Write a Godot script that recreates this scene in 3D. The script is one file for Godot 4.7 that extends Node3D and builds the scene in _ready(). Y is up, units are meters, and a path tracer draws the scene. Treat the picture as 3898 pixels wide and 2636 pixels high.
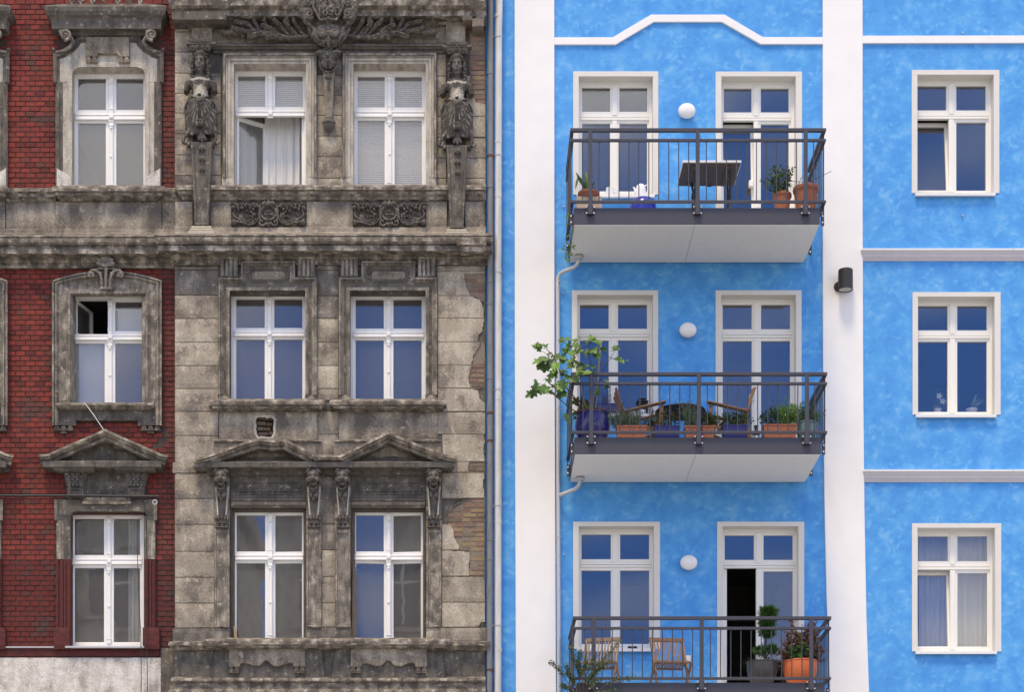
extends Node3D
# Two neighbouring house fronts: a weathered stucco and brick front of 1890 beside a repainted blue one with balconies.
# Lengths on the fronts are read off the photograph in units of U metres (px right, py down); z is metres in front of the blue wall.

const U := 0.0066
const VX := 1050.0
const VY := 2450.0
const EYE := 1.65
const DIST := 30.0

var org := {}
var used := {}
var M := {}
var rng := RandomNumberGenerator.new()
var wob := FastNoiseLite.new()
var wob2 := FastNoiseLite.new()

func V(px: float, py: float, z: float) -> Vector3:
	var k := (DIST - z) / DIST
	return Vector3((VX + (px - VX) * k) * U, EYE + (VY - py) * U * k, z)

func same(py: float, za: float, zb: float) -> float:
	# the py at depth zb of the height that reads py at depth za
	return VY - (VY - py) * (DIST - za) / (DIST - zb)

class MB:
	var v := PackedVector3Array()
	var n := PackedVector3Array()
	var c := PackedColorArray()
	var ix := PackedInt32Array()
	var col := Color(1, 1, 1)
	var made: ArrayMesh = null
	func tri(a: Vector3, b: Vector3, d: Vector3) -> void:
		var nn := (d - a).cross(b - a)
		if nn.length_squared() < 1e-18:
			return
		nn = nn.normalized()
		var k := v.size()
		v.push_back(a); v.push_back(b); v.push_back(d)
		for q in 3:
			n.push_back(nn)
			c.push_back(col)
			ix.push_back(k + q)
	func quad(a: Vector3, b: Vector3, d: Vector3, e: Vector3) -> void:
		tri(a, b, d)
		tri(a, d, e)
	func grid(rows: Array, close_u := false, close_v := false) -> void:
		var h := rows.size()
		var w: int = rows[0].size()
		var k := v.size()
		var acc := PackedVector3Array()
		acc.resize(h * w)
		for r in rows:
			for p in r:
				v.push_back(p)
				c.push_back(col)
		for j in (h if close_v else h - 1):
			var j2 := (j + 1) % h
			for i in (w if close_u else w - 1):
				var i2 := (i + 1) % w
				var q := [j * w + i, j * w + i2, j2 * w + i2, j2 * w + i]
				for t in [[0, 1, 2], [0, 2, 3]]:
					var A: int = q[t[0]]
					var B: int = q[t[1]]
					var D: int = q[t[2]]
					var nn := (v[k + D] - v[k + A]).cross(v[k + B] - v[k + A])
					acc[A] += nn; acc[B] += nn; acc[D] += nn
					ix.push_back(k + A); ix.push_back(k + B); ix.push_back(k + D)
		for q in acc.size():
			n.push_back(acc[q].normalized() if acc[q].length_squared() > 1e-20 else Vector3(0, 0, 1))
	func box(a: Vector3, b: Vector3, bev := 0.0, rot := Basis(), at := Vector3.ZERO) -> void:
		var lo := Vector3(minf(a.x, b.x), minf(a.y, b.y), minf(a.z, b.z))
		var hi := Vector3(maxf(a.x, b.x), maxf(a.y, b.y), maxf(a.z, b.z))
		var m := (hi - lo) * 0.5
		var ce := (hi + lo) * 0.5
		bev = minf(bev, minf(m.x, minf(m.y, m.z)) * 0.9)
		var pt := func(s: Vector3, ax: int) -> Vector3:
			var p := Vector3(s.x * m.x, s.y * m.y, s.z * m.z)
			for q in 3:
				if q != ax:
					p[q] -= s[q] * bev
			return rot * (p + ce - at) + at
		for ax in 3:
			var u := (ax + 1) % 3
			var w := (ax + 2) % 3
			for sg in [-1.0, 1.0]:
				var cs := []
				for st in [[-1, -1], [1, -1], [1, 1], [-1, 1]]:
					var s := Vector3.ZERO
					s[ax] = sg; s[u] = st[0]; s[w] = st[1]
					cs.append(pt.call(s, ax))
				if sg > 0:
					quad(cs[3], cs[2], cs[1], cs[0])
				else:
					quad(cs[0], cs[1], cs[2], cs[3])
		if bev > 0.0:
			for ax in 3:
				var u := (ax + 1) % 3
				var w := (ax + 2) % 3
				for su in [-1.0, 1.0]:
					for sw in [-1.0, 1.0]:
						var s0 := Vector3.ZERO
						s0[u] = su; s0[w] = sw; s0[ax] = -1
						var s1 := s0
						s1[ax] = 1
						if su * sw > 0:
							quad(pt.call(s0, w), pt.call(s1, w), pt.call(s1, u), pt.call(s0, u))
						else:
							quad(pt.call(s0, u), pt.call(s1, u), pt.call(s1, w), pt.call(s0, w))
			for sx in [-1.0, 1.0]:
				for sy in [-1.0, 1.0]:
					for sz in [-1.0, 1.0]:
						var s := Vector3(sx, sy, sz)
						if sx * sy * sz > 0:
							tri(pt.call(s, 2), pt.call(s, 1), pt.call(s, 0))
						else:
							tri(pt.call(s, 0), pt.call(s, 1), pt.call(s, 2))
	func tube(pts: Array, rad, seg := 8, caps := true) -> void:
		var rows := []
		var last := Vector3.ZERO
		var cnt := pts.size()
		var side := Vector3.ZERO
		for i in cnt:
			var d: Vector3 = (pts[mini(i + 1, cnt - 1)] - pts[maxi(i - 1, 0)])
			d = d.normalized() if d.length() > 1e-9 else Vector3.UP
			if i == 0:
				side = d.cross(Vector3.UP if absf(d.y) < 0.9 else Vector3.RIGHT).normalized()
			else:
				side = (side - d * side.dot(d)).normalized()
			var up := d.cross(side)
			var r: float = rad[i] if rad is Array else rad
			var row := PackedVector3Array()
			for q in seg:
				var a := TAU * q / seg
				row.push_back(pts[i] + (side * cos(a) + up * sin(a)) * r)
			rows.append(row)
		grid(rows, true)
		if caps:
			for e in [0, cnt - 1]:
				for q in range(1, seg - 1):
					if e == 0:
						tri(rows[e][0], rows[e][q], rows[e][q + 1])
					else:
						tri(rows[e][0], rows[e][q + 1], rows[e][q])
	func lathe(at: Vector3, prof: Array, seg := 20, ax := Basis(), sx := 1.0, sz := 1.0) -> void:
		# prof: [radius, height]; a repeated point makes a hard edge
		var rows := []
		var flush := func(rs: Array):
			if rs.size() > 1:
				grid(rs, true)
		for i in prof.size():
			var p = prof[i]
			var row := PackedVector3Array()
			for q in seg:
				var a := TAU * q / seg
				row.push_back(at + ax * Vector3(cos(a) * p[0] * sx, p[1], -sin(a) * p[0] * sz))
			if i > 0 and p[0] == prof[i - 1][0] and p[1] == prof[i - 1][1]:
				flush.call(rows)
				rows = []
			rows.append(row)
		flush.call(rows)
	func ball(at: Vector3, r: Vector3, seg := 12, rot := Basis()) -> void:
		var rows := []
		for j in seg / 2 + 1:
			var b := PI * j / (seg / 2)
			var row := PackedVector3Array()
			for q in seg:
				var a := TAU * q / seg
				row.push_back(at + rot * Vector3(cos(a) * maxf(sin(b), 0.001) * r.x, cos(b) * r.y, -sin(a) * maxf(sin(b), 0.001) * r.z))
			rows.append(row)
		grid(rows, true)
	func mesh(tint := false) -> ArrayMesh:
		var a := []
		a.resize(Mesh.ARRAY_MAX)
		a[Mesh.ARRAY_VERTEX] = v
		a[Mesh.ARRAY_NORMAL] = n
		if tint:
			a[Mesh.ARRAY_COLOR] = c
		a[Mesh.ARRAY_INDEX] = ix
		var m := ArrayMesh.new()
		m.add_surface_from_arrays(Mesh.PRIMITIVE_TRIANGLES, a)
		return m

class SDF:
	# a field on a grid, in any unit: shapes are joined with a smooth minimum and meshed as surface nets
	var o: Vector3
	var h: float
	var nx: int
	var ny: int
	var nz: int
	var f := PackedFloat32Array()
	func _init(lo: Vector3, hi: Vector3, cell: float) -> void:
		o = lo
		h = cell
		nx = int(ceil((hi.x - lo.x) / cell)) + 1
		ny = int(ceil((hi.y - lo.y) / cell)) + 1
		nz = int(ceil((hi.z - lo.z) / cell)) + 1
		f.resize(nx * ny * nz)
		f.fill(99.0)
	func rng_of(lo: Vector3, hi: Vector3) -> Array:
		var a := (lo - o) / h
		var b := (hi - o) / h
		return [maxi(0, int(a.x)), mini(nx - 1, int(b.x) + 1), maxi(0, int(a.y)), mini(ny - 1, int(b.y) + 1), maxi(0, int(a.z)), mini(nz - 1, int(b.z) + 1)]
	func put(i: int, d: float, k: float, cut: bool) -> void:
		var e := f[i]
		if cut:
			d = -d
			if k > 0.0:
				var t := clampf(0.5 - 0.5 * (e - d) / k, 0.0, 1.0)
				f[i] = lerpf(e, d, t) + k * t * (1.0 - t)
			else:
				f[i] = maxf(e, d)
		elif k > 0.0 and e < 50.0:
			var t := clampf(0.5 + 0.5 * (e - d) / k, 0.0, 1.0)
			f[i] = lerpf(e, d, t) - k * t * (1.0 - t)
		else:
			f[i] = minf(e, d)
	func cap(a: Vector3, b: Vector3, ra: float, rb: float, k := 2.0, cut := false) -> void:
		var m := maxf(ra, rb) + k + h * 2.0
		var mv := Vector3(m, m, m)
		var g := rng_of(a.min(b) - mv, a.max(b) + mv)
		var ab := b - a
		var l2 := maxf(ab.length_squared(), 1e-9)
		for z in range(g[4], g[5] + 1):
			for y in range(g[2], g[3] + 1):
				for x in range(g[0], g[1] + 1):
					var p := o + Vector3(x, y, z) * h - a
					var t := clampf(p.dot(ab) / l2, 0.0, 1.0)
					var d := (p - ab * t).length() - lerpf(ra, rb, t)
					put((z * ny + y) * nx + x, d, k, cut)
	func path(pts: Array, ra: float, rb: float, k := 2.0) -> void:
		for i in pts.size() - 1:
			cap(pts[i], pts[i + 1], lerpf(ra, rb, float(i) / (pts.size() - 1)), lerpf(ra, rb, float(i + 1) / (pts.size() - 1)), k)
	func ell(ce: Vector3, r: Vector3, k := 2.0, cut := false, turn := 0.0) -> void:
		var big := maxf(r.x, r.y) if turn != 0.0 else 0.0
		var m := Vector3(maxf(r.x, big), maxf(r.y, big), r.z) + Vector3(1, 1, 1) * (k + h * 2.0)
		var g := rng_of(ce - m, ce + m)
		var ct := cos(turn)
		var st := sin(turn)
		var rm := minf(r.x, minf(r.y, r.z))
		for z in range(g[4], g[5] + 1):
			for y in range(g[2], g[3] + 1):
				for x in range(g[0], g[1] + 1):
					var p := o + Vector3(x, y, z) * h - ce
					if turn != 0.0:
						p = Vector3(p.x * ct + p.y * st, -p.x * st + p.y * ct, p.z)
					var q := p / r
					var l := q.length()
					var d := (l - 1.0) * rm if l < 1e-4 else l * (l - 1.0) / (q / r).length()
					put((z * ny + y) * nx + x, d, k, cut)
	func ring(ce: Vector3, rx: float, ry: float, r: float, k := 1.0, a0 := 0.0, a1 := TAU, steps := 14) -> void:
		for i in steps:
			var a := lerpf(a0, a1, float(i) / steps)
			var b := lerpf(a0, a1, float(i + 1) / steps)
			cap(ce + Vector3(cos(a) * rx, sin(a) * ry, 0), ce + Vector3(cos(b) * rx, sin(b) * ry, 0), r, r, k)
	func curl(ce: Vector3, r0: float, a0: float, turns: float, w0: float, w1: float, k := 1.0, rise := 0.0, steps := 14) -> void:
		var last := Vector3.ZERO
		for i in steps + 1:
			var t := float(i) / steps
			var a := a0 + turns * TAU * t
			var p := ce + Vector3(cos(a), sin(a), 0) * r0 * (1.0 - 0.86 * t) + Vector3(0, 0, rise * t)
			if i > 0:
				cap(last, p, lerpf(w0, w1, t), lerpf(w0, w1, t), k)
			last = p
	func box(ce: Vector3, half: Vector3, rnd := 1.0, k := 1.0, cut := false) -> void:
		var m := half + Vector3(1, 1, 1) * (k + h * 2.0)
		var g := rng_of(ce - m, ce + m)
		var hh := half - Vector3(1, 1, 1) * rnd
		for z in range(g[4], g[5] + 1):
			for y in range(g[2], g[3] + 1):
				for x in range(g[0], g[1] + 1):
					var q := (o + Vector3(x, y, z) * h - ce).abs() - hh
					var d := q.max(Vector3.ZERO).length() + minf(maxf(q.x, maxf(q.y, q.z)), 0.0) - rnd
					put((z * ny + y) * nx + x, d, k, cut)
	func rough(nz_: FastNoiseLite, amp: float) -> void:
		for z in nz:
			for y in ny:
				for x in nx:
					var i := (z * ny + y) * nx + x
					if absf(f[i]) < 6.0:
						f[i] += nz_.get_noise_3d(x * h, y * h, z * h) * amp
	func build(mb: MB, fit: Callable, tone = null) -> void:
		var idx := PackedInt32Array()
		idx.resize(f.size())
		idx.fill(-1)
		var base := mb.v.size()
		var sx := 1
		var sy := nx
		var sz := nx * ny
		var off := [0, sx, sy, sx + sy, sz, sx + sz, sy + sz, sx + sy + sz]
		var cs := [Vector3(0, 0, 0), Vector3(1, 0, 0), Vector3(0, 1, 0), Vector3(1, 1, 0), Vector3(0, 0, 1), Vector3(1, 0, 1), Vector3(0, 1, 1), Vector3(1, 1, 1)]
		var edges := [[0, 1], [2, 3], [4, 5], [6, 7], [0, 2], [1, 3], [4, 6], [5, 7], [0, 4], [1, 5], [2, 6], [3, 7]]
		for z in nz - 1:
			for y in ny - 1:
				var row := z * sz + y * sy
				for x in nx - 1:
					var i := row + x
					var e0 := f[i]
					if e0 > h * 3.0 or e0 < -h * 3.0:
						continue
					var neg := 0
					for q in 8:
						if f[i + off[q]] < 0.0:
							neg += 1
					if neg == 0 or neg == 8:
						continue
					var s := Vector3.ZERO
					var cn := 0
					for e in edges:
						var d0 := f[i + off[e[0]]]
						var d1 := f[i + off[e[1]]]
						if (d0 < 0.0) != (d1 < 0.0):
							s += cs[e[0]].lerp(cs[e[1]], d0 / (d0 - d1))
							cn += 1
					var p := o + (Vector3(x, y, z) + s / cn) * h
					idx[i] = mb.v.size()
					mb.v.push_back(fit.call(p))
					mb.n.push_back(Vector3.ZERO)
					mb.c.push_back(tone.call(p) if tone != null else Color(1, 1, 1))
		for z in range(1, nz - 1):
			for y in range(1, ny - 1):
				for x in range(1, nx - 1):
					var i := z * sz + y * sy + x
					var e0 := f[i]
					if e0 > h * 3.0 or e0 < -h * 3.0:
						continue
					for ax in 3:
						var st: int = [sx, sy, sz][ax]
						var inside := e0 < 0.0
						if inside == (f[i + st] < 0.0):
							continue
						var u: int = [sy, sz, sx][ax]
						var w: int = [sz, sx, sy][ax]
						var a := idx[i]
						var b := idx[i - u]
						var d := idx[i - u - w]
						var e := idx[i - w]
						if a < 0 or b < 0 or d < 0 or e < 0:
							continue
						var qd := [a, b, d, e] if inside else [a, e, d, b]
						for t in [[0, 1, 2], [0, 2, 3]]:
							var A: int = qd[t[0]]
							var B: int = qd[t[1]]
							var D: int = qd[t[2]]
							var nn := (mb.v[D] - mb.v[A]).cross(mb.v[B] - mb.v[A])
							mb.n[A] += nn; mb.n[B] += nn; mb.n[D] += nn
							mb.ix.push_back(A); mb.ix.push_back(B); mb.ix.push_back(D)
		for q in range(base, mb.v.size()):
			mb.n[q] = mb.n[q].normalized() if mb.n[q].length_squared() > 1e-24 else Vector3(0, 0, 1)

# ---------- nodes ----------
func numbered(called: String) -> String:
	var k: int = used.get(called, 0)
	used[called] = k + 1
	return called if k == 0 else "%s_%03d" % [called, k]

func thing(called: String, label: String, category: String, at := Vector3.ZERO, group := "") -> Node3D:
	var o := Node3D.new()
	o.name = numbered(called)
	add_child(o, true)
	o.position = at
	org[o] = at
	o.set_meta("label", label)
	o.set_meta("category", category)
	if group:
		o.set_meta("group", group)
	return o

func sub(called: String, parent: Node3D, label := "") -> Node3D:
	# a part that is a Node3D; its own pieces are built in the scene's axes
	var o := Node3D.new()
	o.name = called
	parent.add_child(o, true)
	o.position = -org.get(parent, Vector3.ZERO)
	org[o] = Vector3.ZERO
	if label:
		o.set_meta("label", label)
	return o

func put(mb: MB, called: String, m: Material, parent: Node3D = null, label := "") -> MeshInstance3D:
	var o := MeshInstance3D.new()
	o.name = called
	if mb.made == null:
		mb.made = mb.mesh(m.vertex_color_use_as_albedo)
		mb.made.surface_set_material(0, m)
	o.mesh = mb.made
	if parent == null:
		o.name = numbered(called)
		add_child(o, true)
	else:
		parent.add_child(o, true)
		o.position = -org.get(parent, Vector3.ZERO)
	org[o] = Vector3.ZERO
	if label:
		o.set_meta("label", label)
	return o

func structure(o: Node3D) -> Node3D:
	o.set_meta("kind", "structure")
	return o

# ---------- shapes read off the fronts ----------
func jit(p: Vector3, a: float) -> Vector3:
	if a <= 0.0:
		return p
	return p + Vector3(0, wob.get_noise_3d(p.x * 9.0, p.y * 9.0, p.z * 9.0) * a, (wob2.get_noise_3d(p.x * 6.0, p.y * 6.0, p.z * 6.0) + 0.5 * wob.get_noise_3d(p.x * 23.0, p.y * 23.0, 3.0)) * a)

func pbox(mb: MB, x0: float, y0: float, x1: float, y1: float, zf: float, zb: float, bev := 0.0) -> void:
	var a := V(x0, y0, zf)
	var b := V(x1, y1, zf)
	mb.box(Vector3(a.x, b.y, zb), Vector3(b.x, a.y, zf), bev)

func inset(poly: Array, d: float) -> Array:
	var out := []
	var n := poly.size()
	var area := 0.0
	for i in n:
		var p: Vector2 = poly[i]
		var q: Vector2 = poly[(i + 1) % n]
		area += p.cross(q)
	var sg := 1.0 if area > 0 else -1.0
	for i in n:
		var a: Vector2 = poly[(i + n - 1) % n]
		var b: Vector2 = poly[i]
		var c: Vector2 = poly[(i + 1) % n]
		var d0 := (b - a).normalized()
		var d1 := (c - b).normalized()
		var n0 := Vector2(-d0.y, d0.x) * sg
		var n1 := Vector2(-d1.y, d1.x) * sg
		var m := (n0 + n1) / maxf(1.0 + n0.dot(n1), 0.35)
		out.append(b + m * d)
	return out

func prism(mb: MB, poly: Array, zf: float, zb: float, bev := 0.0, j := 0.0) -> void:
	# poly in px; front at zf, sides run straight back to zb
	var inn := inset(poly, bev) if bev > 0.0 else poly
	var pv := PackedVector2Array()
	for p in inn:
		pv.push_back(p)
	var ids := Geometry2D.triangulate_polygon(pv)
	var area := 0.0
	for i in pv.size():
		area += pv[i].cross(pv[(i + 1) % pv.size()])
	for i in range(0, ids.size(), 3):
		var A := V(pv[ids[i]].x, pv[ids[i]].y, zf)
		var B := V(pv[ids[i + 1]].x, pv[ids[i + 1]].y, zf)
		var C := V(pv[ids[i + 2]].x, pv[ids[i + 2]].y, zf)
		if (C - A).cross(B - A).z > 0:
			mb.tri(A, B, C)
		else:
			mb.tri(A, C, B)
	var zs := zf - bev * U
	var n := poly.size()
	for i in n:
		var p: Vector2 = poly[i]
		var q: Vector2 = poly[(i + 1) % n]
		var a := V(p.x, p.y, zf)
		var b := V(q.x, q.y, zf)
		a.z = zs
		b.z = zs
		if bev > 0.0:
			var a2 := V(inn[i].x, inn[i].y, zf)
			var b2 := V(inn[(i + 1) % n].x, inn[(i + 1) % n].y, zf)
			if area > 0:
				mb.quad(a2, b2, b, a)
			else:
				mb.quad(a, b, b2, a2)
		if area > 0:
			mb.quad(a, b, Vector3(b.x, b.y, zb), Vector3(a.x, a.y, zb))
		else:
			mb.quad(Vector3(a.x, a.y, zb), Vector3(b.x, b.y, zb), b, a)

func rough_rect(mb: MB, x0: float, y0: float, x1: float, y1: float, zf: float, zb: float, bev: float, j: float, cell := 9.0) -> void:
	# a plastered block: bevelled edges, front a little uneven
	var nx := maxi(2, int((x1 - x0) / cell))
	var ny := maxi(2, int((y1 - y0) / cell))
	var rows := []
	for r in ny + 3:
		var row := PackedVector3Array()
		var py := y0 + bev * 0.0 if r <= 1 else y1
		var zz := zf
		if r == 0:
			py = y0; zz = zb
		elif r == ny + 2:
			py = y1; zz = zb
		else:
			py = lerpf(y0, y1, float(r - 1) / ny)
			if r == 1 or r == ny + 1:
				zz = zf - bev * U
		for q in nx + 3:
			var px := x0
			var z2 := zz
			if q == 0:
				px = x0; z2 = zb
			elif q == nx + 2:
				px = x1; z2 = zb
			else:
				px = lerpf(x0, x1, float(q - 1) / nx)
				if q == 1 or q == nx + 1:
					z2 = minf(zz, zf - bev * U)
			var p := V(px, py, zf)
			p.z = z2
			row.push_back(jit(p, j))
		rows.append(row)
	for r in rows.size() - 1:
		for q in nx + 2:
			mb.quad(rows[r][q], rows[r][q + 1], rows[r + 1][q + 1], rows[r + 1][q])

func mold(mb: MB, x0: float, x1: float, prof: Array, zb: float, j := 0.004, ml := true, mr := true, step := 8.0) -> void:
	# prof: [py, z] from top to bottom as seen, or [null, z]: as high as the point before
	var pf := []
	for p in prof:
		if p[0] == null:
			pf.append([same(pf[-1][0], pf[-1][1], p[1]), p[1]])
		else:
			pf.append(p)
	var ns := maxi(1, int((x1 - x0) / step))
	var rows := []
	for s in ns + 1:
		var row := PackedVector3Array()
		for p in pf:
			var a := V(x0, p[0], p[1])
			var b := V(x1, p[0], p[1])
			if ml:
				a.x = V(x0, p[0], zb).x - (p[1] - zb)
			if mr:
				b.x = V(x1, p[0], zb).x + (p[1] - zb)
			row.push_back(jit(a.lerp(b, float(s) / ns), j))
		rows.append(row)
	for s in ns:
		for q in pf.size() - 1:
			mb.quad(rows[s][q], rows[s + 1][q], rows[s + 1][q + 1], rows[s][q + 1])
	for e in [0, ns]:
		for q in pf.size() - 1:
			var a: Vector3 = rows[e][q]
			var b: Vector3 = rows[e][q + 1]
			var a2 := Vector3(a.x, a.y, zb - 0.05)
			var b2 := Vector3(b.x, b.y, zb - 0.05)
			if e == 0:
				mb.quad(a2, a, b, b2)
			else:
				mb.quad(a, a2, b2, b)

func offset_path(path: Array, d: float, closed: bool) -> Array:
	var out := []
	var n := path.size()
	for i in n:
		var b: Vector2 = path[i]
		var a: Vector2 = path[(i + n - 1) % n]
		var c: Vector2 = path[(i + 1) % n]
		if not closed and i == 0:
			a = b - (c - b)
		if not closed and i == n - 1:
			c = b + (b - a)
		var d0 := (b - a).normalized()
		var d1 := (c - b).normalized()
		var n0 := Vector2(d0.y, -d0.x)
		var n1 := Vector2(d1.y, -d1.x)
		out.append(b + (n0 + n1) / maxf(1.0 + n0.dot(n1), 0.3) * d)
	return out

func sweep(mb: MB, path: Array, prof: Array, closed := false, j := 0.003, step := 9.0) -> void:
	# prof: [offset to the left of the way in px, z]
	var pth := []
	var n := path.size()
	for i in (n if closed else n - 1):
		var a: Vector2 = path[i]
		var b: Vector2 = path[(i + 1) % n]
		pth.append(a)
	if not closed:
		pth.append(path[n - 1])
	var lines := []
	for p in prof:
		lines.append(offset_path(pth, p[0], closed))
	var cnt := pth.size()
	for i in (cnt if closed else cnt - 1):
		var i2 := (i + 1) % cnt
		var m := maxi(1, int(pth[i].distance_to(pth[i2]) / step))
		for s in m:
			var t0 := float(s) / m
			var t1 := float(s + 1) / m
			for q in prof.size() - 1:
				var A: Vector2 = lines[q][i].lerp(lines[q][i2], t0)
				var B: Vector2 = lines[q][i].lerp(lines[q][i2], t1)
				var C: Vector2 = lines[q + 1][i].lerp(lines[q + 1][i2], t1)
				var D: Vector2 = lines[q + 1][i].lerp(lines[q + 1][i2], t0)
				mb.quad(jit(V(A.x, A.y, prof[q][1]), j), jit(V(B.x, B.y, prof[q][1]), j), jit(V(C.x, C.y, prof[q + 1][1]), j), jit(V(D.x, D.y, prof[q + 1][1]), j))

func wall(mb: MB, x0: float, y0: float, x1: float, y1: float, z: float, holes: Array) -> void:
	# a flat wall front with rectangular openings [x0, y0, x1, y1]
	var xs := [x0, x1]
	var ys := [y0, y1]
	for hl in holes:
		for q in [hl[0], hl[2]]:
			if q > x0 and q < x1 and not xs.has(q):
				xs.append(q)
		for q in [hl[1], hl[3]]:
			if q > y0 and q < y1 and not ys.has(q):
				ys.append(q)
	xs.sort()
	ys.sort()
	for j in ys.size() - 1:
		for i in xs.size() - 1:
			var cx: float = (xs[i] + xs[i + 1]) * 0.5
			var cy: float = (ys[j] + ys[j + 1]) * 0.5
			var open := false
			for hl in holes:
				if cx > hl[0] and cx < hl[2] and cy > hl[1] and cy < hl[3]:
					open = true
			if not open:
				mb.quad(V(xs[i], ys[j], z), V(xs[i + 1], ys[j], z), V(xs[i + 1], ys[j + 1], z), V(xs[i], ys[j + 1], z))

func reveal(mb: MB, x0: float, y0: float, x1: float, y1: float, zf: float, zb: float) -> void:
	# the four sides of an opening
	var a := V(x0, y0, zf)
	var b := V(x1, y1, zf)
	var p := [Vector3(a.x, a.y, zf), Vector3(b.x, a.y, zf), Vector3(b.x, b.y, zf), Vector3(a.x, b.y, zf)]
	for i in 4:
		var q: Vector3 = p[i]
		var r: Vector3 = p[(i + 1) % 4]
		mb.quad(r, q, Vector3(q.x, q.y, zb), Vector3(r.x, r.y, zb))

func room(parent: Node3D, x0: float, y0: float, x1: float, y1: float, z: float, deep := 4.6) -> void:
	# the dim room behind an opening: back, sides, floor and ceiling
	var mb := MB.new()
	var a := V(x0, y0, z)
	var b := V(x1, y1, z)
	var gx := 0.42
	var p := [Vector3(a.x, a.y, z), Vector3(b.x, a.y, z), Vector3(b.x, b.y, z), Vector3(a.x, b.y, z)]
	var g := [Vector3(a.x - gx, a.y + 0.3, z - 0.12), Vector3(b.x + gx, a.y + 0.3, z - 0.12), Vector3(b.x + gx, b.y - 0.5, z - 0.12), Vector3(a.x - gx, b.y - 0.5, z - 0.12)]
	for i in 4:
		var i2 := (i + 1) % 4
		var back := Vector3(0, 0, -deep)
		mb.quad(p[i], p[i2], g[i2], g[i])
		mb.quad(g[i], g[i2], g[i2] + back, g[i] + back)
	mb.quad(g[0] + Vector3(0, 0, -deep), g[1] + Vector3(0, 0, -deep), g[2] + Vector3(0, 0, -deep), g[3] + Vector3(0, 0, -deep))
	put(mb, "room_shell", M.room, parent)
# ---------- textures and materials ----------
func bytes_of(w: int, h: int, freq: float, oct: int, sd: int, kind := FastNoiseLite.TYPE_SIMPLEX_SMOOTH, ridged := false, warp := 0.0) -> PackedByteArray:
	var n := FastNoiseLite.new()
	n.seed = sd
	n.noise_type = kind
	n.frequency = freq
	n.fractal_octaves = oct
	n.fractal_type = FastNoiseLite.FRACTAL_RIDGED if ridged else FastNoiseLite.FRACTAL_FBM
	if warp > 0.0:
		n.domain_warp_enabled = true
		n.domain_warp_amplitude = warp
		n.domain_warp_frequency = freq * 1.5
	var im := n.get_seamless_image(w, h, false, false, 0.12, true)
	im.convert(Image.FORMAT_L8)
	return im.get_data()

func stretched(w: int, h: int, ky: int, freq: float, oct: int, sd: int) -> PackedByteArray:
	var n := FastNoiseLite.new()
	n.seed = sd
	n.noise_type = FastNoiseLite.TYPE_SIMPLEX_SMOOTH
	n.frequency = freq
	n.fractal_octaves = oct
	var im := n.get_seamless_image(w, h / ky, false, false, 0.12, true)
	im.convert(Image.FORMAT_L8)
	im.resize(w, h, Image.INTERPOLATE_CUBIC)
	return im.get_data()

func tex(w: int, h: int, data: PackedByteArray) -> ImageTexture:
	return ImageTexture.create_from_image(Image.create_from_data(w, h, false, Image.FORMAT_RGB8, data))

func srgb8(l: float) -> int:
	return clampi(int(255.0 * pow(clampf(l, 0.0, 1.0), 1.0 / 2.2) + 0.5), 0, 255)

func layered(size: int, base: Color, dark: Color, pale: Color, dark_at: float, pale_at: float, sd: int, f := 1.0, streak := 0.35) -> ImageTexture:
	# stained plaster: soot and washed-out areas drift into one another through fine mottling; a few hard-edged flakes
	var a := bytes_of(size, size, 0.0085 * f, 4, sd)
	var b := bytes_of(size, size, 0.02 * f, 4, sd + 11, FastNoiseLite.TYPE_SIMPLEX_SMOOTH, false, 14.0)
	var g := bytes_of(size, size, 0.13, 3, sd + 23)
	var s := stretched(size, size, 4, 0.03 * f, 4, sd + 31)
	var out := PackedByteArray()
	out.resize(size * size * 3)
	for i in size * size:
		var va := a[i] / 255.0
		var vb := b[i] / 255.0
		var vg := g[i] / 255.0 - 0.5
		var vs := s[i] / 255.0
		var t := va * (1.0 - streak) + vs * streak + vg * 0.22 + (vb - 0.5) * 0.16
		var c := base.lerp(dark, smoothstep(dark_at + 0.13, dark_at - 0.13, t))
		c = c.lerp(pale, 0.75 * smoothstep(pale_at - 0.12, pale_at + 0.12, t))
		c = c.lerp(pale, 0.8 * smoothstep(0.80, 0.83, vb + vg * 0.12))
		var m := 1.0 + vg * 0.36 + (vs - 0.5) * 0.16
		out[i * 3] = srgb8(c.r * m)
		out[i * 3 + 1] = srgb8(c.g * m)
		out[i * 3 + 2] = srgb8(c.b * m)
	return tex(size, size, out)

func grey_tex(size: int, freq: float, oct: int, lo: float, hi: float, sd: int, ky := 1) -> ImageTexture:
	var a := bytes_of(size, size, freq, oct, sd) if ky == 1 else stretched(size, size, ky, freq, oct, sd)
	var out := PackedByteArray()
	out.resize(size * size * 3)
	for i in size * size:
		var q := srgb8(lerpf(lo, hi, a[i] / 255.0))
		out[i * 3] = q
		out[i * 3 + 1] = q
		out[i * 3 + 2] = q
	return tex(size, size, out)

func height_tex(size: int, freq: float, oct: int, sd: int) -> ImageTexture:
	var a := bytes_of(size, size, freq, oct, sd)
	return ImageTexture.create_from_image(Image.create_from_data(size, size, false, Image.FORMAT_L8, a))

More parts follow.
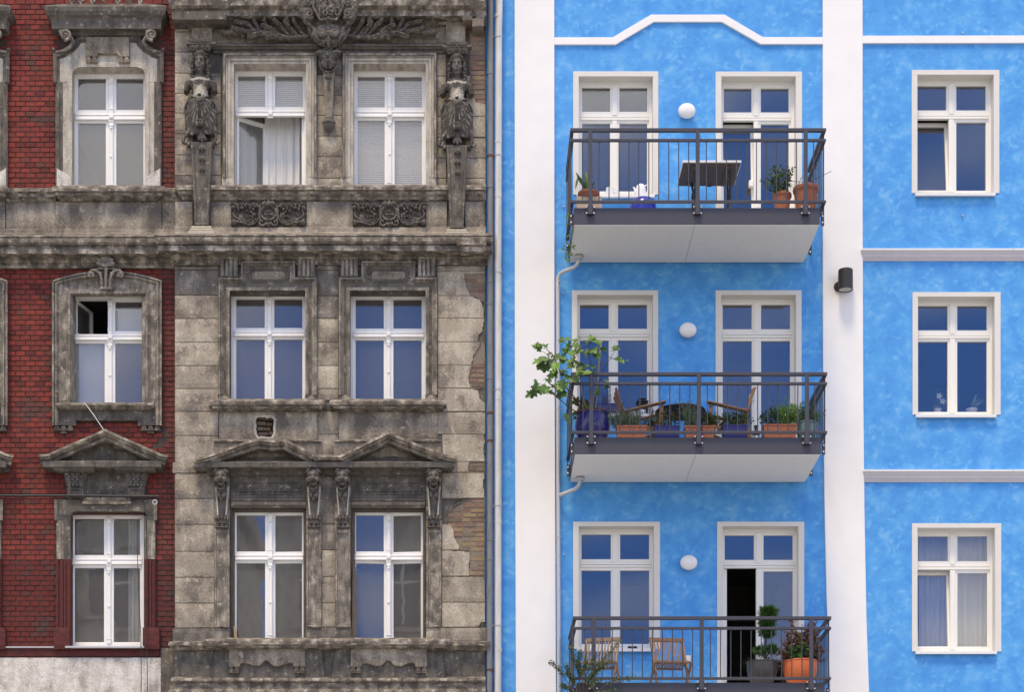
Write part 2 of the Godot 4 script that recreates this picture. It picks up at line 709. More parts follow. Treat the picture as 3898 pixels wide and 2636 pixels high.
func stucco(size: int, metres: float, sd: int) -> ImageTexture:
	# glazed blue paint laid on in short arcs of a broad brush
	var r := RandomNumberGenerator.new()
	r.seed = sd
	var n := size * size
	var lum := PackedFloat32Array()
	lum.resize(n)
	var a := bytes_of(size, size, 0.012, 4, sd + 3, FastNoiseLite.TYPE_SIMPLEX_SMOOTH, false, 20.0)
	var g := bytes_of(size, size, 0.09, 3, sd + 5)
	for i in n:
		lum[i] = 0.22 + 0.46 * (a[i] / 255.0)
	var ppm := size / metres
	for s in 6500:
		var cx := r.randf() * size
		var cy := r.randf() * size
		var ang := r.randfn(-0.35, 0.75)
		var length := r.randf_range(0.07, 0.22) * ppm
		var wide := r.randf_range(0.010, 0.042) * ppm
		var bend := r.randf_range(-1.3, 1.3)
		var goal := r.randf_range(0.05, 1.0)
		goal = r.randf_range(0.62, 1.0) if goal > 0.45 else r.randf_range(0.08, 0.40)
		var op := pow(r.randf(), 1.5) * 0.46 + 0.05
		var st := int(length / 1.3) + 2
		for q in st:
			var t := float(q) / (st - 1) - 0.5
			var aa := ang + bend * t
			var x := cx + cos(aa) * length * t
			var y := cy + sin(aa) * length * t
			var ww := wide * sqrt(maxf(1.0 - 4.0 * t * t, 0.02))
			var o2 := op * smoothstep(0.5, 0.05, t) * smoothstep(-0.5, -0.42, t)
			var lim := int(ww) + 1
			for k in range(-lim, lim + 1):
				var d := absf(k) / maxf(ww, 0.5)
				if d > 1.0:
					continue
				var xi := posmod(int(x - sin(aa) * k), size)
				var yi := posmod(int(y + cos(aa) * k), size)
				var id := yi * size + xi
				lum[id] = lerpf(lum[id], goal, o2 * (1.0 - d * d * 0.7) * (0.45 + 1.1 * g[id] / 255.0))
	var out := PackedByteArray()
	out.resize(n * 3)
	var c0 := Color(0.026, 0.195, 0.640)
	var c1 := Color(0.078, 0.350, 0.755)
	var c2 := Color(0.310, 0.585, 0.845)
	for i in n:
		var l := clampf(lum[i], 0.0, 1.0)
		var c := c0.lerp(c1, l * 2.0) if l < 0.5 else c1.lerp(c2, (l - 0.5) * 2.0)
		out[i * 3] = srgb8(c.r)
		out[i * 3 + 1] = srgb8(c.g)
		out[i * 3 + 2] = srgb8(c.b)
	return tex(size, size, out)

func mat(c: Color, rough: float, t: Texture2D = null, metres := 1.0, bump: Texture2D = null, cm := 0.0, metal := 0.0, tint := false) -> StandardMaterial3D:
	var m := StandardMaterial3D.new()
	m.albedo_color = c.linear_to_srgb()
	m.roughness = rough
	m.metallic = metal
	m.cull_mode = BaseMaterial3D.CULL_DISABLED
	m.vertex_color_use_as_albedo = tint
	m.uv1_triplanar = t != null or bump != null
	m.uv1_world_triplanar = m.uv1_triplanar
	m.uv1_triplanar_sharpness = 6.0
	m.uv1_scale = Vector3.ONE / metres
	if t:
		m.albedo_texture = t
	if bump:
		m.heightmap_enabled = true
		m.heightmap_texture = bump
		m.heightmap_scale = cm
	return m

func glass(alpha: float, c := Color(0.01, 0.012, 0.015)) -> StandardMaterial3D:
	var m := StandardMaterial3D.new()
	m.albedo_color = Color(c.linear_to_srgb(), alpha)
	m.transparency = BaseMaterial3D.TRANSPARENCY_ALPHA
	m.roughness = 0.0
	m.metallic_specular = 0.7
	m.cull_mode = BaseMaterial3D.CULL_DISABLED
	return m

func make_materials() -> void:
	var hb := height_tex(512, 0.05, 5, 71)
	var hf := height_tex(512, 0.12, 4, 72)
	M.plaster = mat(Color(1, 1, 1), 0.92, layered(512, Color(0.225, 0.193, 0.15), Color(0.118, 0.101, 0.083), Color(0.38, 0.34, 0.27), 0.40, 0.66, 5), 3.1, hb, 0.35)
	M.plaster_pale = mat(Color(1, 1, 1), 0.9, layered(512, Color(0.42, 0.385, 0.325), Color(0.31, 0.28, 0.235), Color(0.52, 0.485, 0.415), 0.34, 0.62, 9, 1.2, 0.6), 2.3, hf, 0.2)
	M.plaster_block = mat(Color(1, 1, 1), 0.93, layered(512, Color(0.29, 0.25, 0.195), Color(0.165, 0.142, 0.115), Color(0.44, 0.395, 0.315), 0.35, 0.64, 17, 1.2, 0.2), 2.7, hb, 0.4)
	M.plaster_sooty = mat(Color(1, 1, 1), 0.93, layered(512, Color(0.165, 0.145, 0.122), Color(0.100, 0.088, 0.075), Color(0.33, 0.295, 0.24), 0.42, 0.68, 18, 1.2), 2.5, hb, 0.4)
	M.plaster_washed = mat(Color(1, 1, 1), 0.93, layered(512, Color(0.365, 0.32, 0.252), Color(0.21, 0.18, 0.145), Color(0.49, 0.44, 0.355), 0.32, 0.61, 19, 1.2, 0.2), 2.9, hb, 0.4)
	M.soot = mat(Color(1, 1, 1), 0.9, layered(512, Color(0.122, 0.107, 0.089), Color(0.072, 0.063, 0.054), Color(0.36, 0.325, 0.27), 0.40, 0.76, 27, 1.6, 0.3), 2.1, hb, 0.3)
	M.ledge = mat(Color(1, 1, 1), 0.9, layered(512, Color(0.195, 0.167, 0.132), Color(0.085, 0.073, 0.061), Color(0.47, 0.425, 0.35), 0.41, 0.68, 37, 1.9, 0.1), 1.9, hb, 0.5)
	M.jamb = mat(Color(1, 1, 1), 0.9, layered(512, Color(0.205, 0.180, 0.146), Color(0.105, 0.092, 0.078), Color(0.42, 0.385, 0.315), 0.41, 0.66, 47, 1.5, 0.4), 2.0, hb, 0.4)
	M.figure = mat(Color(1, 1, 1), 0.85, grey_tex(512, 0.03, 5, 0.45, 1.55, 57), 1.1, hf, 0.5, 0.0, true)
	M.brick = mat(Color(1, 1, 1), 0.85, grey_tex(512, 0.045, 5, 0.55, 1.4, 58), 0.9, hf, 0.35, 0.0, true)
	M.mortar = mat(Color(0.085, 0.060, 0.052), 0.95, grey_tex(256, 0.05, 4, 0.5, 1.5, 59), 0.7, hf, 0.5)
	M.old_mortar = mat(Color(0.27, 0.225, 0.175), 0.95, grey_tex(256, 0.05, 4, 0.6, 1.4, 60), 0.6, hf, 0.8)
	M.red_paint = mat(Color(0.085, 0.012, 0.010), 0.75, grey_tex(512, 0.02, 5, 0.55, 1.4, 61), 1.7, hb, 0.5)
	M.white_plaster = mat(Color(1, 1, 1), 0.92, layered(512, Color(0.55, 0.52, 0.47), Color(0.36, 0.335, 0.295), Color(0.66, 0.63, 0.58), 0.38, 0.6, 67), 2.6, hb, 0.7)
	M.stone_clean = mat(Color(0.52, 0.47, 0.38), 0.9, grey_tex(256, 0.04, 4, 0.75, 1.2, 68), 0.7, hf, 0.5)
	M.blue = mat(Color(1, 1, 1), 0.8, stucco(1024, 5.1, 3), 5.1, hf, 0.22)
	M.white_wall = mat(Color(0.84, 0.835, 0.835), 0.85, grey_tex(512, 0.012, 5, 0.95, 1.0, 69), 3.0, hf, 0.06)
	M.grey_trim = mat(Color(0.70, 0.685, 0.65), 0.8, grey_tex(256, 0.02, 3, 0.95, 1.0, 70), 1.5, hf, 0.1)
	M.lilac_trim = mat(Color(0.64, 0.60, 0.62), 0.8, grey_tex(256, 0.02, 3, 0.93, 1.0, 73), 1.5, hf, 0.1)
	M.frame = mat(Color(0.83, 0.82, 0.775), 0.5)
	M.old_frame = mat(Color(0.87, 0.865, 0.84), 0.5, grey_tex(256, 0.03, 4, 0.93, 1.0, 74, 4), 0.8)
	M.raw_wood = mat(Color(0.115, 0.095, 0.078), 0.85, grey_tex(256, 0.05, 4, 0.4, 1.8, 75, 4), 0.6, hf, 0.4)
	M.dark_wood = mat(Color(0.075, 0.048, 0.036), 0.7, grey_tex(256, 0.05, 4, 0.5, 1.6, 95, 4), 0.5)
	M.glass_old = glass(0.13, Color(0.26, 0.25, 0.25))
	M.glass_old.heightmap_enabled = true
	M.glass_old.heightmap_texture = height_tex(256, 0.012, 2, 76)
	M.glass_old.heightmap_scale = 0.015
	M.glass_old.uv1_triplanar = true
	M.glass_old.uv1_world_triplanar = true
	M.glass_old.uv1_scale = Vector3.ONE / 1.3
	M.glass = glass(0.05)
	M.room = mat(Color(0.20, 0.185, 0.165), 0.95)
	M.steel = mat(Color(0.046, 0.046, 0.062), 0.5, grey_tex(256, 0.02, 3, 0.88, 1.1, 77), 0.8)
	M.soffit = mat(Color(0.76, 0.755, 0.73), 0.85, grey_tex(512, 0.02, 5, 0.95, 1.02, 78), 2.0)
	M.bolt = mat(Color(0.75, 0.75, 0.76), 0.3, null, 1.0, null, 0.0, 0.9)
	M.zinc = mat(Color(0.62, 0.61, 0.585), 0.4, grey_tex(256, 0.03, 4, 0.82, 1.05, 79, 4), 0.7, null, 0.0, 0.2)
	M.grey_pipe = mat(Color(0.19, 0.195, 0.20), 0.5, grey_tex(256, 0.03, 4, 0.7, 1.2, 80, 4), 0.9)
	M.rust = mat(Color(0.13, 0.058, 0.028), 0.9, grey_tex(256, 0.08, 4, 0.4, 1.6, 81), 0.3)
	M.galv = mat(Color(0.52, 0.53, 0.54), 0.5, grey_tex(256, 0.06, 4, 0.75, 1.2, 82), 0.5, null, 0.0, 0.4)
	M.pale_metal = mat(Color(0.74, 0.75, 0.75), 0.5, grey_tex(256, 0.06, 4, 0.88, 1.05, 94), 0.5)
	M.opal = mat(Color(0.82, 0.815, 0.80), 0.25)
	M.black_metal = mat(Color(0.018, 0.018, 0.020), 0.55)
	M.lens = mat(Color(0.42, 0.40, 0.36), 0.12)
	M.cloth = mat(Color(0.84, 0.83, 0.80), 0.9)
	M.cloth.backlight_enabled = true
	M.cloth.backlight = Color(0.5, 0.5, 0.48)
	M.grey_cloth = mat(Color(0.66, 0.70, 0.69), 0.9)
	M.slats = mat(Color(0.86, 0.86, 0.88), 0.5)
	M.teak = mat(Color(0.215, 0.125, 0.075), 0.7, grey_tex(256, 0.05, 4, 0.55, 1.45, 83, 8), 0.35)
	M.grey_wood = mat(Color(0.27, 0.19, 0.13), 0.75, grey_tex(256, 0.05, 4, 0.55, 1.5, 84, 8), 0.35)
	M.terracotta = mat(Color(0.33, 0.12, 0.066), 0.85, grey_tex(256, 0.03, 5, 0.62, 1.25, 85), 0.35)
	M.orange_pot = mat(Color(0.66, 0.17, 0.055), 0.7, grey_tex(256, 0.02, 4, 0.85, 1.1, 86), 0.5)
	M.dark_pot = mat(Color(0.055, 0.053, 0.055), 0.45, grey_tex(256, 0.03, 4, 0.55, 1.8, 87, 4), 0.4)
	M.blue_glaze = mat(Color(0.022, 0.022, 0.145), 0.15, grey_tex(256, 0.03, 4, 0.3, 2.2, 88, 4), 0.35)
	M.teal_glaze = mat(Color(0.09, 0.16, 0.165), 0.15, grey_tex(256, 0.03, 4, 0.5, 1.8, 89, 4), 0.35)
	M.china = mat(Color(0.80, 0.81, 0.83), 0.15)
	M.soil = mat(Color(0.035, 0.025, 0.018), 1.0)
	M.leaf = mat(Color(1, 1, 1), 0.5, null, 1.0, null, 0.0, 0.0, true)
	M.leaf.backlight_enabled = true
	M.leaf.backlight = Color(0.6, 0.65, 0.4)
	M.twig = mat(Color(0.075, 0.052, 0.038), 0.9)
	M.bamboo = mat(Color(0.36, 0.25, 0.15), 0.7)
	M.travertine = mat(Color(0.50, 0.40, 0.31), 0.9, grey_tex(256, 0.04, 4, 0.8, 1.2, 90), 0.4, hf, 0.5)
	M.cable = mat(Color(0.02, 0.02, 0.02), 0.6)
	M.blue_cloth = mat(Color(0.06, 0.13, 0.42), 0.9)
	M.far_wall = mat(Color(1, 1, 1), 0.9, layered(512, Color(0.62, 0.57, 0.44), Color(0.45, 0.41, 0.32), Color(0.70, 0.65, 0.52), 0.4, 0.66, 97), 5.0)
	M.tiles = mat(Color(0.20, 0.075, 0.05), 0.85)
	M.setts = mat(Color(0.31, 0.30, 0.28), 0.9, grey_tex(512, 0.05, 5, 0.7, 1.3, 98), 6.0)
	M.paving = mat(Color(0.38, 0.37, 0.35), 0.9, grey_tex(512, 0.05, 5, 0.8, 1.2, 99), 5.0)
# ---------- windows ----------
func turn(mb: MB, from: int, at: Vector3, b: Basis) -> void:
	for i in range(from, mb.v.size()):
		mb.v[i] = at + b * (mb.v[i] - at)
		mb.n[i] = b * mb.n[i]

func ring(mb: MB, o: Array, i: Array, zf: float, zb: float, bev := 0.003) -> void:
	# a flat frame between an outer and an inner rectangle [x0, y0, x1, y1]
	pbox(mb, o[0], o[1], o[2], i[1], zf, zb, bev)
	pbox(mb, o[0], i[3], o[2], o[3], zf, zb, bev)
	pbox(mb, o[0], i[1], i[0], i[3], zf, zb, bev)
	pbox(mb, i[2], i[1], o[2], i[3], zf, zb, bev)

func pane_box(mb: MB, p: Array, z: float, sheets: int) -> void:
	# sheets of glass with gaps between them
	pbox(mb, p[0] - 1.0, p[1] - 1.0, p[2] + 1.0, p[3] + 1.0, z, z - 0.005)
	pbox(mb, p[0] - 1.0, p[1] - 1.0, p[2] + 1.0, p[3] + 1.0, z - 0.014, z - 0.018)
	if sheets > 2:
		pbox(mb, p[0] - 1.0, p[1] - 1.0, p[2] + 1.0, p[3] + 1.0, z - 0.027, z - 0.031)

func window(bld: Node3D, fr: Array, pl: Array, pr: Array, yu: Array, yl: Array, zf: float, old: bool, opts := {}) -> Node3D:
	# fr: outer frame; pl, pr: x range of the left and right panes; yu, yl: y range of the upper and lower panes
	var w := sub(opts.get("called", "window"), bld, opts.get("label", ""))
	var fm: Material = M.old_frame if old else M.frame
	var gm: Material = M.glass_old if old else M.glass
	var mb := MB.new()
	var sx: float = (pl[0] - fr[0]) * 0.45
	var e := [fr[0] + sx, fr[1] + (yu[0] - fr[1]) * 0.45, fr[2] - (fr[2] - pr[1]) * 0.45, fr[3] - (fr[3] - yl[1]) * 0.5]
	ring(mb, [fr[0] - 7, fr[1] - 5, fr[2] + 7, fr[3] + 4], e, zf, zf - 0.09)
	put(mb, "frame", fm, w)
	var gm0: float = pl[1]
	var gm1: float = pr[0]
	var gw := gm1 - gm0
	var t0: float = yu[1]
	var t1: float = yl[0]
	var th := t1 - t0
	# transom and mullion
	mb = MB.new()
	if old:
		var a := t0 + th * 0.26
		mold(mb, e[0], e[2], [[a, zf - 0.03], [a, zf + 0.018], [a + th * 0.10, zf + 0.022], [a + th * 0.12, zf + 0.008], [a + th * 0.26, zf + 0.012], [a + th * 0.32, zf + 0.03], [a + th * 0.44, zf + 0.032], [a + th * 0.47, zf + 0.01], [null, zf - 0.03]], zf, 0.0, false, false, 400.0)
	else:
		pbox(mb, e[0], t0 + th * 0.28, e[2], t0 + th * 0.47, zf + 0.006, zf - 0.05, 0.003)
		pbox(mb, e[0], t0 + th * 0.50, e[2], t0 + th * 0.70, zf + 0.012, zf - 0.05, 0.004)
	put(mb, "transom", fm, w)
	for half in (1 if opts.get("no_lower_post", false) else 2):
		mb = MB.new()
		var my0: float = e[1] if half == 0 else t0 + th * 0.74
		var my1: float = t0 + th * 0.27 if half == 0 else e[3]
		var mx := (gm0 + gm1) * 0.5
		var mw := gw * (0.20 if old else 0.26)
		pbox(mb, mx - mw, my0, mx + mw, my1, zf + 0.014, zf - 0.06, 0.004)
		if old:
			# turned knobs and stepped blocks on the post
			pbox(mb, mx - mw * 1.35, my0 + 1, mx + mw * 1.35, my0 + 6, zf + 0.024, zf, 0.004)
			pbox(mb, mx - mw * 1.1, my0 + 6.5, mx + mw * 1.1, my0 + 14, zf + 0.03, zf, 0.006)
			pbox(mb, mx - mw * 0.72, my0 + 24, mx - mw * 0.3, my1 - 16, zf + 0.018, zf, 0.002)
			pbox(mb, mx + mw * 0.3, my0 + 24, mx + mw * 0.72, my1 - 16, zf + 0.018, zf, 0.002)
			mb.ball(V(mx, my0 + 19, zf + 0.014), Vector3(0.024, 0.024, 0.024), 10)
			if half == 1:
				mb.ball(V(mx, lerpf(my0, my1, 0.53), zf + 0.014), Vector3(0.022, 0.022, 0.02), 10)
			pbox(mb, mx - mw * 1.25, my1 - 13, mx + mw * 1.25, my1 - 10.5, zf + 0.022, zf, 0.003)
		else:
			for q in [-0.45, 0.0, 0.45]:
				pbox(mb, mx + mw * q - 0.9, my0, mx + mw * q + 0.9, my1, zf + 0.017, zf, 0.001)
		put(mb, "mullion", fm, w)
	if old:
		mb = MB.new()
		var cx := (gm0 + gm1) * 0.5
		pbox(mb, cx - gw * 0.22, t0 + th * 0.30, cx + gw * 0.22, t0 + th * 0.60, zf + 0.05, zf, 0.008)
		pbox(mb, cx - gw * 0.28, t0 + th * 0.72, cx + gw * 0.28, t0 + th * 0.84, zf + 0.034, zf, 0.006)
		put(mb, "console_block", fm, w)
	# four sashes with their panes
	var mid := (gm0 + gm1) * 0.5
	var spots := [
		[[e[0], e[1], mid - gw * 0.17, t0 + th * 0.30], [pl[0], yu[0], pl[1], yu[1]]],
		[[mid + gw * 0.17, e[1], e[2], t0 + th * 0.30], [pr[0], yu[0], pr[1], yu[1]]],
		[[e[0], t0 + th * 0.68, mid - gw * 0.17, e[3]], [pl[0], yl[0], pl[1], yl[1]]],
		[[mid + gw * 0.17, t0 + th * 0.68, e[2], e[3]], [pr[0], yl[0], pr[1], yl[1]]],
	]
	var swing: Dictionary = opts.get("swing", {})
	for k in 4:
		var so: Array = spots[k][0]
		var si: Array = spots[k][1]
		var sm := MB.new()
		var zs := zf - 0.012
		ring(sm, so, si, zs, zs - 0.05, 0.004)
		ring(sm, [si[0] - 1.6, si[1] - 1.6, si[2] + 1.6, si[3] + 1.6], [si[0], si[1], si[2], si[3]], zs - 0.008, zs - 0.04, 0.0)
		var gl := MB.new()
		pane_box(gl, si, zs - 0.02, 2 if old else 3)
		var how = swing.get(k, null)
		var b := Basis()
		var at := Vector3.ZERO
		if how != null:
			if how[0] == "left":      # hinged at its left edge, opens inwards
				at = V(so[0], so[3], zs - 0.045)
				b = Basis(Vector3.UP, deg_to_rad(how[1]))
			elif how[0] == "right":
				at = V(so[2], so[3], zs - 0.045)
				b = Basis(Vector3.UP, -deg_to_rad(how[1]))
			elif how[0] == "tilt":    # hinged at its foot, top leans into the room
				at = V(so[0], so[3], zs - 0.045)
				b = Basis(Vector3.RIGHT, -deg_to_rad(how[1]))
			turn(sm, 0, at, b)
			turn(gl, 0, at, b)
		else:
			# no sheet of glass sits quite true
			at = V((si[0] + si[2]) * 0.5, (si[1] + si[3]) * 0.5, zs - 0.02)
			b = Basis(Vector3.UP, rng.randfn(0.0, 0.0035)) * Basis(Vector3.RIGHT, rng.randfn(0.0, 0.0025))
			turn(gl, 0, at, b)
		put(sm, "sash", fm, w)
		put(gl, "pane", gm, w)
	room(w, fr[0] - 4, fr[1] - 3, fr[2] + 4, fr[3] + 3, zf - 0.09, opts.get("deep", 4.6))
	return w
# ---------- light, air, lens ----------
func make_sky() -> ImageTexture:
	var w := 1024
	var h := 512
	var im := Image.create(w, h, false, Image.FORMAT_RGBF)
	var n := FastNoiseLite.new()
	n.seed = SKY_SEED
	n.noise_type = FastNoiseLite.TYPE_SIMPLEX_SMOOTH
	n.frequency = 0.62
	n.fractal_octaves = 6
	n.fractal_gain = 0.52
	var n2 := FastNoiseLite.new()
	n2.seed = SKY_SEED + 5
	n2.frequency = 2.2
	n2.fractal_octaves = 4
	for j in h:
		var phi := (0.5 - (j + 0.5) / h) * PI
		for i in w:
			var th := (i + 0.5) / w * TAU
			var d := Vector3(sin(th) * cos(phi), sin(phi), -cos(th) * cos(phi))
			var c := Color(0.20, 0.19, 0.18)
			if d.y > -0.02:
				var y := maxf(d.y, 0.0)
				c = Color(0.125, 0.325, 0.98).lerp(Color(0.16, 0.31, 0.80), smoothstep(0.35, 0.9, y)).lerp(Color(0.50, 0.62, 0.82), pow(1.0 - y, 12.0))
				var q := d / (y + 0.30)
				var a := n.get_noise_3d(q.x + SKY_AT.x, q.z + SKY_AT.y, 0.0)
				var cov := smoothstep(SKY_LO, SKY_LO + 0.30, a)
				# thin high wisps over the blue, then the cloud decks; their thinner, shaded parts are cooler
				var wisp := smoothstep(0.05, 0.55, n2.get_noise_2d(q.x * 0.5 + 3.0, q.z * 2.1 + 0.4 * q.x))
				c = c.lerp(Color(1.0, 1.02, 1.06), 0.30 * wisp)
				var tone := 0.5 + 0.5 * n2.get_noise_2d(q.x * 1.0, q.z * 1.0)
				var cl := Color(0.98, 1.02, 1.16).lerp(Color(1.52, 1.44, 1.32), clampf(tone * 0.7 + y * 0.6, 0.0, 1.0))
				c = c.lerp(cl, cov)
			im.set_pixel(i, j, c)
	return ImageTexture.create_from_image(im)

const SKY_SEED := 205
const SKY_LO := -0.27
const SKY_AT := Vector2(-5.67134475708008, 27.3093795776367)
const EXPO := 1.94

func lens_and_light() -> void:
	var cam := Camera3D.new()
	cam.name = "camera"
	add_child(cam)
	cam.position = Vector3(VX * U, EYE, DIST)
	cam.projection = Camera3D.PROJECTION_FRUSTUM
	cam.near = 1.0
	cam.far = 400.0
	cam.size = 1572.0 * U / DIST
	cam.frustum_offset = Vector2((1162.0 - VX) * U / DIST, (VY - 786.0) * U / DIST)
	cam.current = true
	var we := WorldEnvironment.new()
	we.name = "surroundings"
	var e := Environment.new()
	e.background_mode = Environment.BG_SKY
	var sk := Sky.new()
	var pm := PanoramaSkyMaterial.new()
	pm.panorama = make_sky()
	sk.sky_material = pm
	e.sky = sk
	e.background_energy_multiplier = 0.7
	e.tonemap_mode = Environment.TONE_MAPPER_LINEAR
	e.tonemap_exposure = EXPO
	e.sdfgi_enabled = true
	e.ssao_enabled = true
	e.ssil_enabled = true
	we.environment = e
	add_child(we)
	var sun := DirectionalLight3D.new()
	sun.name = "sun_behind_cloud"
	sun.light_energy = 0.5
	sun.light_color = Color(1.0, 0.90, 0.725)
	sun.light_angular_distance = 14.0
	sun.shadow_enabled = true
	add_child(sun)
	# the light comes from above, in front and a little from the left
	sun.look_at_from_position(Vector3(-3.0, 18.0, 8.0), Vector3.ZERO)
# ---------- the old front ----------
const ZB := -0.06   # mortar plane of the brick bays
const ZR := 0.06    # wall plane of the projecting stucco bay

func vv(a: Array) -> Array:
	var out := []
	for p in a:
		out.append(Vector2(p[0], p[1]))
	return out

func mirrored(a: Array, cx: float) -> Array:
	var out := a.duplicate()
	for i in range(a.size() - 1, -1, -1):
		out.append(Vector2(2.0 * cx - a[i].x, a[i].y))
	return out

func shifted(a: Array, dx: float) -> Array:
	var out := []
	for p in a:
		out.append(Vector2(p.x + dx, p.y))
	return out

func guttae(mb: MB, x0: float, x1: float, y0: float, y1: float, zf: float, zb: float, n: int) -> void:
	# little hanging pegs that widen downwards
	var w := (x1 - x0) / n
	for i in n:
		var a := x0 + w * i
		prism(mb, vv([[a + w * 0.24, y0], [a + w * 0.76, y0], [a + w * 0.97, y1 - 3], [a + w * 0.03, y1 - 3]]), zf, zb, 1.0)
		prism(mb, vv([[a + w * 0.03, y1 - 3], [a + w * 0.97, y1 - 3], [a + w * 0.97, y1], [a + w * 0.03, y1]]), zf + 0.006, zb, 0.6)

func panel_frame(mb: MB, x0: float, y0: float, x1: float, y1: float, z: float, cut := 0.0) -> void:
	var p := vv([[x0, y1], [x0, y0], [x1, y0], [x1, y1]])
	if cut > 0.0:
		p = vv([[x0, y1 - cut], [x0, y0 + cut], [x0 + cut * 0.6, y0 + cut * 0.6], [x0 + cut, y0], [x1 - cut, y0], [x1 - cut * 0.6, y0 + cut * 0.6], [x1, y0 + cut], [x1, y1 - cut], [x1 - cut * 0.6, y1 - cut * 0.6], [x1 - cut, y1], [x0 + cut, y1], [x0 + cut * 0.6, y1 - cut * 0.6]])
	sweep(mb, p, [[0.0, z], [-0.6, z + 0.014], [-2.4, z + 0.016], [-3.4, z + 0.006], [-4.6, z + 0.006]], true, 0.001)

func rough_panel(mb: MB, poly: Array, z: float, amp: float) -> void:
	# worm-eaten rustication inside a small outline
	var lo := Vector2(1e6, 1e6)
	var hi := Vector2(-1e6, -1e6)
	for p in poly:
		lo = lo.min(p)
		hi = hi.max(p)
	var pv := PackedVector2Array()
	for p in poly:
		pv.push_back(p)
	var st := 1.5
	var nx := int((hi.x - lo.x) / st)
	var ny := int((hi.y - lo.y) / st)
	var rows := []
	for j in ny + 1:
		var row := PackedVector3Array()
		for i in nx + 1:
			var q := Vector2(lerpf(lo.x, hi.x, float(i) / nx), lerpf(lo.y, hi.y, float(j) / ny))
			var inn := Geometry2D.is_point_in_polygon(q, pv)
			var hgt := 0.0
			if inn:
				hgt = 0.010 + amp * (absf(wob.get_noise_2d(q.x * 1.9, q.y * 3.1)) * 2.2)
			row.push_back(V(q.x, q.y, z - (0.0 if inn else 0.02) + hgt))
		rows.append(row)
	mb.grid(rows)

func brick_tone(px: float, py: float, r: float, painted: bool) -> Color:
	# fired reds; soot lies in broad drifts over some courses
	var s := wob2.get_noise_2d(px * 0.011 + 40.0, py * 0.010) + 0.35 * wob.get_noise_2d(px * 0.06, py * 0.05)
	var c := Color(0.155, 0.026, 0.020).lerp(Color(0.245, 0.040, 0.028), r)
	if r < 0.10:
		c = Color(0.120, 0.022, 0.018)
	if painted:
		c = c.lerp(Color(0.105, 0.014, 0.012), 0.78)
	var soot := smoothstep(0.14, 0.70, s + (r - 0.5) * 0.16)
	if px > 362.0:  # bricks in the strip beside the projecting bay are toned darker
		soot = maxf(soot, 0.30 + 0.3 * smoothstep(0.4, 0.9, r))
	return c.lerp(Color(0.066, 0.048, 0.042), soot * 0.85)

func brick_mesh(seed_: int, len_px: float, high_px: float, proud: float) -> MB:
	var r := RandomNumberGenerator.new()
	r.seed = seed_
	var mb := MB.new()
	var hx := len_px * U * 0.5
	var hy := high_px * U * 0.5
	var j := func() -> float: return r.randf_range(-0.0022, 0.0022)
	var f := []
	var k := []
	for s in [[-1, 1], [1, 1], [1, -1], [-1, -1]]:
		var ox: float = s[0] * hx + j.call()
		var oy: float = s[1] * hy + j.call()
		f.append(Vector3(ox - s[0] * 0.004, oy - s[1] * 0.004, proud + j.call() * 0.6))
		k.append(Vector3(ox, oy, -0.006))
	mb.quad(f[0], f[1], f[2], f[3])
	for i in 4:
		var i2 := (i + 1) % 4
		mb.quad(k[i], k[i2], f[i2], f[i])
	return mb

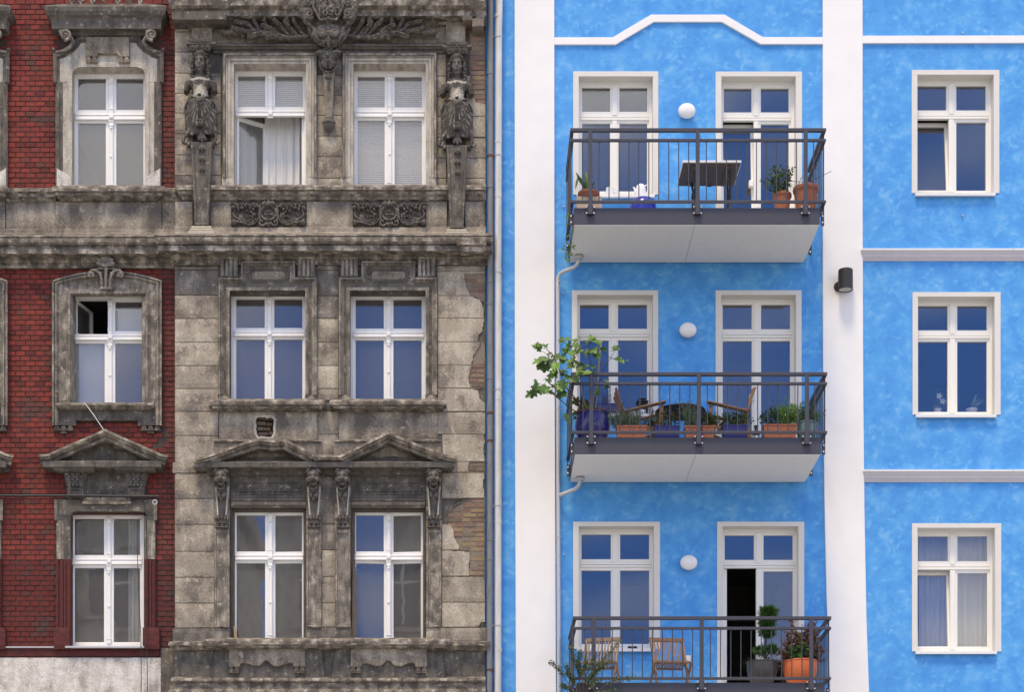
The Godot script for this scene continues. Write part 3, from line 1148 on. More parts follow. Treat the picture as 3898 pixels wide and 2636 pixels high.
func brick_bays(bld: Node3D) -> void:
	var holes := []
	for dx in [0.0, -350.0]:
		for hl in [[160.0, 148.0, 336.0, 436.0], [160.0, 662.0, 333.0, 935.0], [155.0, 1166.0, 330.0, 1470.0]]:
			holes.append([hl[0] + dx, hl[1], hl[2] + dx, hl[3]])
	var mb := MB.new()
	wall(mb, -460.0, -140.0, 420.0, 1500.0, ZB, holes)
	var w := put(mb, "brick_wall", M.mortar, bld, "dark red brick wall with soot on some courses")
	# the bricks: the ones that show best each on their own, the rest together
	var pitch := 11.6
	var lens := 22.2
	var specs := []
	for zone in [[-24.0, 428.0], [612.0, 1471.0]]:
		var row := 0
		var y: float = zone[0]
		while y < zone[1] - 6.0:
			var x := -130.0 - (lens * 0.5 if row % 2 == 0 else 0.0)
			while x < 398.0:
				var l := lens
				if x + l > 399.0:
					l = 399.0 - x
				var cx := x + l * 0.5
				var cy := y + pitch * 0.5
				var hidden := l < 5.0
				for dx in [0.0, -350.0]:
					var q: float = cx - dx
					if cy < 428.0 and q > 127.0 and q < 364.0 and cy > 20.0:
						hidden = true
					if cy > 640.0 and cy < 962.0 and q > 124.0 and q < 361.0:
						hidden = true
					if cy > 1040.0 and cy < 1130.0 and q > 150.0 and q < 335.0:
						hidden = true
					if cy > 1130.0 and q > 130.0 and q < 352.0:
						hidden = true
					if cy > 1010.0 and cy < 1045.0 and q > 190.0 and q < 290.0:
						hidden = true
				if not hidden:
					specs.append([cx, cy, l, y])
				x += lens
			y += pitch
			row += 1
	var kinds := []
	for i in 6:
		kinds.append(brick_mesh(300 + i, lens - 1.1, pitch - 1.15, 0.008 + 0.0012 * i))
	var shared := {}
	var rest := MB.new()
	var single := 0
	for s in specs:
		var r := rng.randf()
		var painted: bool = s[1] > 1268.0
		var tone := brick_tone(s[0], s[1], r, painted)
		var kind := rng.randi() % 6
		var p := V(s[0], s[1], ZB)
		p.z = ZB + rng.randf_range(-0.002, 0.003)
		if rng.randf() < 0.012 and s[0] > 355.0:
			continue
		if single < 300 and s[0] > 2.0 and s[0] < 128.0 and s[1] > 630.0 and s[1] < 1268.0 and s[2] > 20.0:
			# tones are gathered into a few steps so that like bricks share one mesh
			var key := "%d_%d_%d_%d" % [kind, int(tone.r * 26.0), int(tone.g * 40.0), int(tone.b * 40.0)]
			if not shared.has(key):
				var b := MB.new()
				b.v = kinds[kind].v
				b.n = kinds[kind].n
				b.ix = kinds[kind].ix
				for q in b.v.size():
					b.c.push_back(tone)
				shared[key] = b.mesh(true)
				shared[key].surface_set_material(0, M.brick)
			var o := MeshInstance3D.new()
			o.name = "brick"
			o.mesh = shared[key]
			w.add_child(o, true)
			o.position = p - org[w]
			single += 1
		else:
			var k0 := rest.v.size()
			for q in kinds[kind].v.size():
				var vq: Vector3 = kinds[kind].v[q]
				vq.x *= (s[2] - 1.1) / (lens - 1.1)
				rest.v.push_back(vq + p)
				rest.n.push_back(kinds[kind].n[q])
				rest.c.push_back(tone)
			for q in kinds[kind].ix:
				rest.ix.push_back(k0 + q)
	var ro := put(rest, "brickwork", M.brick, w)
	ro.set_meta("kind", "stuff")
	# red painted band and pale rendered base below
	mb = MB.new()
	rough_rect(mb, -460.0, 1473.0, 362.0, 1491.0, -0.03, -0.1, 0.6, 0.004)
	put(mb, "painted_band", M.red_paint, bld, "red painted plaster band under the lowest brick courses")
	mb = MB.new()
	rough_rect(mb, -460.0, 1494.0, 365.0, 1700.0, -0.035, -0.2, 0.4, 0.006)
	put(mb, "rendered_base", M.white_plaster, bld, "patched off-white render below the red band")
	mb = MB.new()
	rough_rect(mb, 365.0, 1472.0, 398.0, 1700.0, -0.03, -0.2, 0.4, 0.006)
	put(mb, "corner_strip", M.soot, bld)
	# thin light slates along the top of the band
	mb = MB.new()
	pbox(mb, -380.0, 1468.5, 124.0, 1471.5, 0.0, -0.1, 0.002)
	put(mb, "slate_edge", M.galv, bld)

func pediment(bld: Node3D, pts: Array, z0: float, zf: float, called := "pediment") -> void:
	# raking mouldings over an opening
	var mb := MB.new()
	sweep(mb, pts, [[1.5, z0], [1.0, zf], [-4.0, zf + 0.01], [-8.0, zf - 0.02], [-11.0, zf - 0.03], [-12.0, zf - 0.075], [-21.0, zf - 0.08], [-22.0, zf - 0.10], [-29.0, z0]], false, 0.004, 7.0)
	put(mb, called, M.ledge, bld)

func scale_console(bld: Node3D, cx: float, dx: float, z0: float) -> void:
	# flared console covered with fish-scale leaves
	var c := cx + dx
	var g := sub("console", bld, "flared console covered with carved fish scales")
	var mb := MB.new()
	var zs := z0 + 0.20
	mold(mb, c - 31.0, c + 31.0, [[1060.0, zs], [1066.0, zs], [1070.0, zs - 0.03], [1073.0, zs - 0.07], [null, z0]], z0 + 0.10, 0.003)
	put(mb, "cap", M.soot, g)
	mb = MB.new()
	prism(mb, vv([[c - 28, 1071], [c + 28, 1071], [c + 19, 1105], [c - 19, 1105]]), z0 + 0.085, z0 - 0.02, 1.0)
	prism(mb, vv([[c - 19, 1105], [c + 19, 1105], [c + 19, 1126], [c + 25, 1130], [c - 25, 1130], [c - 19, 1126]]), z0 + 0.07, z0 - 0.02, 1.0)
	panel_frame(mb, c - 14, 1109, c + 14, 1127, z0 + 0.07)
	put(mb, "block", M.soot, g)
	for r in 5:
		var y := 1074.0 + r * 6.3
		var half := lerpf(25.0, 17.5, r / 4.0)
		var n := 4 if r % 2 == 0 else 3
		for i in n:
			var x := c - half + (i + 0.5) * half * 2.0 / n
			mb = MB.new()
			var w := half * 2.0 / n * 0.5
			mb.ball(V(x, y + 2.0, z0 + 0.092), Vector3(w * U * 0.98, 4.4 * U, 0.020), 10, Basis(Vector3.RIGHT, -0.35))
			put(mb, "scale", M.soot, g)

func spiral(mb: MB, cx: float, cy: float, r0: float, a0: float, turns: float, w0: float, w1: float, z: float) -> void:
	var pts := []
	var rad := []
	var st := 26
	for i in st + 1:
		var t := float(i) / st
		var a := a0 + turns * TAU * t
		var r := r0 * (1.0 - 0.9 * t)
		pts.append(V(cx + cos(a) * r, cy + sin(a) * r, z))
		rad.append(lerpf(w0, w1, t) * U)
	mb.tube(pts, rad, 8)

func bay_a1(bld: Node3D, dx: float) -> void:
	var g := sub("window_surround", bld, "stucco window surround with scrolled shoulders and a heavy cornice")
	var cx := 246.5 + dx
	var head := vv([[123, 187], [123, 121], [133, 121], [146, 116], [161, 106], [170, 96], [175, 82], [184, 78]])
	head = shifted(head, dx)
	var open := shifted(vv([[164, 187], [164, 166], [166, 159], [172, 154], [182, 152]]), dx)
	var outline := mirrored(head, cx)
	var inner := mirrored(open, cx)
	inner.reverse()
	var poly := outline.duplicate()
	poly.append_array(inner)
	var mb := MB.new()
	prism(mb, poly, 0.0, ZB - 0.02, 0.5)
	for s in [[127.0, 164.0], [329.0, 366.0]]:
		rough_rect(mb, s[0] + dx, 187.0, s[1] + dx, 425.0, -0.002, ZB - 0.02, 0.4, 0.003)
	reveal(mb, 164 + dx, 153, 329 + dx, 436, -0.004, -0.24)
	put(mb, "face", M.plaster_pale, g, "cream plaster face of the surround with grey edges")
	# smooth cream border round the opening
	mb = MB.new()
	var bp := shifted(vv([[164, 424], [164, 168], [166, 160], [172, 155], [184, 152.5]]), dx)
	sweep(mb, mirrored(bp, cx), [[0.3, -0.03], [0.3, 0.008], [9.0, 0.010], [11.0, 0.001]], false, 0.001)
	put(mb, "border", M.plaster_pale, g)
	# shouldered outer moulding
	mb = MB.new()
	for sg in 2:
		var p := shifted(vv([[123, 186], [123, 119.5], [131, 122], [143, 118], [160, 107.5], [170, 97], [175, 86], [196, 83]]), dx)
		var p2 := shifted(vv([[128, 424], [128, 186]]), dx)
		if sg == 1:
			p = mirrored(p, cx).slice(p.size())
			p2 = mirrored(p2, cx).slice(p2.size())
		sweep(mb, p, [[2.0, ZB], [2.0, 0.03], [-3.0, 0.045], [-6.0, 0.045], [-8.0, 0.02], [-11.0, 0.02], [-13.0, 0.0]], false, 0.003)
		sweep(mb, p2, [[1.5, ZB], [1.5, 0.015], [-3.0, 0.028], [-7.0, 0.028], [-9.0, 0.008], [-13.0, 0.012], [-15.0, -0.001]], false, 0.004)
		var m := -1.0 if sg == 0 else 1.0
		mb.ball(V(cx + m * 124.0, 113.0, 0.03), Vector3(0.03, 0.03, 0.03), 10)
		put(mb, "moulding", M.soot, g)
		mb = MB.new()
	for sg in [-1.0, 1.0]:
		mb = MB.new()
		spiral(mb, cx + sg * 98.0, 79.0, 13.0, PI * 0.5 - sg * 0.2, sg * 1.75, 4.0, 2.2, 0.16)
		mb.lathe(V(cx + sg * 98.0, 79.0, 0.02), [[0.0, 0.14], [0.07, 0.135], [0.078, 0.12], [0.078, 0.0]], 18, Basis(Vector3.RIGHT, PI / 2))
		mb.ball(V(cx + sg * 98.0, 79.0, 0.165), Vector3(0.024, 0.024, 0.02), 10)
		mb.tube([V(cx + sg * 86.0, 84.0, 0.13), V(cx + sg * 80.0, 94.0, 0.10), V(cx + sg * 86.0, 106.0, 0.075), V(cx + sg * 102.0, 116.0, 0.055), V(cx + sg * 120.0, 118.0, 0.04)], [0.026, 0.034, 0.032, 0.026, 0.016], 8)
		put(mb, "scroll", M.jamb, g)
	mb = MB.new()
	mold(mb, 150.0 + dx, 343.0 + dx, [[9.0, 0.02], [12.0, 0.25], [15.0, 0.27], [24.0, 0.262], [34.0, 0.235], [40.0, 0.20], [43.0, 0.19], [62.0, 0.175], [65.0, 0.175], [null, 0.075], [79.0, 0.06], [84.0, 0.02]], 0.0, 0.004)
	put(mb, "cornice", M.soot, g)
	mb = MB.new()
	prism(mb, shifted(vv([[195, 83], [294, 83], [294, 128], [268, 128], [266, 121.5], [223, 121.5], [221, 128], [195, 128]]), dx), 0.055, -0.02, 1.4)
	guttae(mb, 195 + dx, 221 + dx, 128, 141, 0.05, -0.02, 2)
	guttae(mb, 268 + dx, 294 + dx, 128, 141, 0.05, -0.02, 2)
	put(mb, "apron_panel", M.plaster, g)
	# lighter cement patches at the feet
	for sg in 2:
		mb = MB.new()
		var p := vv([[129, 381], [136, 386], [150, 394], [161, 404], [163, 424], [129, 424]])
		var q := shifted(p, dx)
		if sg == 1:
			q = []
			for e in p:
				q.append(Vector2(2.0 * 246.5 - e.x + dx, e.y))
		prism(mb, q, 0.034, -0.02, 1.5)
		put(mb, "cement_patch", M.white_plaster, g, "pale cement patch at the foot of the surround")
	# worn crest on the cornice
	mb = MB.new()
	for q in [[165, 4, 5], [186, 1, 7], [212, 3, 6], [240, -4, 9], [270, 2, 6], [296, 0, 7], [320, 4, 5]]:
		spiral(mb, q[0] + dx, q[1], q[2] * 1.1, PI * 0.5, 1.3, 2.8, 1.6, 0.17)
	pbox(mb, 152 + dx, 8, 336 + dx, 12, 0.2, 0.0, 0.01)
	put(mb, "crest", M.ledge, g)

func bay_a2(bld: Node3D, dx: float) -> void:
	var g := sub("window_surround", bld, "peeling stucco surround with a segmental head and a shell keystone")
	var cx := 243.0 + dx
	var arc := []
	for i in 15:
		var t := i / 14.0
		arc.append(Vector2(lerpf(119.5, 366.5, t) + dx, 637.0 - 21.0 * (1.0 - pow(t * 2.0 - 1.0, 2.0))))
	var poly := arc.duplicate()
	poly.append_array(shifted(vv([[366.5, 662], [119.5, 662]]), dx))
	var mb := MB.new()
	prism(mb, poly, 0.0, ZB - 0.02, 0.4)
	for s in [[119.5, 166.0], [323.0, 366.5]]:
		rough_rect(mb, s[0] + dx, 662, s[1] + dx, 916, -0.002, ZB - 0.02, 0.3, 0.004)
	reveal(mb, 166 + dx, 662, 323 + dx, 928, -0.004, -0.24)
	put(mb, "face", M.jamb, g)
	mb = MB.new()
	var p := [Vector2(119.5 + dx, 966)]
	p.append_array(arc)
	p.append(Vector2(366.5 + dx, 966))
	sweep(mb, p, [[0.8, ZB], [0.8, 0.055], [-3.0, 0.062], [-3.6, 0.03], [-6.0, 0.034], [-6.6, 0.05], [-9.5, 0.046], [-10.2, 0.018], [-13.0, 0.014], [-13.5, -0.002]], false, 0.002)
	sweep(mb, shifted(vv([[157, 916], [157, 664], [334, 664], [334, 916]]), dx), [[-7.0, -0.02], [-7.0, 0.012], [-3.4, 0.014], [-3.0, 0.045], [1.6, 0.048], [2.2, 0.02], [6.0, 0.016], [6.6, -0.001]], false, 0.002)
	put(mb, "moulding", M.jamb, g)
	mb = MB.new()
	prism(mb, shifted(vv([[119.5, 918], [366.5, 918], [366.5, 966], [319, 966], [319, 950], [168, 950], [168, 966], [119.5, 966]]), dx), 0.0, ZB - 0.02, 0.6)
	sweep(mb, shifted(vv([[319, 967], [319, 951], [168, 951], [168, 967]]), dx), [[-1.0, ZB], [-1.0, 0.02], [2.0, 0.024], [4.0, 0.012], [6.0, 0.0]], false, 0.002)
	put(mb, "apron_panel", M.soot, g)
	for s in [[121.0, 168.0], [319.0, 365.0]]:
		mb = MB.new()
		guttae(mb, s[0] + dx, s[1] + dx, 967, 978, 0.0, ZB - 0.02, 3)
		guttae(mb, s[0] + 15 + dx, s[1] - 15 + dx, 978, 984, -0.01, ZB - 0.02, 1)
		put(mb, "hanging_pegs", M.soot, g)
	mb = MB.new()
	mold(mb, 150.0 + dx, 333.0 + dx, [[914.5, 0.0], [915.5, 0.125], [920.0, 0.13], [922.0, 0.115], [928.0, 0.07], [932.0, 0.02]], 0.0, 0.003)
	put(mb, "sill", M.jamb, g)
	# weathered blind stops at both sides of the opening
	for q in [159.0, 322.0]:
		mb = MB.new()
		pbox(mb, q + dx, 672, q + 6.5 + dx, 916, -0.04, -0.12, 0.004)
		put(mb, "wooden_stop", M.raw_wood, g)
	# shell and volutes, carved
	if shell_mesh == null:
		var f := SDF.new(Vector3(-46, -28, -2), Vector3(46, 60, 24), 1.15)
		for i in 7:
			var a := PI + PI * (i + 0.5) / 7.0
			var tip := Vector3(cos(a) * 17.0, 9.0 + sin(a) * 21.0, 12.0)
			f.cap(Vector3(0, 8, 7), tip, 2.6, 4.6, 1.0)
		for i in 6:
			var a := PI + PI * (i + 1.0) / 7.0
			f.cap(Vector3(0, 6, 14), Vector3(cos(a) * 19.0, 9.0 + sin(a) * 23.0, 17.0), 1.0, 1.8, 0.6, true)
		f.ell(Vector3(0, 4, 16), Vector3(9, 7, 5), 2.0, true)
		f.cap(Vector3(-18, 13, 6), Vector3(18, 13, 6), 2.0, 2.0, 1.0)
		for sg in [-1.0, 1.0]:
			f.path([Vector3(sg * 9, 58, 6), Vector3(sg * 10, 40, 7), Vector3(sg * 13, 26, 8), Vector3(sg * 21, 18, 9), Vector3(sg * 31, 18, 9), Vector3(sg * 37, 24, 9)], 3.4, 3.4, 1.5)
			f.curl(Vector3(sg * 32, 27, 9), 7.0, PI if sg < 0 else 0.0, sg * 1.2, 2.6, 1.8, 0.8, 3.0)
		f.cap(Vector3(0, 16, 7), Vector3(0, 58, 7), 4.0, 3.0, 1.5)
		f.cap(Vector3(-10, 59, 6), Vector3(10, 59, 6), 3.5, 3.5, 2.0)
		f.rough(wob, 0.8)
		var s := MB.new()
		f.build(s, func(q: Vector3) -> Vector3: return Vector3(q.x, -q.y, q.z) * U, func(q: Vector3) -> Color:
			var c := flake(q, 0.08) * 1.6
			c.a = 1.0
			return c)
		shell_mesh = s
	var o := put(shell_mesh, "shell_keystone", M.figure, g)
	o.position = V(242.0 + dx, 600.0, 0.05)

var shell_mesh = null

func flake(q: Vector3, more: float) -> Color:
	# soot-dark stucco with small pale chips
	var a := wob.get_noise_3d(q.x * 0.09, q.y * 0.09, q.z * 0.09) + 0.35 * wob2.get_noise_3d(q.x * 0.3, q.y * 0.3, q.z * 0.3)
	var c := Color(0.080, 0.070, 0.061).lerp(Color(0.165, 0.145, 0.123), smoothstep(-0.45, 0.45, a))
	return c.lerp(Color(0.36, 0.33, 0.28), 0.8 * smoothstep(0.52 - more, 0.60 - more, a))

func bay_a3(bld: Node3D, dx: float) -> void:
	var g := sub("window_surround", bld, "sooty surround under a small pediment, its lower jambs painted red")
	var cx := 239.0 + dx
	var mb := MB.new()
	# head and upper jambs
	prism(mb, shifted(vv([[126, 1134], [355, 1134], [355, 1172], [336, 1172], [329, 1164], [316, 1161.5], [176, 1161.5], [164, 1164], [160, 1172], [126, 1172]]), dx), 0.0, ZB - 0.02, 0.5)
	for s in [[128.0, 160.0], [327.0, 354.0]]:
		rough_rect(mb, s[0] + dx, 1172, s[1] + dx, 1271, -0.002, ZB - 0.02, 0.3, 0.004)
	put(mb, "face", M.soot, g)
	for s in [[128.0, 160.0, 122.0, 158.0], [327.0, 354.0, 324.0, 362.0]]:
		mb = MB.new()
		rough_rect(mb, s[0] + dx, 1270, s[1] + dx, 1474, 0.0, ZB - 0.02, 0.3, 0.004)
		rough_rect(mb, s[2] + dx, 1425, s[3] + dx, 1474, 0.03, ZB - 0.02, 1.5, 0.004)
		for q in ([0.0, 9.0, 17.0] if s[0] < 200.0 else [4.0, 12.0, 19.0]):
			rough_rect(mb, s[0] + q + dx, 1271, s[0] + q + (5.0 if q != 9.0 else 6.5) + dx, 1426, 0.022, -0.02, 0.8, 0.002)
		put(mb, "painted_jamb", M.red_paint, g, "lower jamb of the surround, painted oxide red")
	mb = MB.new()
	reveal(mb, 160 + dx, 1161.5, 327 + dx, 1474, -0.004, -0.24)
	put(mb, "reveal", M.red_paint, g)
	mb = MB.new()
	for sg in 2:
		var p := shifted(vv([[126, 1182], [126, 1134.5]]), dx)
		var p2 := shifted(vv([[131, 1270], [131, 1182]]), dx)
		if sg == 1:
			p = mirrored(p, cx + 1.5).slice(p.size())
			p2 = mirrored(p2, cx + 1.5).slice(p2.size())
		sweep(mb, p, [[2.0, ZB], [2.0, 0.02], [-2.0, 0.035], [-5.0, 0.035], [-7.0, 0.0]], false, 0.003)
		sweep(mb, p2, [[3.0, ZB], [2.0, 0.012], [-3.0, 0.022], [-7.0, 0.022], [-9.0, 0.006], [-13.0, 0.01], [-15.0, -0.001]], false, 0.004)
		put(mb, "moulding", M.jamb, g)
		mb = MB.new()
	mb = MB.new()
	pbox(mb, 190 + dx, 1130, 296 + dx, 1139, 0.02, -0.02, 0.003)
	pbox(mb, 187 + dx, 1139, 299 + dx, 1145, 0.035, -0.02, 0.004)
	put(mb, "label_moulding", M.ledge, g)
	# field behind the consoles, with a worm-eaten octagon
	mb = MB.new()
	prism(mb, shifted(vv([[150, 1060], [330, 1060], [322, 1134], [158, 1134]]), dx), -0.015, ZB - 0.02, 0.3)
	panel_frame(mb, 205 + dx, 1090, 283 + dx, 1125, -0.012, 10.0)
	put(mb, "frieze", M.soot, g)
	mb = MB.new()
	rough_panel(mb, shifted(vv([[210, 1100], [220, 1094], [268, 1094], [278, 1100], [278, 1116], [268, 1121], [220, 1121], [210, 1116]]), dx), -0.012, 0.014)
	put(mb, "rough_panel", M.soot, g)
	scale_console(g, 171.0, dx, -0.02)
	scale_console(g, 309.0, dx, -0.02)
	mb = MB.new()
	mold(mb, 135.0 + dx, 340.0 + dx, [[1046.0, 0.0], [1047.0, 0.20], [1049.0, 0.21], [1060.5, 0.205], [null, 0.0]], 0.0, 0.004)
	put(mb, "cornice_band", M.soot, g)
	mb = MB.new()
	prism(mb, shifted(vv([[150, 1050], [239, 996], [328, 1050]]), dx), 0.0, ZB - 0.02, 0.0)
	put(mb, "tympanum", M.soot, g)
	pediment(g, shifted(vv([[90, 1034], [110, 1032], [239, 976], [366, 1032], [381, 1036]]), dx), 0.0, 0.24)
	mb = MB.new()
	pbox(mb, 148 + dx, 1467.5, 327 + dx, 1471.5, 0.05, -0.15, 0.002)
	put(mb, "sill", M.galv, g)

func brick_bay_bands(bld: Node3D) -> void:
	# sill band, panels and string course between the upper floors
	for d in [[128.0, 374.0, 0.05, ""], [-222.0, 20.0, 0.05, ""]]:
		var mb := MB.new()
		mold(mb, d[0] + 20.0, d[1] - 20.0, [[421.0, 0.0], [423.0, 0.155], [428.0, 0.165], [434.0, 0.16], [437.0, 0.125], [444.0, 0.115], [451.0, 0.07], [457.0, 0.03]], 0.0, 0.004)
		put(mb, "sill_ledge", M.ledge, bld)
		mb = MB.new()
		rough_rect(mb, d[0] - 1.0, 457.0, d[1] - 8.0, 522.0, 0.012, ZB - 0.02, 1.2, 0.004)
		put(mb, "apron_panel", M.plaster, bld)
	for d in [[14.0, 127.0], [367.0, 399.0]]:
		var mb := MB.new()
		mold(mb, d[0], d[1], [[427.0, -0.03], [428.0, 0.10], [435.0, 0.105], [440.0, 0.07], [447.0, 0.06], [453.0, 0.02], [459.0, -0.01]], -0.03, 0.005, false, false)
		put(mb, "ledge_link", M.ledge, bld)
		mb = MB.new()
		rough_rect(mb, d[0], 458.0, d[1], 522.0, -0.015, ZB - 0.02, 0.6, 0.004)
		put(mb, "link_panel", M.plaster, bld)
	var mb := MB.new()
	mold(mb, -460.0, 399.0, [[520.0, -0.01], [521.0, 0.03], [529.0, 0.035], [531.0, 0.06], [536.0, 0.06]], -0.03, 0.005, false, false)
	put(mb, "base_strip", M.plaster, bld)
	mb = MB.new()
	mold(mb, -460.0, 399.0, [[533.0, 0.0], [535.0, 0.262], [538.0, 0.268], [538.5, 0.25], [543.0, 0.262], [550.0, 0.258], [556.0, 0.23], [557.0, 0.195], [563.5, 0.188], [564.5, 0.212], [576.5, 0.208], [null, 0.07], [589.0, 0.068], [589.5, 0.048], [596.0, 0.03], [598.0, 0.03], [598.5, 0.008], [603.0, 0.004], [605.0, 0.018], [608.5, 0.014], [612.0, -0.05]], -0.03, 0.005, false, false, 6.0)
	put(mb, "string_cornice", M.ledge, bld)

func block_column(bld: Node3D, x0: float, x1: float, ys: Array, zf := 0.085, tones := "") -> void:
	# tones: d sooty, m mixed, p washed pale, one letter for each block from the top
	for i in ys.size() - 1:
		var mb := MB.new()
		rough_rect(mb, x0, ys[i] + 0.9, x1, ys[i + 1] - 0.9, zf + rng.randf_range(-0.003, 0.003), ZR - 0.02, 1.3, 0.005)
		var tn := tones.substr(i, 1) if i < tones.length() else "m"
		put(mb, "plaster_block", {"d": M.plaster_sooty, "p": M.plaster_washed}.get(tn, M.plaster_block), bld)

func broken_block(bld: Node3D, pts: Array, tone := "p") -> void:
	# block whose outer part has fallen off the bricks; the break is ragged
	var out := []
	var p := vv(pts)
	for i in p.size():
		var a: Vector2 = p[i]
		var b: Vector2 = p[(i + 1) % p.size()]
		out.append(a)
		if absf(a.x - b.x) > 1.0 and absf(a.y - b.y) > 1.0:
			var n := int(a.distance_to(b) / 5.0)
			for k in range(1, n):
				out.append(a.lerp(b, float(k) / n) + Vector2(rng.randf_range(-1.6, 1.6), rng.randf_range(-1.2, 1.2)))
	var mb := MB.new()
	prism(mb, out, 0.085, ZR - 0.02, 0.8)
	put(mb, "plaster_block", M.plaster_block if tone == "m" else M.plaster_washed, bld)

func bare_bricks(bld: Node3D, poly: Array, sd: int) -> void:
	var r := RandomNumberGenerator.new()
	r.seed = sd
	var pv := PackedVector2Array()
	for p in poly:
		pv.push_back(Vector2(p[0], p[1]))
	var lo := pv[0]
	var hi := pv[0]
	for p in pv:
		lo = lo.min(p)
		hi = hi.max(p)
	var back := MB.new()
	prism(back, Array(pv), ZR + 0.006, ZR - 0.01, 0.0)
	put(back, "mortar_bed", M.old_mortar, bld)
	var y := lo.y
	var row := 0
	while y < hi.y - 4.0:
		var x := hi.x
		var k := row
		while x > lo.x:
			var l := 32.0 if k % 2 == 0 else 18.5
			l += r.randf_range(-1.5, 1.5)
			if x - l * 0.6 < lo.x and Geometry2D.is_point_in_polygon(Vector2(x - 3.0, y + 5.0), pv):
				l = maxf(x - lo.x, 6.0)
			var c := Vector2(x - l * 0.5, y + 5.5)
			if Geometry2D.is_point_in_polygon(c, pv):
				var mb := brick_mesh(r.randi(), l - 1.8, 9.4 + r.randf_range(-0.7, 0.5), r.randf_range(0.004, 0.014))
				var tone: Color = [Color(0.27, 0.20, 0.125), Color(0.25, 0.165, 0.12), Color(0.26, 0.15, 0.115), Color(0.205, 0.15, 0.11), Color(0.30, 0.22, 0.125), Color(0.22, 0.17, 0.135)][r.randi() % 6] * r.randf_range(0.8, 1.15)
				for q in mb.c.size():
					mb.c[q] = tone
				var o := put(mb, "bare_brick", M.brick, bld)
				o.position = V(c.x, c.y, ZR + 0.004) - org[bld] + Vector3(0, 0, r.randf_range(-0.003, 0.003))
			x -= l
			k += 1
		y += 11.0
		row += 1

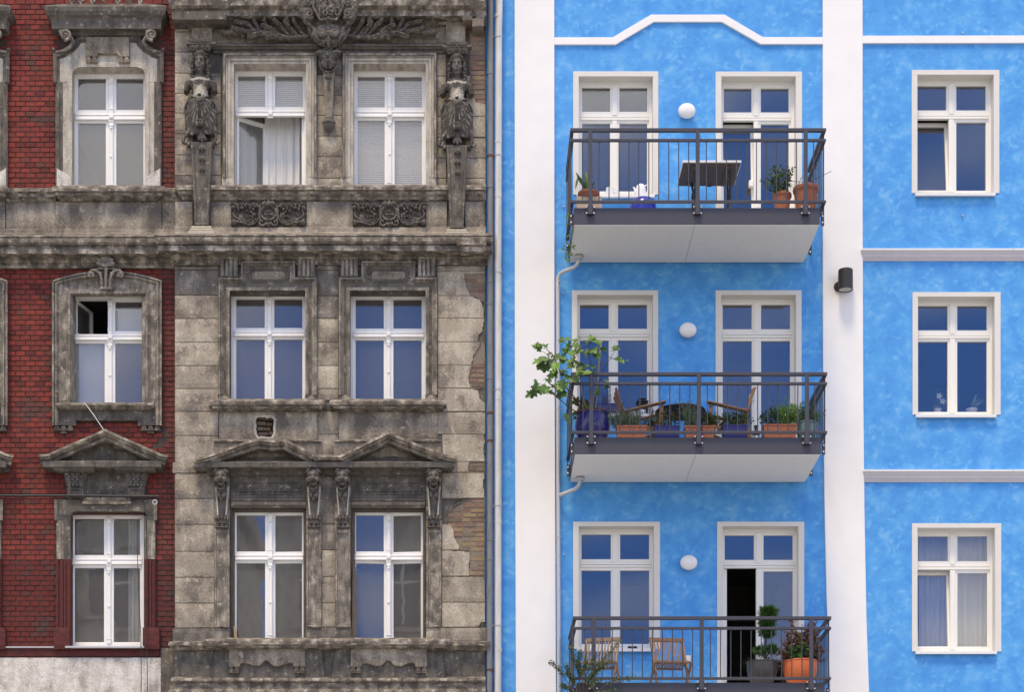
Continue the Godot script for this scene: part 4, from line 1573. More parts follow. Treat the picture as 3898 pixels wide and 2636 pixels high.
func stucco_bay(bld: Node3D) -> void:
	var holes := [[526.0, 143.0, 699.0, 440.0], [796.0, 143.0, 970.0, 440.0], [524.0, 656.0, 697.0, 925.0], [793.0, 656.0, 968.0, 925.0], [526.0, 1150.0, 696.0, 1462.0], [797.0, 1150.0, 964.0, 1462.0], [582.0, 949.0, 622.0, 992.0]]
	var mb := MB.new()
	wall(mb, 397.0, -140.0, 1102.0, 1720.0, ZR, holes)
	var a := V(397.0, -140.0, ZR)
	var b := V(397.0, 1720.0, ZR)
	mb.quad(a, b, Vector3(b.x, b.y, -0.2), Vector3(a.x, a.y, -0.2))
	a = V(1102.0, -140.0, ZR)
	b = V(1102.0, 1720.0, ZR)
	mb.quad(a, b, Vector3(b.x, b.y, -0.3), Vector3(a.x, a.y, -0.3))
	put(mb, "stucco_wall", M.soot, bld)  # dark tone of this wall puts shade into the joints between blocks
	# --- blocks, top floor
	block_column(bld, 397.6, 437.0, [52.0, 71.7, 117.7, 165.5, 211.0, 256.0, 303.0, 351.0, 397.6, 421.0], 0.085, "mmppmmmmd")
	block_column(bld, 478.0, 501.0, [165.5, 211.0, 256.0, 303.0, 351.0, 397.6, 421.0])
	block_column(bld, 717.5, 776.0, [121.0, 169.0, 215.7, 261.0, 308.0, 355.0, 404.0, 422.0], 0.085, "dmmmmmm")
	block_column(bld, 990.0, 1012.0, [121.0, 172.0, 218.0, 264.0, 311.0, 358.0, 404.0, 422.0])
	block_column(bld, 1058.0, 1102.0, [312.0, 358.0, 404.0, 423.0])
	broken_block(bld, [[1058, 219], [1072, 219], [1080, 232], [1102, 236], [1102, 264], [1058, 264]])
	broken_block(bld, [[1058, 265], [1102, 265], [1102, 311], [1058, 311]])
	broken_block(bld, [[1058, 172], [1066, 172], [1064, 200], [1069, 218], [1058, 218]])
	bare_bricks(bld, [[1066, 62], [1101, 62], [1101, 236], [1082, 230], [1072, 216], [1066, 190]], 11)
	# --- blocks, middle floor
	block_column(bld, 397.6, 495.5, [604.0, 613.0, 669.7, 723.0, 777.0, 830.0, 882.0, 934.0, 989.0, 1062.0], 0.085, "ddmppmmmm")
	block_column(bld, 719.5, 768.0, [600.0, 613.5, 671.0, 723.0, 777.0, 830.0, 882.0, 909.0], 0.085, "dddmmpm")
	block_column(bld, 719.0, 769.0, [934.0, 986.0, 1034.0], 0.07)
	block_column(bld, 993.0, 1101.0, [603.0, 617.0])
	broken_block(bld, [[993, 617], [1101, 617], [1101, 621], [1052, 622], [1062, 660], [1067, 671], [993, 671]])
	bare_bricks(bld, [[1052, 621], [1101, 621], [1101, 690], [1090, 680], [1067, 671], [1060, 650]], 12)
	broken_block(bld, [[993, 672], [1067, 672], [1088, 680], [1098, 700], [1098, 722], [993, 722]])
	broken_block(bld, [[993, 723], [1099, 723], [1096, 752], [1086, 762], [1084, 776], [993, 776]])
	broken_block(bld, [[993, 777], [1089, 777], [1088, 790], [1076, 805], [1070, 829], [993, 829]])
	mb = MB.new()
	prism(mb, vv([[1092, 783], [1101, 780], [1101, 826], [1071, 829], [1077, 806], [1088, 792]]), 0.074, ZR - 0.01, 0.8)
	put(mb, "scratch_coat", M.old_mortar, bld)
	broken_block(bld, [[993, 830], [1072, 830], [1066, 845], [1064, 862], [1068, 881], [993, 881]])
	bare_bricks(bld, [[1066, 830], [1101, 826], [1101, 882], [1070, 884], [1064, 862]], 13)
	broken_block(bld, [[993, 882], [1070, 883], [1085, 887], [1088, 905], [1101, 916], [1101, 934], [993, 934]])
	block_column(bld, 993.0, 1101.0, [935.0, 986.0])
	broken_block(bld, [[1004, 987], [1097, 987], [1101, 1004], [1097, 1020], [1101, 1048], [1036, 1048], [1004, 1040]])
	broken_block(bld, [[1026, 1049], [1066, 1049], [1063, 1072], [1026, 1072]])
	bare_bricks(bld, [[1064, 1049], [1101, 1049], [1101, 1073], [1063, 1073]], 14)
	# --- blocks, lower floor
	block_column(bld, 392.0, 447.0, [1049.0, 1074.0], 0.10)
	block_column(bld, 397.6, 486.0, [1074.0, 1132.0, 1191.0, 1252.0, 1311.0, 1369.5, 1426.0], 0.085, "mmmmmm")
	block_column(bld, 392.0, 523.0, [1426.0, 1460.0], 0.105, "d")
	block_column(bld, 731.0, 760.5, [1074.0, 1190.0, 1249.0, 1309.0, 1369.0, 1424.0], 0.085, "ddmmm")
	block_column(bld, 694.0, 798.0, [1424.0, 1456.0], 0.105, "d")
	broken_block(bld, [[1003, 1074], [1100, 1074], [1097, 1100], [1100, 1131], [1003, 1131]])
	broken_block(bld, [[1003, 1132], [1078, 1132], [1052, 1140], [1036, 1146], [1020, 1162], [1015, 1190], [1003, 1190]])
	broken_block(bld, [[1003, 1191], [1022, 1192], [1029, 1204], [1031, 1222], [1043, 1243], [1042, 1248], [1003, 1249]])
	broken_block(bld, [[1003, 1250], [1066, 1253], [1067, 1270], [1064, 1285], [1065, 1308], [1003, 1308]])
	bare_bricks(bld, [[1078, 1132], [1100, 1132], [1100, 1309], [1065, 1308], [1067, 1253], [1044, 1249], [1031, 1222], [1020, 1192], [1016, 1180], [1022, 1162], [1052, 1141]], 15)
	block_column(bld, 1003.0, 1100.0, [1309.0, 1368.0])
	broken_block(bld, [[1003, 1369], [1101, 1369], [1101, 1413], [1092, 1413], [1085, 1424], [1003, 1424]])
	block_column(bld, 967.0, 1106.0, [1425.0, 1456.0], 0.105)
	# --- top floor: window surrounds
	for s in [[530.7, 694.4], [802.0, 966.4]]:
		var g := sub("window_surround", bld, "pale worn stucco window surround of stepped mouldings")
		mb = MB.new()
		sweep(mb, vv([[s[0], 403], [s[0], 145], [s[1], 145], [s[1], 403]]), [[0.0, 0.085], [0.0, 0.10], [7.0, 0.102], [7.5, 0.122], [12.0, 0.124], [12.6, 0.110], [15.0, 0.112], [15.5, 0.13], [18.0, 0.13]], false, 0.002)
		reveal(mb, s[0], 145, s[1], 440, 0.10, -0.14)
		put(mb, "inner_moulding", M.plaster_pale, g)
		mb = MB.new()
		sweep(mb, vv([[s[0], 403], [s[0], 145], [s[1], 145], [s[1], 403]]), [[18.0, 0.10], [18.6, 0.12], [19.2, 0.155], [23.5, 0.16], [25.0, 0.14], [25.5, 0.05]], false, 0.003)
		put(mb, "outer_moulding", M.jamb, g)
		for q in [[s[0] - 27.0, s[0]], [s[1], s[1] + 24.0]]:
			mb = MB.new()
			rough_rect(mb, q[0], 403, q[1], 423, 0.13, 0.04, 1.5, 0.004)
			put(mb, "plinth_block", M.plaster_pale, g)
	# --- entablature above
	mb = MB.new()
	mold(mb, 440.0, 1104.0, [[-60.0, 0.30], [-40.0, 0.42], [-12.0, 0.40], [0.0, 0.41], [12.0, 0.40], [19.0, 0.36], [22.0, 0.33], [24.0, 0.325], [36.0, 0.32], [null, 0.15], [56.0, 0.13], [60.0, 0.10]], 0.08, 0.005, true, false, 6.0)
	put(mb, "main_cornice", M.ledge, bld)
	mb = MB.new()
	mold(mb, 437.0, 478.0, [[24.0, 0.3], [26.0, 0.37], [44.0, 0.365], [null, 0.16], [68.0, 0.13]], 0.10, 0.006)
	put(mb, "cornice_block", M.soot, bld)
	mb = MB.new()
	for q in [[1072, 40, 1098, 58], [1080, 20, 1100, 40], [1050, 34, 1072, 44]]:
		rough_rect(mb, q[0], q[1], q[2], q[3], 0.33, 0.0, 2.0, 0.02, 5.0)
	put(mb, "broken_corner", M.old_mortar, bld, "crumbled end of the cornice showing bare brick")
	mb = MB.new()
	rough_rect(mb, 481.0, 50.0, 1012.0, 100.0, 0.09, 0.04, 0.4, 0.004)
	put(mb, "frieze", M.plaster, bld)
	for q in [[435.0, 481.0], [1012.0, 1056.0]]:
		mb = MB.new()
		rough_rect(mb, q[0], 48.0, q[1], 97.0, 0.15, 0.04, 1.4, 0.004)
		put(mb, "frieze_block", M.plaster_block, bld)
	mb = MB.new()
	mold(mb, 484.0, 1010.0, [[98.0, 0.09], [99.5, 0.17], [104.0, 0.175], [107.0, 0.15], [112.0, 0.13], [113.0, 0.105], [121.0, 0.10], [122.0, 0.06]], 0.08, 0.004, false, false)
	put(mb, "architrave", M.soot, bld)
	# --- sill ledge with panels, top floor
	mb = MB.new()
	mold(mb, 420.0, 1103.0, [[419.5, 0.08], [421.0, 0.20], [424.0, 0.215], [431.0, 0.21], [434.0, 0.175], [441.0, 0.165], [448.0, 0.13], [453.0, 0.12], [458.0, 0.085]], 0.08, 0.004, true, false)
	put(mb, "sill_ledge", M.ledge, bld)
	for q in [[398.0, 437.0], [478.0, 525.0], [696.0, 801.0], [967.0, 1014.0], [1056.0, 1101.0]]:
		mb = MB.new()
		rough_rect(mb, q[0], 458.0, q[1], 519.0, 0.10, 0.03, 1.0, 0.004)
		put(mb, "apron_block", M.plaster, bld)
	mb = MB.new()
	mold(mb, 397.0, 1102.0, [[515.0, 0.06], [517.0, 0.125], [527.0, 0.13], [529.0, 0.16], [534.0, 0.165]], 0.08, 0.004, false, false)
	put(mb, "base_strip", M.plaster_block, bld)
	mb = MB.new()
	mold(mb, 402.0, 1118.0, [[530.0, 0.1], [532.5, 0.375], [535.5, 0.38], [536.0, 0.362], [541.0, 0.374], [548.0, 0.37], [554.0, 0.34], [555.0, 0.305], [557.5, 0.30], [558.0, 0.325], [569.5, 0.322], [null, 0.17], [582.5, 0.168], [583.0, 0.148], [588.5, 0.125], [590.0, 0.125], [590.5, 0.105], [596.0, 0.10], [598.0, 0.115], [601.0, 0.112], [604.0, 0.06]], 0.08, 0.005, true, false, 6.0)
	put(mb, "string_cornice", M.ledge, bld)
	mb = MB.new()
	mold(mb, 1066.0, 1104.0, [[536.0, 0.3], [540.0, 0.40], [556.0, 0.395], [560.0, 0.36], [572.0, 0.34], [null, 0.2]], 0.2, 0.006, true, false, 6.0)
	put(mb, "cornice_return", M.ledge, bld)
	# --- middle floor: eared surrounds with fluted consoles
	for s in [0, 1]:
		var x0: float = [496.6, 769.5][s]
		var d := x0 - 769.5
		var g := sub("window_surround", bld, "eared stucco surround with fluted consoles and an octagonal panel")
		mb = MB.new()
		prism(mb, shifted(vv([[771, 660], [771, 632], [822, 632], [822, 595], [941, 595], [941, 632], [990, 632], [990, 660]]), d), 0.092, 0.03, 0.3)
		for q in [[771.0, 794.0], [966.0, 990.0]]:
			rough_rect(mb, q[0] + d, 660, q[1] + d, 897, 0.09, 0.03, 0.3, 0.003)
		reveal(mb, 794.0 + d, 660, 966.0 + d, 925, 0.09, -0.17)
		put(mb, "face", M.soot, g)
		mb = MB.new()
		sweep(mb, shifted(vv([[769.5, 897], [769.5, 630.5], [820.7, 630.5], [820.7, 593.5], [942, 593.5], [942, 630.5], [991.5, 630.5], [991.5, 897]]), d), [[0.5, 0.05], [0.5, 0.145], [-3.6, 0.152], [-4.2, 0.122], [-7.6, 0.122], [-8.2, 0.104], [-10.6, 0.102], [-11.0, 0.090]], false, 0.002)
		sweep(mb, shifted(vv([[794, 897], [794, 660], [966, 660], [966, 897]]), d), [[0.0, 0.07], [0.0, 0.125], [3.0, 0.13], [3.6, 0.106], [7.0, 0.108], [7.6, 0.09]], false, 0.002)
		put(mb, "moulding", M.jamb, g)
		mb = MB.new()
		panel_frame(mb, 837.0 + d, 610.0, 927.0 + d, 641.0, 0.092, 8.0)
		put(mb, "octagon_frame", M.soot, g)
		mb = MB.new()
		prism(mb, shifted(vv([[844, 620], [850, 616], [914, 616], [920, 620], [920, 631], [914, 635], [850, 635], [844, 631]]), d), 0.104, 0.08, 0.8)
		put(mb, "octagon_panel", M.plaster, g)
		for q in [773.5, 948.5]:
			var cg := sub("fluted_console", g)
			mb = MB.new()
			pbox(mb, q + d, 583, q + 39 + d, 629, 0.135, 0.05, 0.003)
			for k in 4:
				pbox(mb, q + 1.5 + k * 9.6 + d, 589, q + 7.5 + k * 9.6 + d, 627, 0.165, 0.1, 0.006)
			pbox(mb, q + d, 583, q + 39 + d, 588.5, 0.166, 0.1, 0.004)
			put(mb, "flutes", M.jamb, cg)
			mb = MB.new()
			mold(mb, q + 3 + d, q + 36 + d, [[568.0, 0.12], [570.0, 0.22], [575.0, 0.225], [578.0, 0.20], [583.0, 0.17], [null, 0.13]], 0.13, 0.004)
			put(mb, "cap", M.soot, cg)
		for q in [[770.0, 795.0], [965.0, 991.0]]:
			mb = MB.new()
			rough_rect(mb, q[0] + d, 897, q[1] + d, 912, 0.10, 0.03, 1.0, 0.004)
			put(mb, "plinth_block", M.plaster_block, g)
		mb = MB.new()
		mold(mb, 776.0 + d, 987.0 + d, [[906.0, 0.1], [909.0, 0.235], [912.0, 0.255], [919.0, 0.25], [922.0, 0.215], [928.0, 0.2], [934.0, 0.11], [937.0, 0.08]], 0.08, 0.004)
		put(mb, "sill", M.ledge, g)
		mb = MB.new()
		if s == 0:
			for q in [[770.0, 936.0, 854.0, 1000.0], [896.0, 936.0, 993.0, 1000.0], [854.0, 936.0, 896.0, 948.0], [854.0, 992.0, 896.0, 1000.0]]:
				rough_rect(mb, q[0] + d, q[1], q[2] + d, q[3], 0.10, 0.03, 0.0, 0.004)
		else:
			rough_rect(mb, 769.5 + d, 936, 993 + d, 1000, 0.10, 0.03, 1.0, 0.004)
		rough_rect(mb, 758 + d, 1004, 1003 + d, 1040, 0.105, 0.03, 1.0, 0.004)
		put(mb, "apron_panel", M.plaster, g)
		mb = MB.new()
		mold(mb, 764.0 + d, 996.0 + d, [[998.0, 0.1], [999.5, 0.135], [1003.0, 0.135], [1006.0, 0.10]], 0.10, 0.003)
		put(mb, "step_moulding", M.ledge, g)
	# the hole knocked into the plaster: bricks inside and a ragged rim
	var hg := sub("wall_hole", bld, "ragged hole in the plaster with brick and shadow inside")
	mb = MB.new()
	var hb := V(580.0, 947.0, ZR)
	var hc := V(624.0, 994.0, ZR)
	mb.quad(Vector3(hb.x, hb.y, -0.16), Vector3(hc.x, hb.y, -0.16), Vector3(hc.x, hc.y, -0.16), Vector3(hb.x, hc.y, -0.16))
	reveal(mb, 581.0, 948.0, 623.0, 993.0, 0.09, -0.16)
	put(mb, "cavity", M.old_mortar, hg)
	for q in [[594, 964, 20, -0.02], [612, 966, 14, -0.05], [591, 976, 14, -0.01], [607, 977, 18, -0.03], [598, 988, 24, 0.0], [617, 987, 12, -0.04]]:
		mb = brick_mesh(700 + int(q[0]), q[2], 9.0, 0.05)
		for k in mb.c.size():
			mb.c[k] = [Color(0.26, 0.20, 0.14), Color(0.20, 0.14, 0.10), Color(0.30, 0.23, 0.15)][int(q[0]) % 3]
		var o := put(mb, "bare_brick", M.brick, hg)
		o.position = V(q[0], q[1], q[3] - 0.05)
	mb = MB.new()
	var rim := []
	for i in 28:
		var t := TAU * i / 28.0
		var c := Vector2(cos(t), sin(t))
		var k := 1.0 / maxf(absf(c.x), absf(c.y))
		rim.append(Vector2(601.5 + c.x * k * 20.0 + rng.randf_range(-2.0, 1.0) * sign(c.x), 970.5 + c.y * k * 21.0 + rng.randf_range(-2.0, 1.5)))
	sweep(mb, rim, [[-0.5, 0.05], [0.0, 0.097], [2.5, 0.108], [5.0 , 0.103], [5.6, 0.08]], true, 0.004, 3.0)
	put(mb, "broken_rim", M.plaster_pale, hg)
	# --- pediments over the lower windows
	pediment(bld, vv([[771, 1036], [880, 982.5], [1010, 1034], [1036, 1039]]), 0.1, 0.37)
	pediment(bld, vv([[445, 1041], [466, 1037], [566, 1002], [584, 998], [622, 1001], [648, 999], [716, 1034]]), 0.1, 0.37)
	mb = MB.new()
	mold(mb, 712.0, 775.0, [[1033.0, 0.1], [1035.0, 0.37], [1039.0, 0.38], [1045.0, 0.35], [1048.0, 0.28], [null, 0.2]], 0.2, 0.006, false, false)
	put(mb, "pediment_link", M.ledge, bld)
	for p in [[[760, 1052], [880, 1004], [1010, 1052]], [[480, 1052], [606, 1004], [735, 1052]]]:
		mb = MB.new()
		prism(mb, vv(p), 0.10, 0.03)
		put(mb, "tympanum", M.soot, bld)
	mb = MB.new()
	mold(mb, 482.0, 990.0, [[1047.0, 0.1], [1048.5, 0.31], [1050.0, 0.325], [1061.0, 0.32], [null, 0.16], [1078.0, 0.14], [1082.0, 0.10]], 0.08, 0.005)
	put(mb, "cornice_band", M.soot, bld)
	for s in [[524.0, 694.0], [797.0, 965.0]]:
		mb = MB.new()
		rough_rect(mb, s[0], 1076, s[1], 1136, 0.09, 0.03, 0.2, 0.002)
		panel_frame(mb, s[0] + 12, 1094, s[1] - 9, 1123, 0.09)
		put(mb, "frieze_panel", M.soot, bld)
		mb = MB.new()
		rough_panel(mb, vv([[s[0] + 18, 1100], [s[1] - 15, 1100], [s[1] - 15, 1117], [s[0] + 18, 1117]]), 0.092, 0.014)
		put(mb, "rough_panel", M.soot, bld)
		mb = MB.new()
		mold(mb, s[0], s[1], [[1132.0, 0.09], [1134.0, 0.115], [1137.0, 0.115], [1139.0, 0.10], [1141.0, 0.125], [1147.0, 0.13], [1149.0, 0.11], [1153.5, 0.10]], 0.09, 0.003, false, false)
		put(mb, "lintel_moulding", M.soot, bld)
		mb = MB.new()
		reveal(mb, s[0], 1152, s[1], 1460, 0.10, -0.17)
		put(mb, "reveal", M.soot, bld)
		# dark box frame of old timber round the white window
		mb = MB.new()
		ring(mb, [s[0] - 1, 1151, s[1] + 1, 1462], [s[0] + 8, 1161, s[1] - 5, 1456], 0.02, -0.12, 0.003)
		put(mb, "timber_frame", M.raw_wood, bld, "bare dark timber frame round the white window")
	for c in [504.0, 712.5, 778.5, 984.5]:
		var g := sub("pilaster", bld)
		mb = MB.new()
		rough_rect(mb, c - 18, 1076, c + 18, 1200, 0.085, 0.03, 0.3, 0.002)
		rough_rect(mb, c - 18, 1200, c + 18, 1426, 0.10, 0.03, 1.0, 0.003)
		put(mb, "shaft", M.jamb, g)
		mb = MB.new()
		sweep(mb, vv([[c - 11, 1420], [c - 11, 1206], [c + 11, 1206], [c + 11, 1420]]), [[5.5, 0.095], [5.0, 0.125], [2.0, 0.128], [0.5, 0.108], [-3.0, 0.106], [-4.0, 0.098]], true, 0.003)
		mold(mb, c - 8, c + 8, [[1204.0, 0.1], [1205.0, 0.135], [1208.0, 0.14], [1212.0, 0.12], [1215.0, 0.10]], 0.1, 0.002)
		put(mb, "panel_moulding", M.jamb, g)
	# --- sill and aprons of the lower windows
	mb = MB.new()
	mold(mb, 496.0, 994.0, [[1449.0, 0.1], [1452.0, 0.29], [1456.0, 0.305], [1464.0, 0.30], [1467.0, 0.265], [1471.0, 0.25], [1475.0, 0.16], [null, 0.1]], 0.1, 0.004)
	put(mb, "sill_ledge", M.ledge, bld)
	for q in [[403.0, 484.0, true, false], [1005.0, 1113.0, false, false]]:
		mb = MB.new()
		mold(mb, q[0], q[1], [[1456.0, 0.1], [1458.0, 0.215], [1466.0, 0.22], [1470.0, 0.18], [1476.0, 0.15], [1479.0, 0.10]], 0.1, 0.009, q[2], q[3])
		put(mb, "sill_wing", M.ledge, bld)
	mb = MB.new()
	rough_rect(mb, 396.0, 1474.0, 1101.0, 1542.0, 0.088, 0.02, 0.2, 0.004)
	put(mb, "apron_field", M.soot, bld)
	for p in [[[488, 1474], [730, 1474], [738, 1540], [476, 1540]], [[761, 1474], [1004, 1474], [1012, 1540], [752, 1540]]]:
		mb = MB.new()
		prism(mb, vv(p), 0.135, 0.05, 1.5)
		put(mb, "flared_base", M.soot, bld)
	for d in [0.0, -276.5]:
		var g := sub("shaped_apron", bld, "hanging stucco apron with a scalloped lower edge")
		mb = MB.new()
		prism(mb, shifted(vv([[796, 1471], [969, 1471], [969, 1514.5], [943, 1514.5], [942, 1508], [934, 1505.5], [924, 1508], [911, 1514], [898, 1513], [890, 1507], [886, 1502], [878, 1500.5], [872, 1506], [864, 1513], [852, 1513], [838, 1508], [828, 1505.5], [822, 1508], [820, 1514.5], [796, 1514.5]]), d), 0.185, 0.08, 1.6)
		put(mb, "panel", M.plaster, g)
		for q in [[796.0, 820.0], [943.0, 969.0]]:
			mb = MB.new()
			guttae(mb, q[0] + d, q[1] + d, 1515, 1529, 0.18, 0.08, 2)
			put(mb, "hanging_pegs", M.soot, g)
	mb = MB.new()
	mold(mb, 402.0, 1102.0, [[1537.0, 0.08], [1540.0, 0.155], [1546.0, 0.165], [1549.0, 0.15], [1551.0, 0.12], [1565.0, 0.12], [1567.0, 0.18], [1573.0, 0.20], [1590.0, 0.19], [1600.0, 0.10], [1720.0, 0.10]], 0.08, 0.005, true, false)
	put(mb, "base_cornice", M.ledge, bld)

func old_windows(bld: Node3D) -> void:
	for dx in [0.0, -350.0]:
		window(bld, [166.5 + dx, 166.0, 331.7 + dx, 434.0], [177.5 + dx, 240.6 + dx], [264.5 + dx, 326.0 + dx], [178.0, 250.0], [280.0, 428.0], -0.20, true)
		window(bld, [166.0 + dx, 675.0, 326.0 + dx, 928.0], [172.0 + dx, 238.0 + dx], [262.0 + dx, 323.0 + dx], [685.0, 752.0], [780.0, 921.0], -0.20, true, {"swing": {0: ["left", 72.0]}} if dx == 0.0 else {})
		window(bld, [160.0 + dx, 1171.5, 324.0 + dx, 1466.0], [169.6 + dx, 236.5 + dx], [258.5 + dx, 318.5 + dx], [1178.0, 1261.0], [1290.0, 1459.0], -0.20, true)
	window(bld, [530.7, 160.0, 694.4, 432.0], [540.0, 602.0], [625.0, 687.6], [172.0, 243.0], [272.0, 424.0], -0.12, true, {"swing": {2: ["left", 33.0], 3: ["right", 97.0]}, "no_lower_post": true})
	window(bld, [802.0, 161.5, 966.4, 432.0], [811.5, 873.0], [895.8, 957.5], [173.4, 244.0], [273.7, 420.0], -0.12, true)
	window(bld, [527.3, 670.5, 692.7, 920.0], [536.0, 601.0], [622.7, 686.5], [679.0, 745.0], [771.0, 913.0], -0.14, true)
	window(bld, [798.5, 672.0, 965.0, 920.0], [807.0, 871.0], [893.0, 957.0], [680.0, 746.5], [772.8, 913.0], -0.14, true)
	window(bld, [531.5, 1163.0, 690.0, 1456.0], [537.0, 602.0], [625.0, 686.0], [1170.0, 1253.0], [1279.0, 1452.0], -0.06, true, {"swing": {1: ["right", 3.0], 3: ["right", 3.4]}})
	window(bld, [803.5, 1163.0, 960.0, 1456.0], [808.0, 871.0], [893.0, 956.0], [1170.0, 1253.0], [1279.0, 1452.0], -0.06, true, {"swing": {1: ["right", 5.0], 3: ["right", 5.6], 2: ["left", 4.5]}})
# ---------- carved stucco ----------
func carve(mb: MB) -> Callable:
	return func(q: Vector3) -> Vector3: return Vector3(q.x, -q.y, q.z) * U

func caryatid_body() -> MB:
	# bust, drapery and garland; x right, y down from y = 100 of the left figure, z out of the wall
	var f := SDF.new(Vector3(-50, -2, -3), Vector3(50, 248, 46), 1.3)
	# volutes of the little capital
	for sg in [-1.0, 1.0]:
		f.curl(Vector3(sg * 19, 22, 22), 9.0, -PI * 0.5, -sg * 1.6, 3.2, 2.2, 0.8, 4.0)
		f.ell(Vector3(sg * 19, 22, 20), Vector3(8, 8, 6), 1.0)
	f.box(Vector3(0, 8, 14), Vector3(26, 5, 14), 2.0, 1.0)
	f.ell(Vector3(0, 22, 20), Vector3(14, 9, 10), 3.0)
	f.ell(Vector3(0, 16, 30), Vector3(4, 5, 3), 1.0)
	# head
	f.ell(Vector3(0, 56, 20), Vector3(13.0, 20.0, 14.0), 1.0)
	f.ell(Vector3(0, 68, 24), Vector3(8.5, 9.5, 9.5), 4.0)
	f.ell(Vector3(0, 38, 18), Vector3(17.0, 10.0, 14.0), 3.0)
	for sg in [-1.0, 1.0]:
		f.ell(Vector3(sg * 6.0, 55, 33.5), Vector3(4.2, 2.4, 3.5), 1.2, true)
		f.ell(Vector3(sg * 6.0, 55.4, 31.8), Vector3(2.4, 1.5, 1.6), 0.4)
		f.cap(Vector3(sg * 2.5, 50.5, 34.0), Vector3(sg * 10.0, 50.5, 31.0), 1.2, 0.9, 0.8)
		f.ell(Vector3(sg * 7.0, 63, 30), Vector3(4, 4, 3), 2.0)
		# waves of hair and a braid on each side
		for i in 5:
			f.ell(Vector3(sg * (6.0 + i * 2.9), 34.5 + i * i * 1.15, 27.0 - i * 1.7), Vector3(4.4, 3.6, 4.6), 0.8)
		for i in 7:
			f.ell(Vector3(sg * (17.0 + (1.6 if i % 2 == 0 else -0.4) + i * 0.35), 50.0 + i * 7.2, 17.0), Vector3(5.2, 4.9, 6.5), 0.7)
	f.cap(Vector3(0, 52, 33.5), Vector3(0, 62, 37.0), 1.5, 2.4, 1.2)
	f.ell(Vector3(0, 62.5, 36.0), Vector3(3.3, 1.9, 2.4), 0.8)
	f.cap(Vector3(-4.0, 69.0, 33.3), Vector3(4.0, 69.0, 33.3), 1.4, 1.4, 0.5)
	f.cap(Vector3(-4.6, 70.0, 36.0), Vector3(4.6, 70.0, 36.0), 0.6, 0.6, 0.3, true)
	f.cap(Vector3(-3.0, 71.6, 33.4), Vector3(3.0, 71.6, 33.4), 1.5, 1.5, 0.5)
	f.ell(Vector3(0, 76.5, 31.5), Vector3(4, 3, 3), 1.5)
	# neck and bust
	f.cap(Vector3(0, 72, 16), Vector3(0, 94, 14), 8.0, 10.0, 3.0)
	f.cap(Vector3(-24, 100, 12), Vector3(24, 100, 12), 9.0, 9.0, 5.0)
	f.cap(Vector3(0, 100, 13), Vector3(0, 128, 13), 20.0, 17.0, 5.0)
	for sg in [-1.0, 1.0]:
		f.ell(Vector3(sg * 11.0, 109, 26), Vector3(10.0, 9.0, 8.0), 2.5)
		f.cap(Vector3(sg * 31, 99, 12), Vector3(sg * 35, 116, 12), 8.5, 7.0, 2.5)
		f.ell(Vector3(sg * 36, 120, 14), Vector3(5, 5, 5), 1.5, true)
	f.cap(Vector3(-19, 131, 20), Vector3(19, 131, 20), 4.0, 4.0, 1.5)
	f.ell(Vector3(0, 131, 28), Vector3(11, 11, 5), 1.5)
	f.ring(Vector3(0, 131, 32), 8.5, 8.5, 1.7, 0.6)
	f.ell(Vector3(0, 131, 34), Vector3(4.6, 4.6, 4.0), 0.6)
	# skirt gathered at the medallion: folds fan out and fall at the sides
	f.cap(Vector3(0, 142, 11), Vector3(0, 208, 8), 17.0, 13.0, 4.0)
	for sg in [-1.0, 1.0]:
		f.cap(Vector3(sg * 14, 146, 10), Vector3(sg * 27, 160, 8), 9.0, 10.0, 3.0)
		f.cap(Vector3(sg * 27, 160, 8), Vector3(sg * 21, 206, 7), 10.0, 7.0, 3.0)
		f.cap(Vector3(sg * 31, 152, 8), Vector3(sg * 28, 210, 6), 5.0, 5.0, 2.0)
		for i in 8:
			var t := i / 7.0
			var a := Vector3(sg * lerpf(12.0, 2.5, t), 137.0, 25.0)
			var m := Vector3(sg * lerpf(30.0, 5.0, t), lerpf(140.0, 168.0, t), lerpf(20.0, 27.0, t))
			var e := Vector3(sg * lerpf(38.0, 8.0, pow(t, 0.85)), lerpf(152.0, 196.0, pow(t, 0.6)), lerpf(13.0, 22.0, t))
			var d := e + Vector3(sg * lerpf(-2.0, -3.0, t), lerpf(48.0, 14.0, t), -3.0)
			f.path([a, m, e], 1.5, 2.9, 0.7)
			f.path([e, d], 2.9, 2.2, 0.9)
		for i in 7:
			var t := (i + 0.5) / 7.0
			var a := Vector3(sg * lerpf(12.0, 2.5, t), 140.0, 29.0)
			var m := Vector3(sg * lerpf(30.0, 5.0, t), lerpf(141.0, 169.0, t), lerpf(23.5, 30.5, t))
			var e := Vector3(sg * lerpf(38.0, 8.0, pow(t, 0.85)), lerpf(153.0, 198.0, pow(t, 0.6)), lerpf(16.5, 25.5, t))
			var d := e + Vector3(sg * lerpf(-2.0, -3.0, t), lerpf(48.0, 14.0, t), -3.0)
			for pr in [[a, m], [m, e], [e, d]]:
				f.cap(pr[0], pr[1], 1.3, 1.7, 0.6, true)
		f.path([Vector3(sg * 35, 152, 10), Vector3(sg * 36, 178, 9), Vector3(sg * 35, 206, 8), Vector3(sg * 39, 220, 8)], 3.2, 4.4, 1.2)
		f.curl(Vector3(sg * 39, 224, 9), 7.0, PI * (0.0 if sg > 0 else 1.0), sg * 1.1, 3.2, 2.4, 0.8)
		f.ell(Vector3(sg * 31, 232, 7), Vector3(5, 8, 5), 1.2)
	# flowers hanging down the front
	f.ell(Vector3(0, 188, 25), Vector3(11, 4, 7), 1.0)
	for i in 3:
		f.ell(Vector3((i - 1) * 6.5, 196, 27), Vector3(4.6, 7.0, 5.0), 0.7)
	f.rough(wob, 0.5)
	var mb := MB.new()
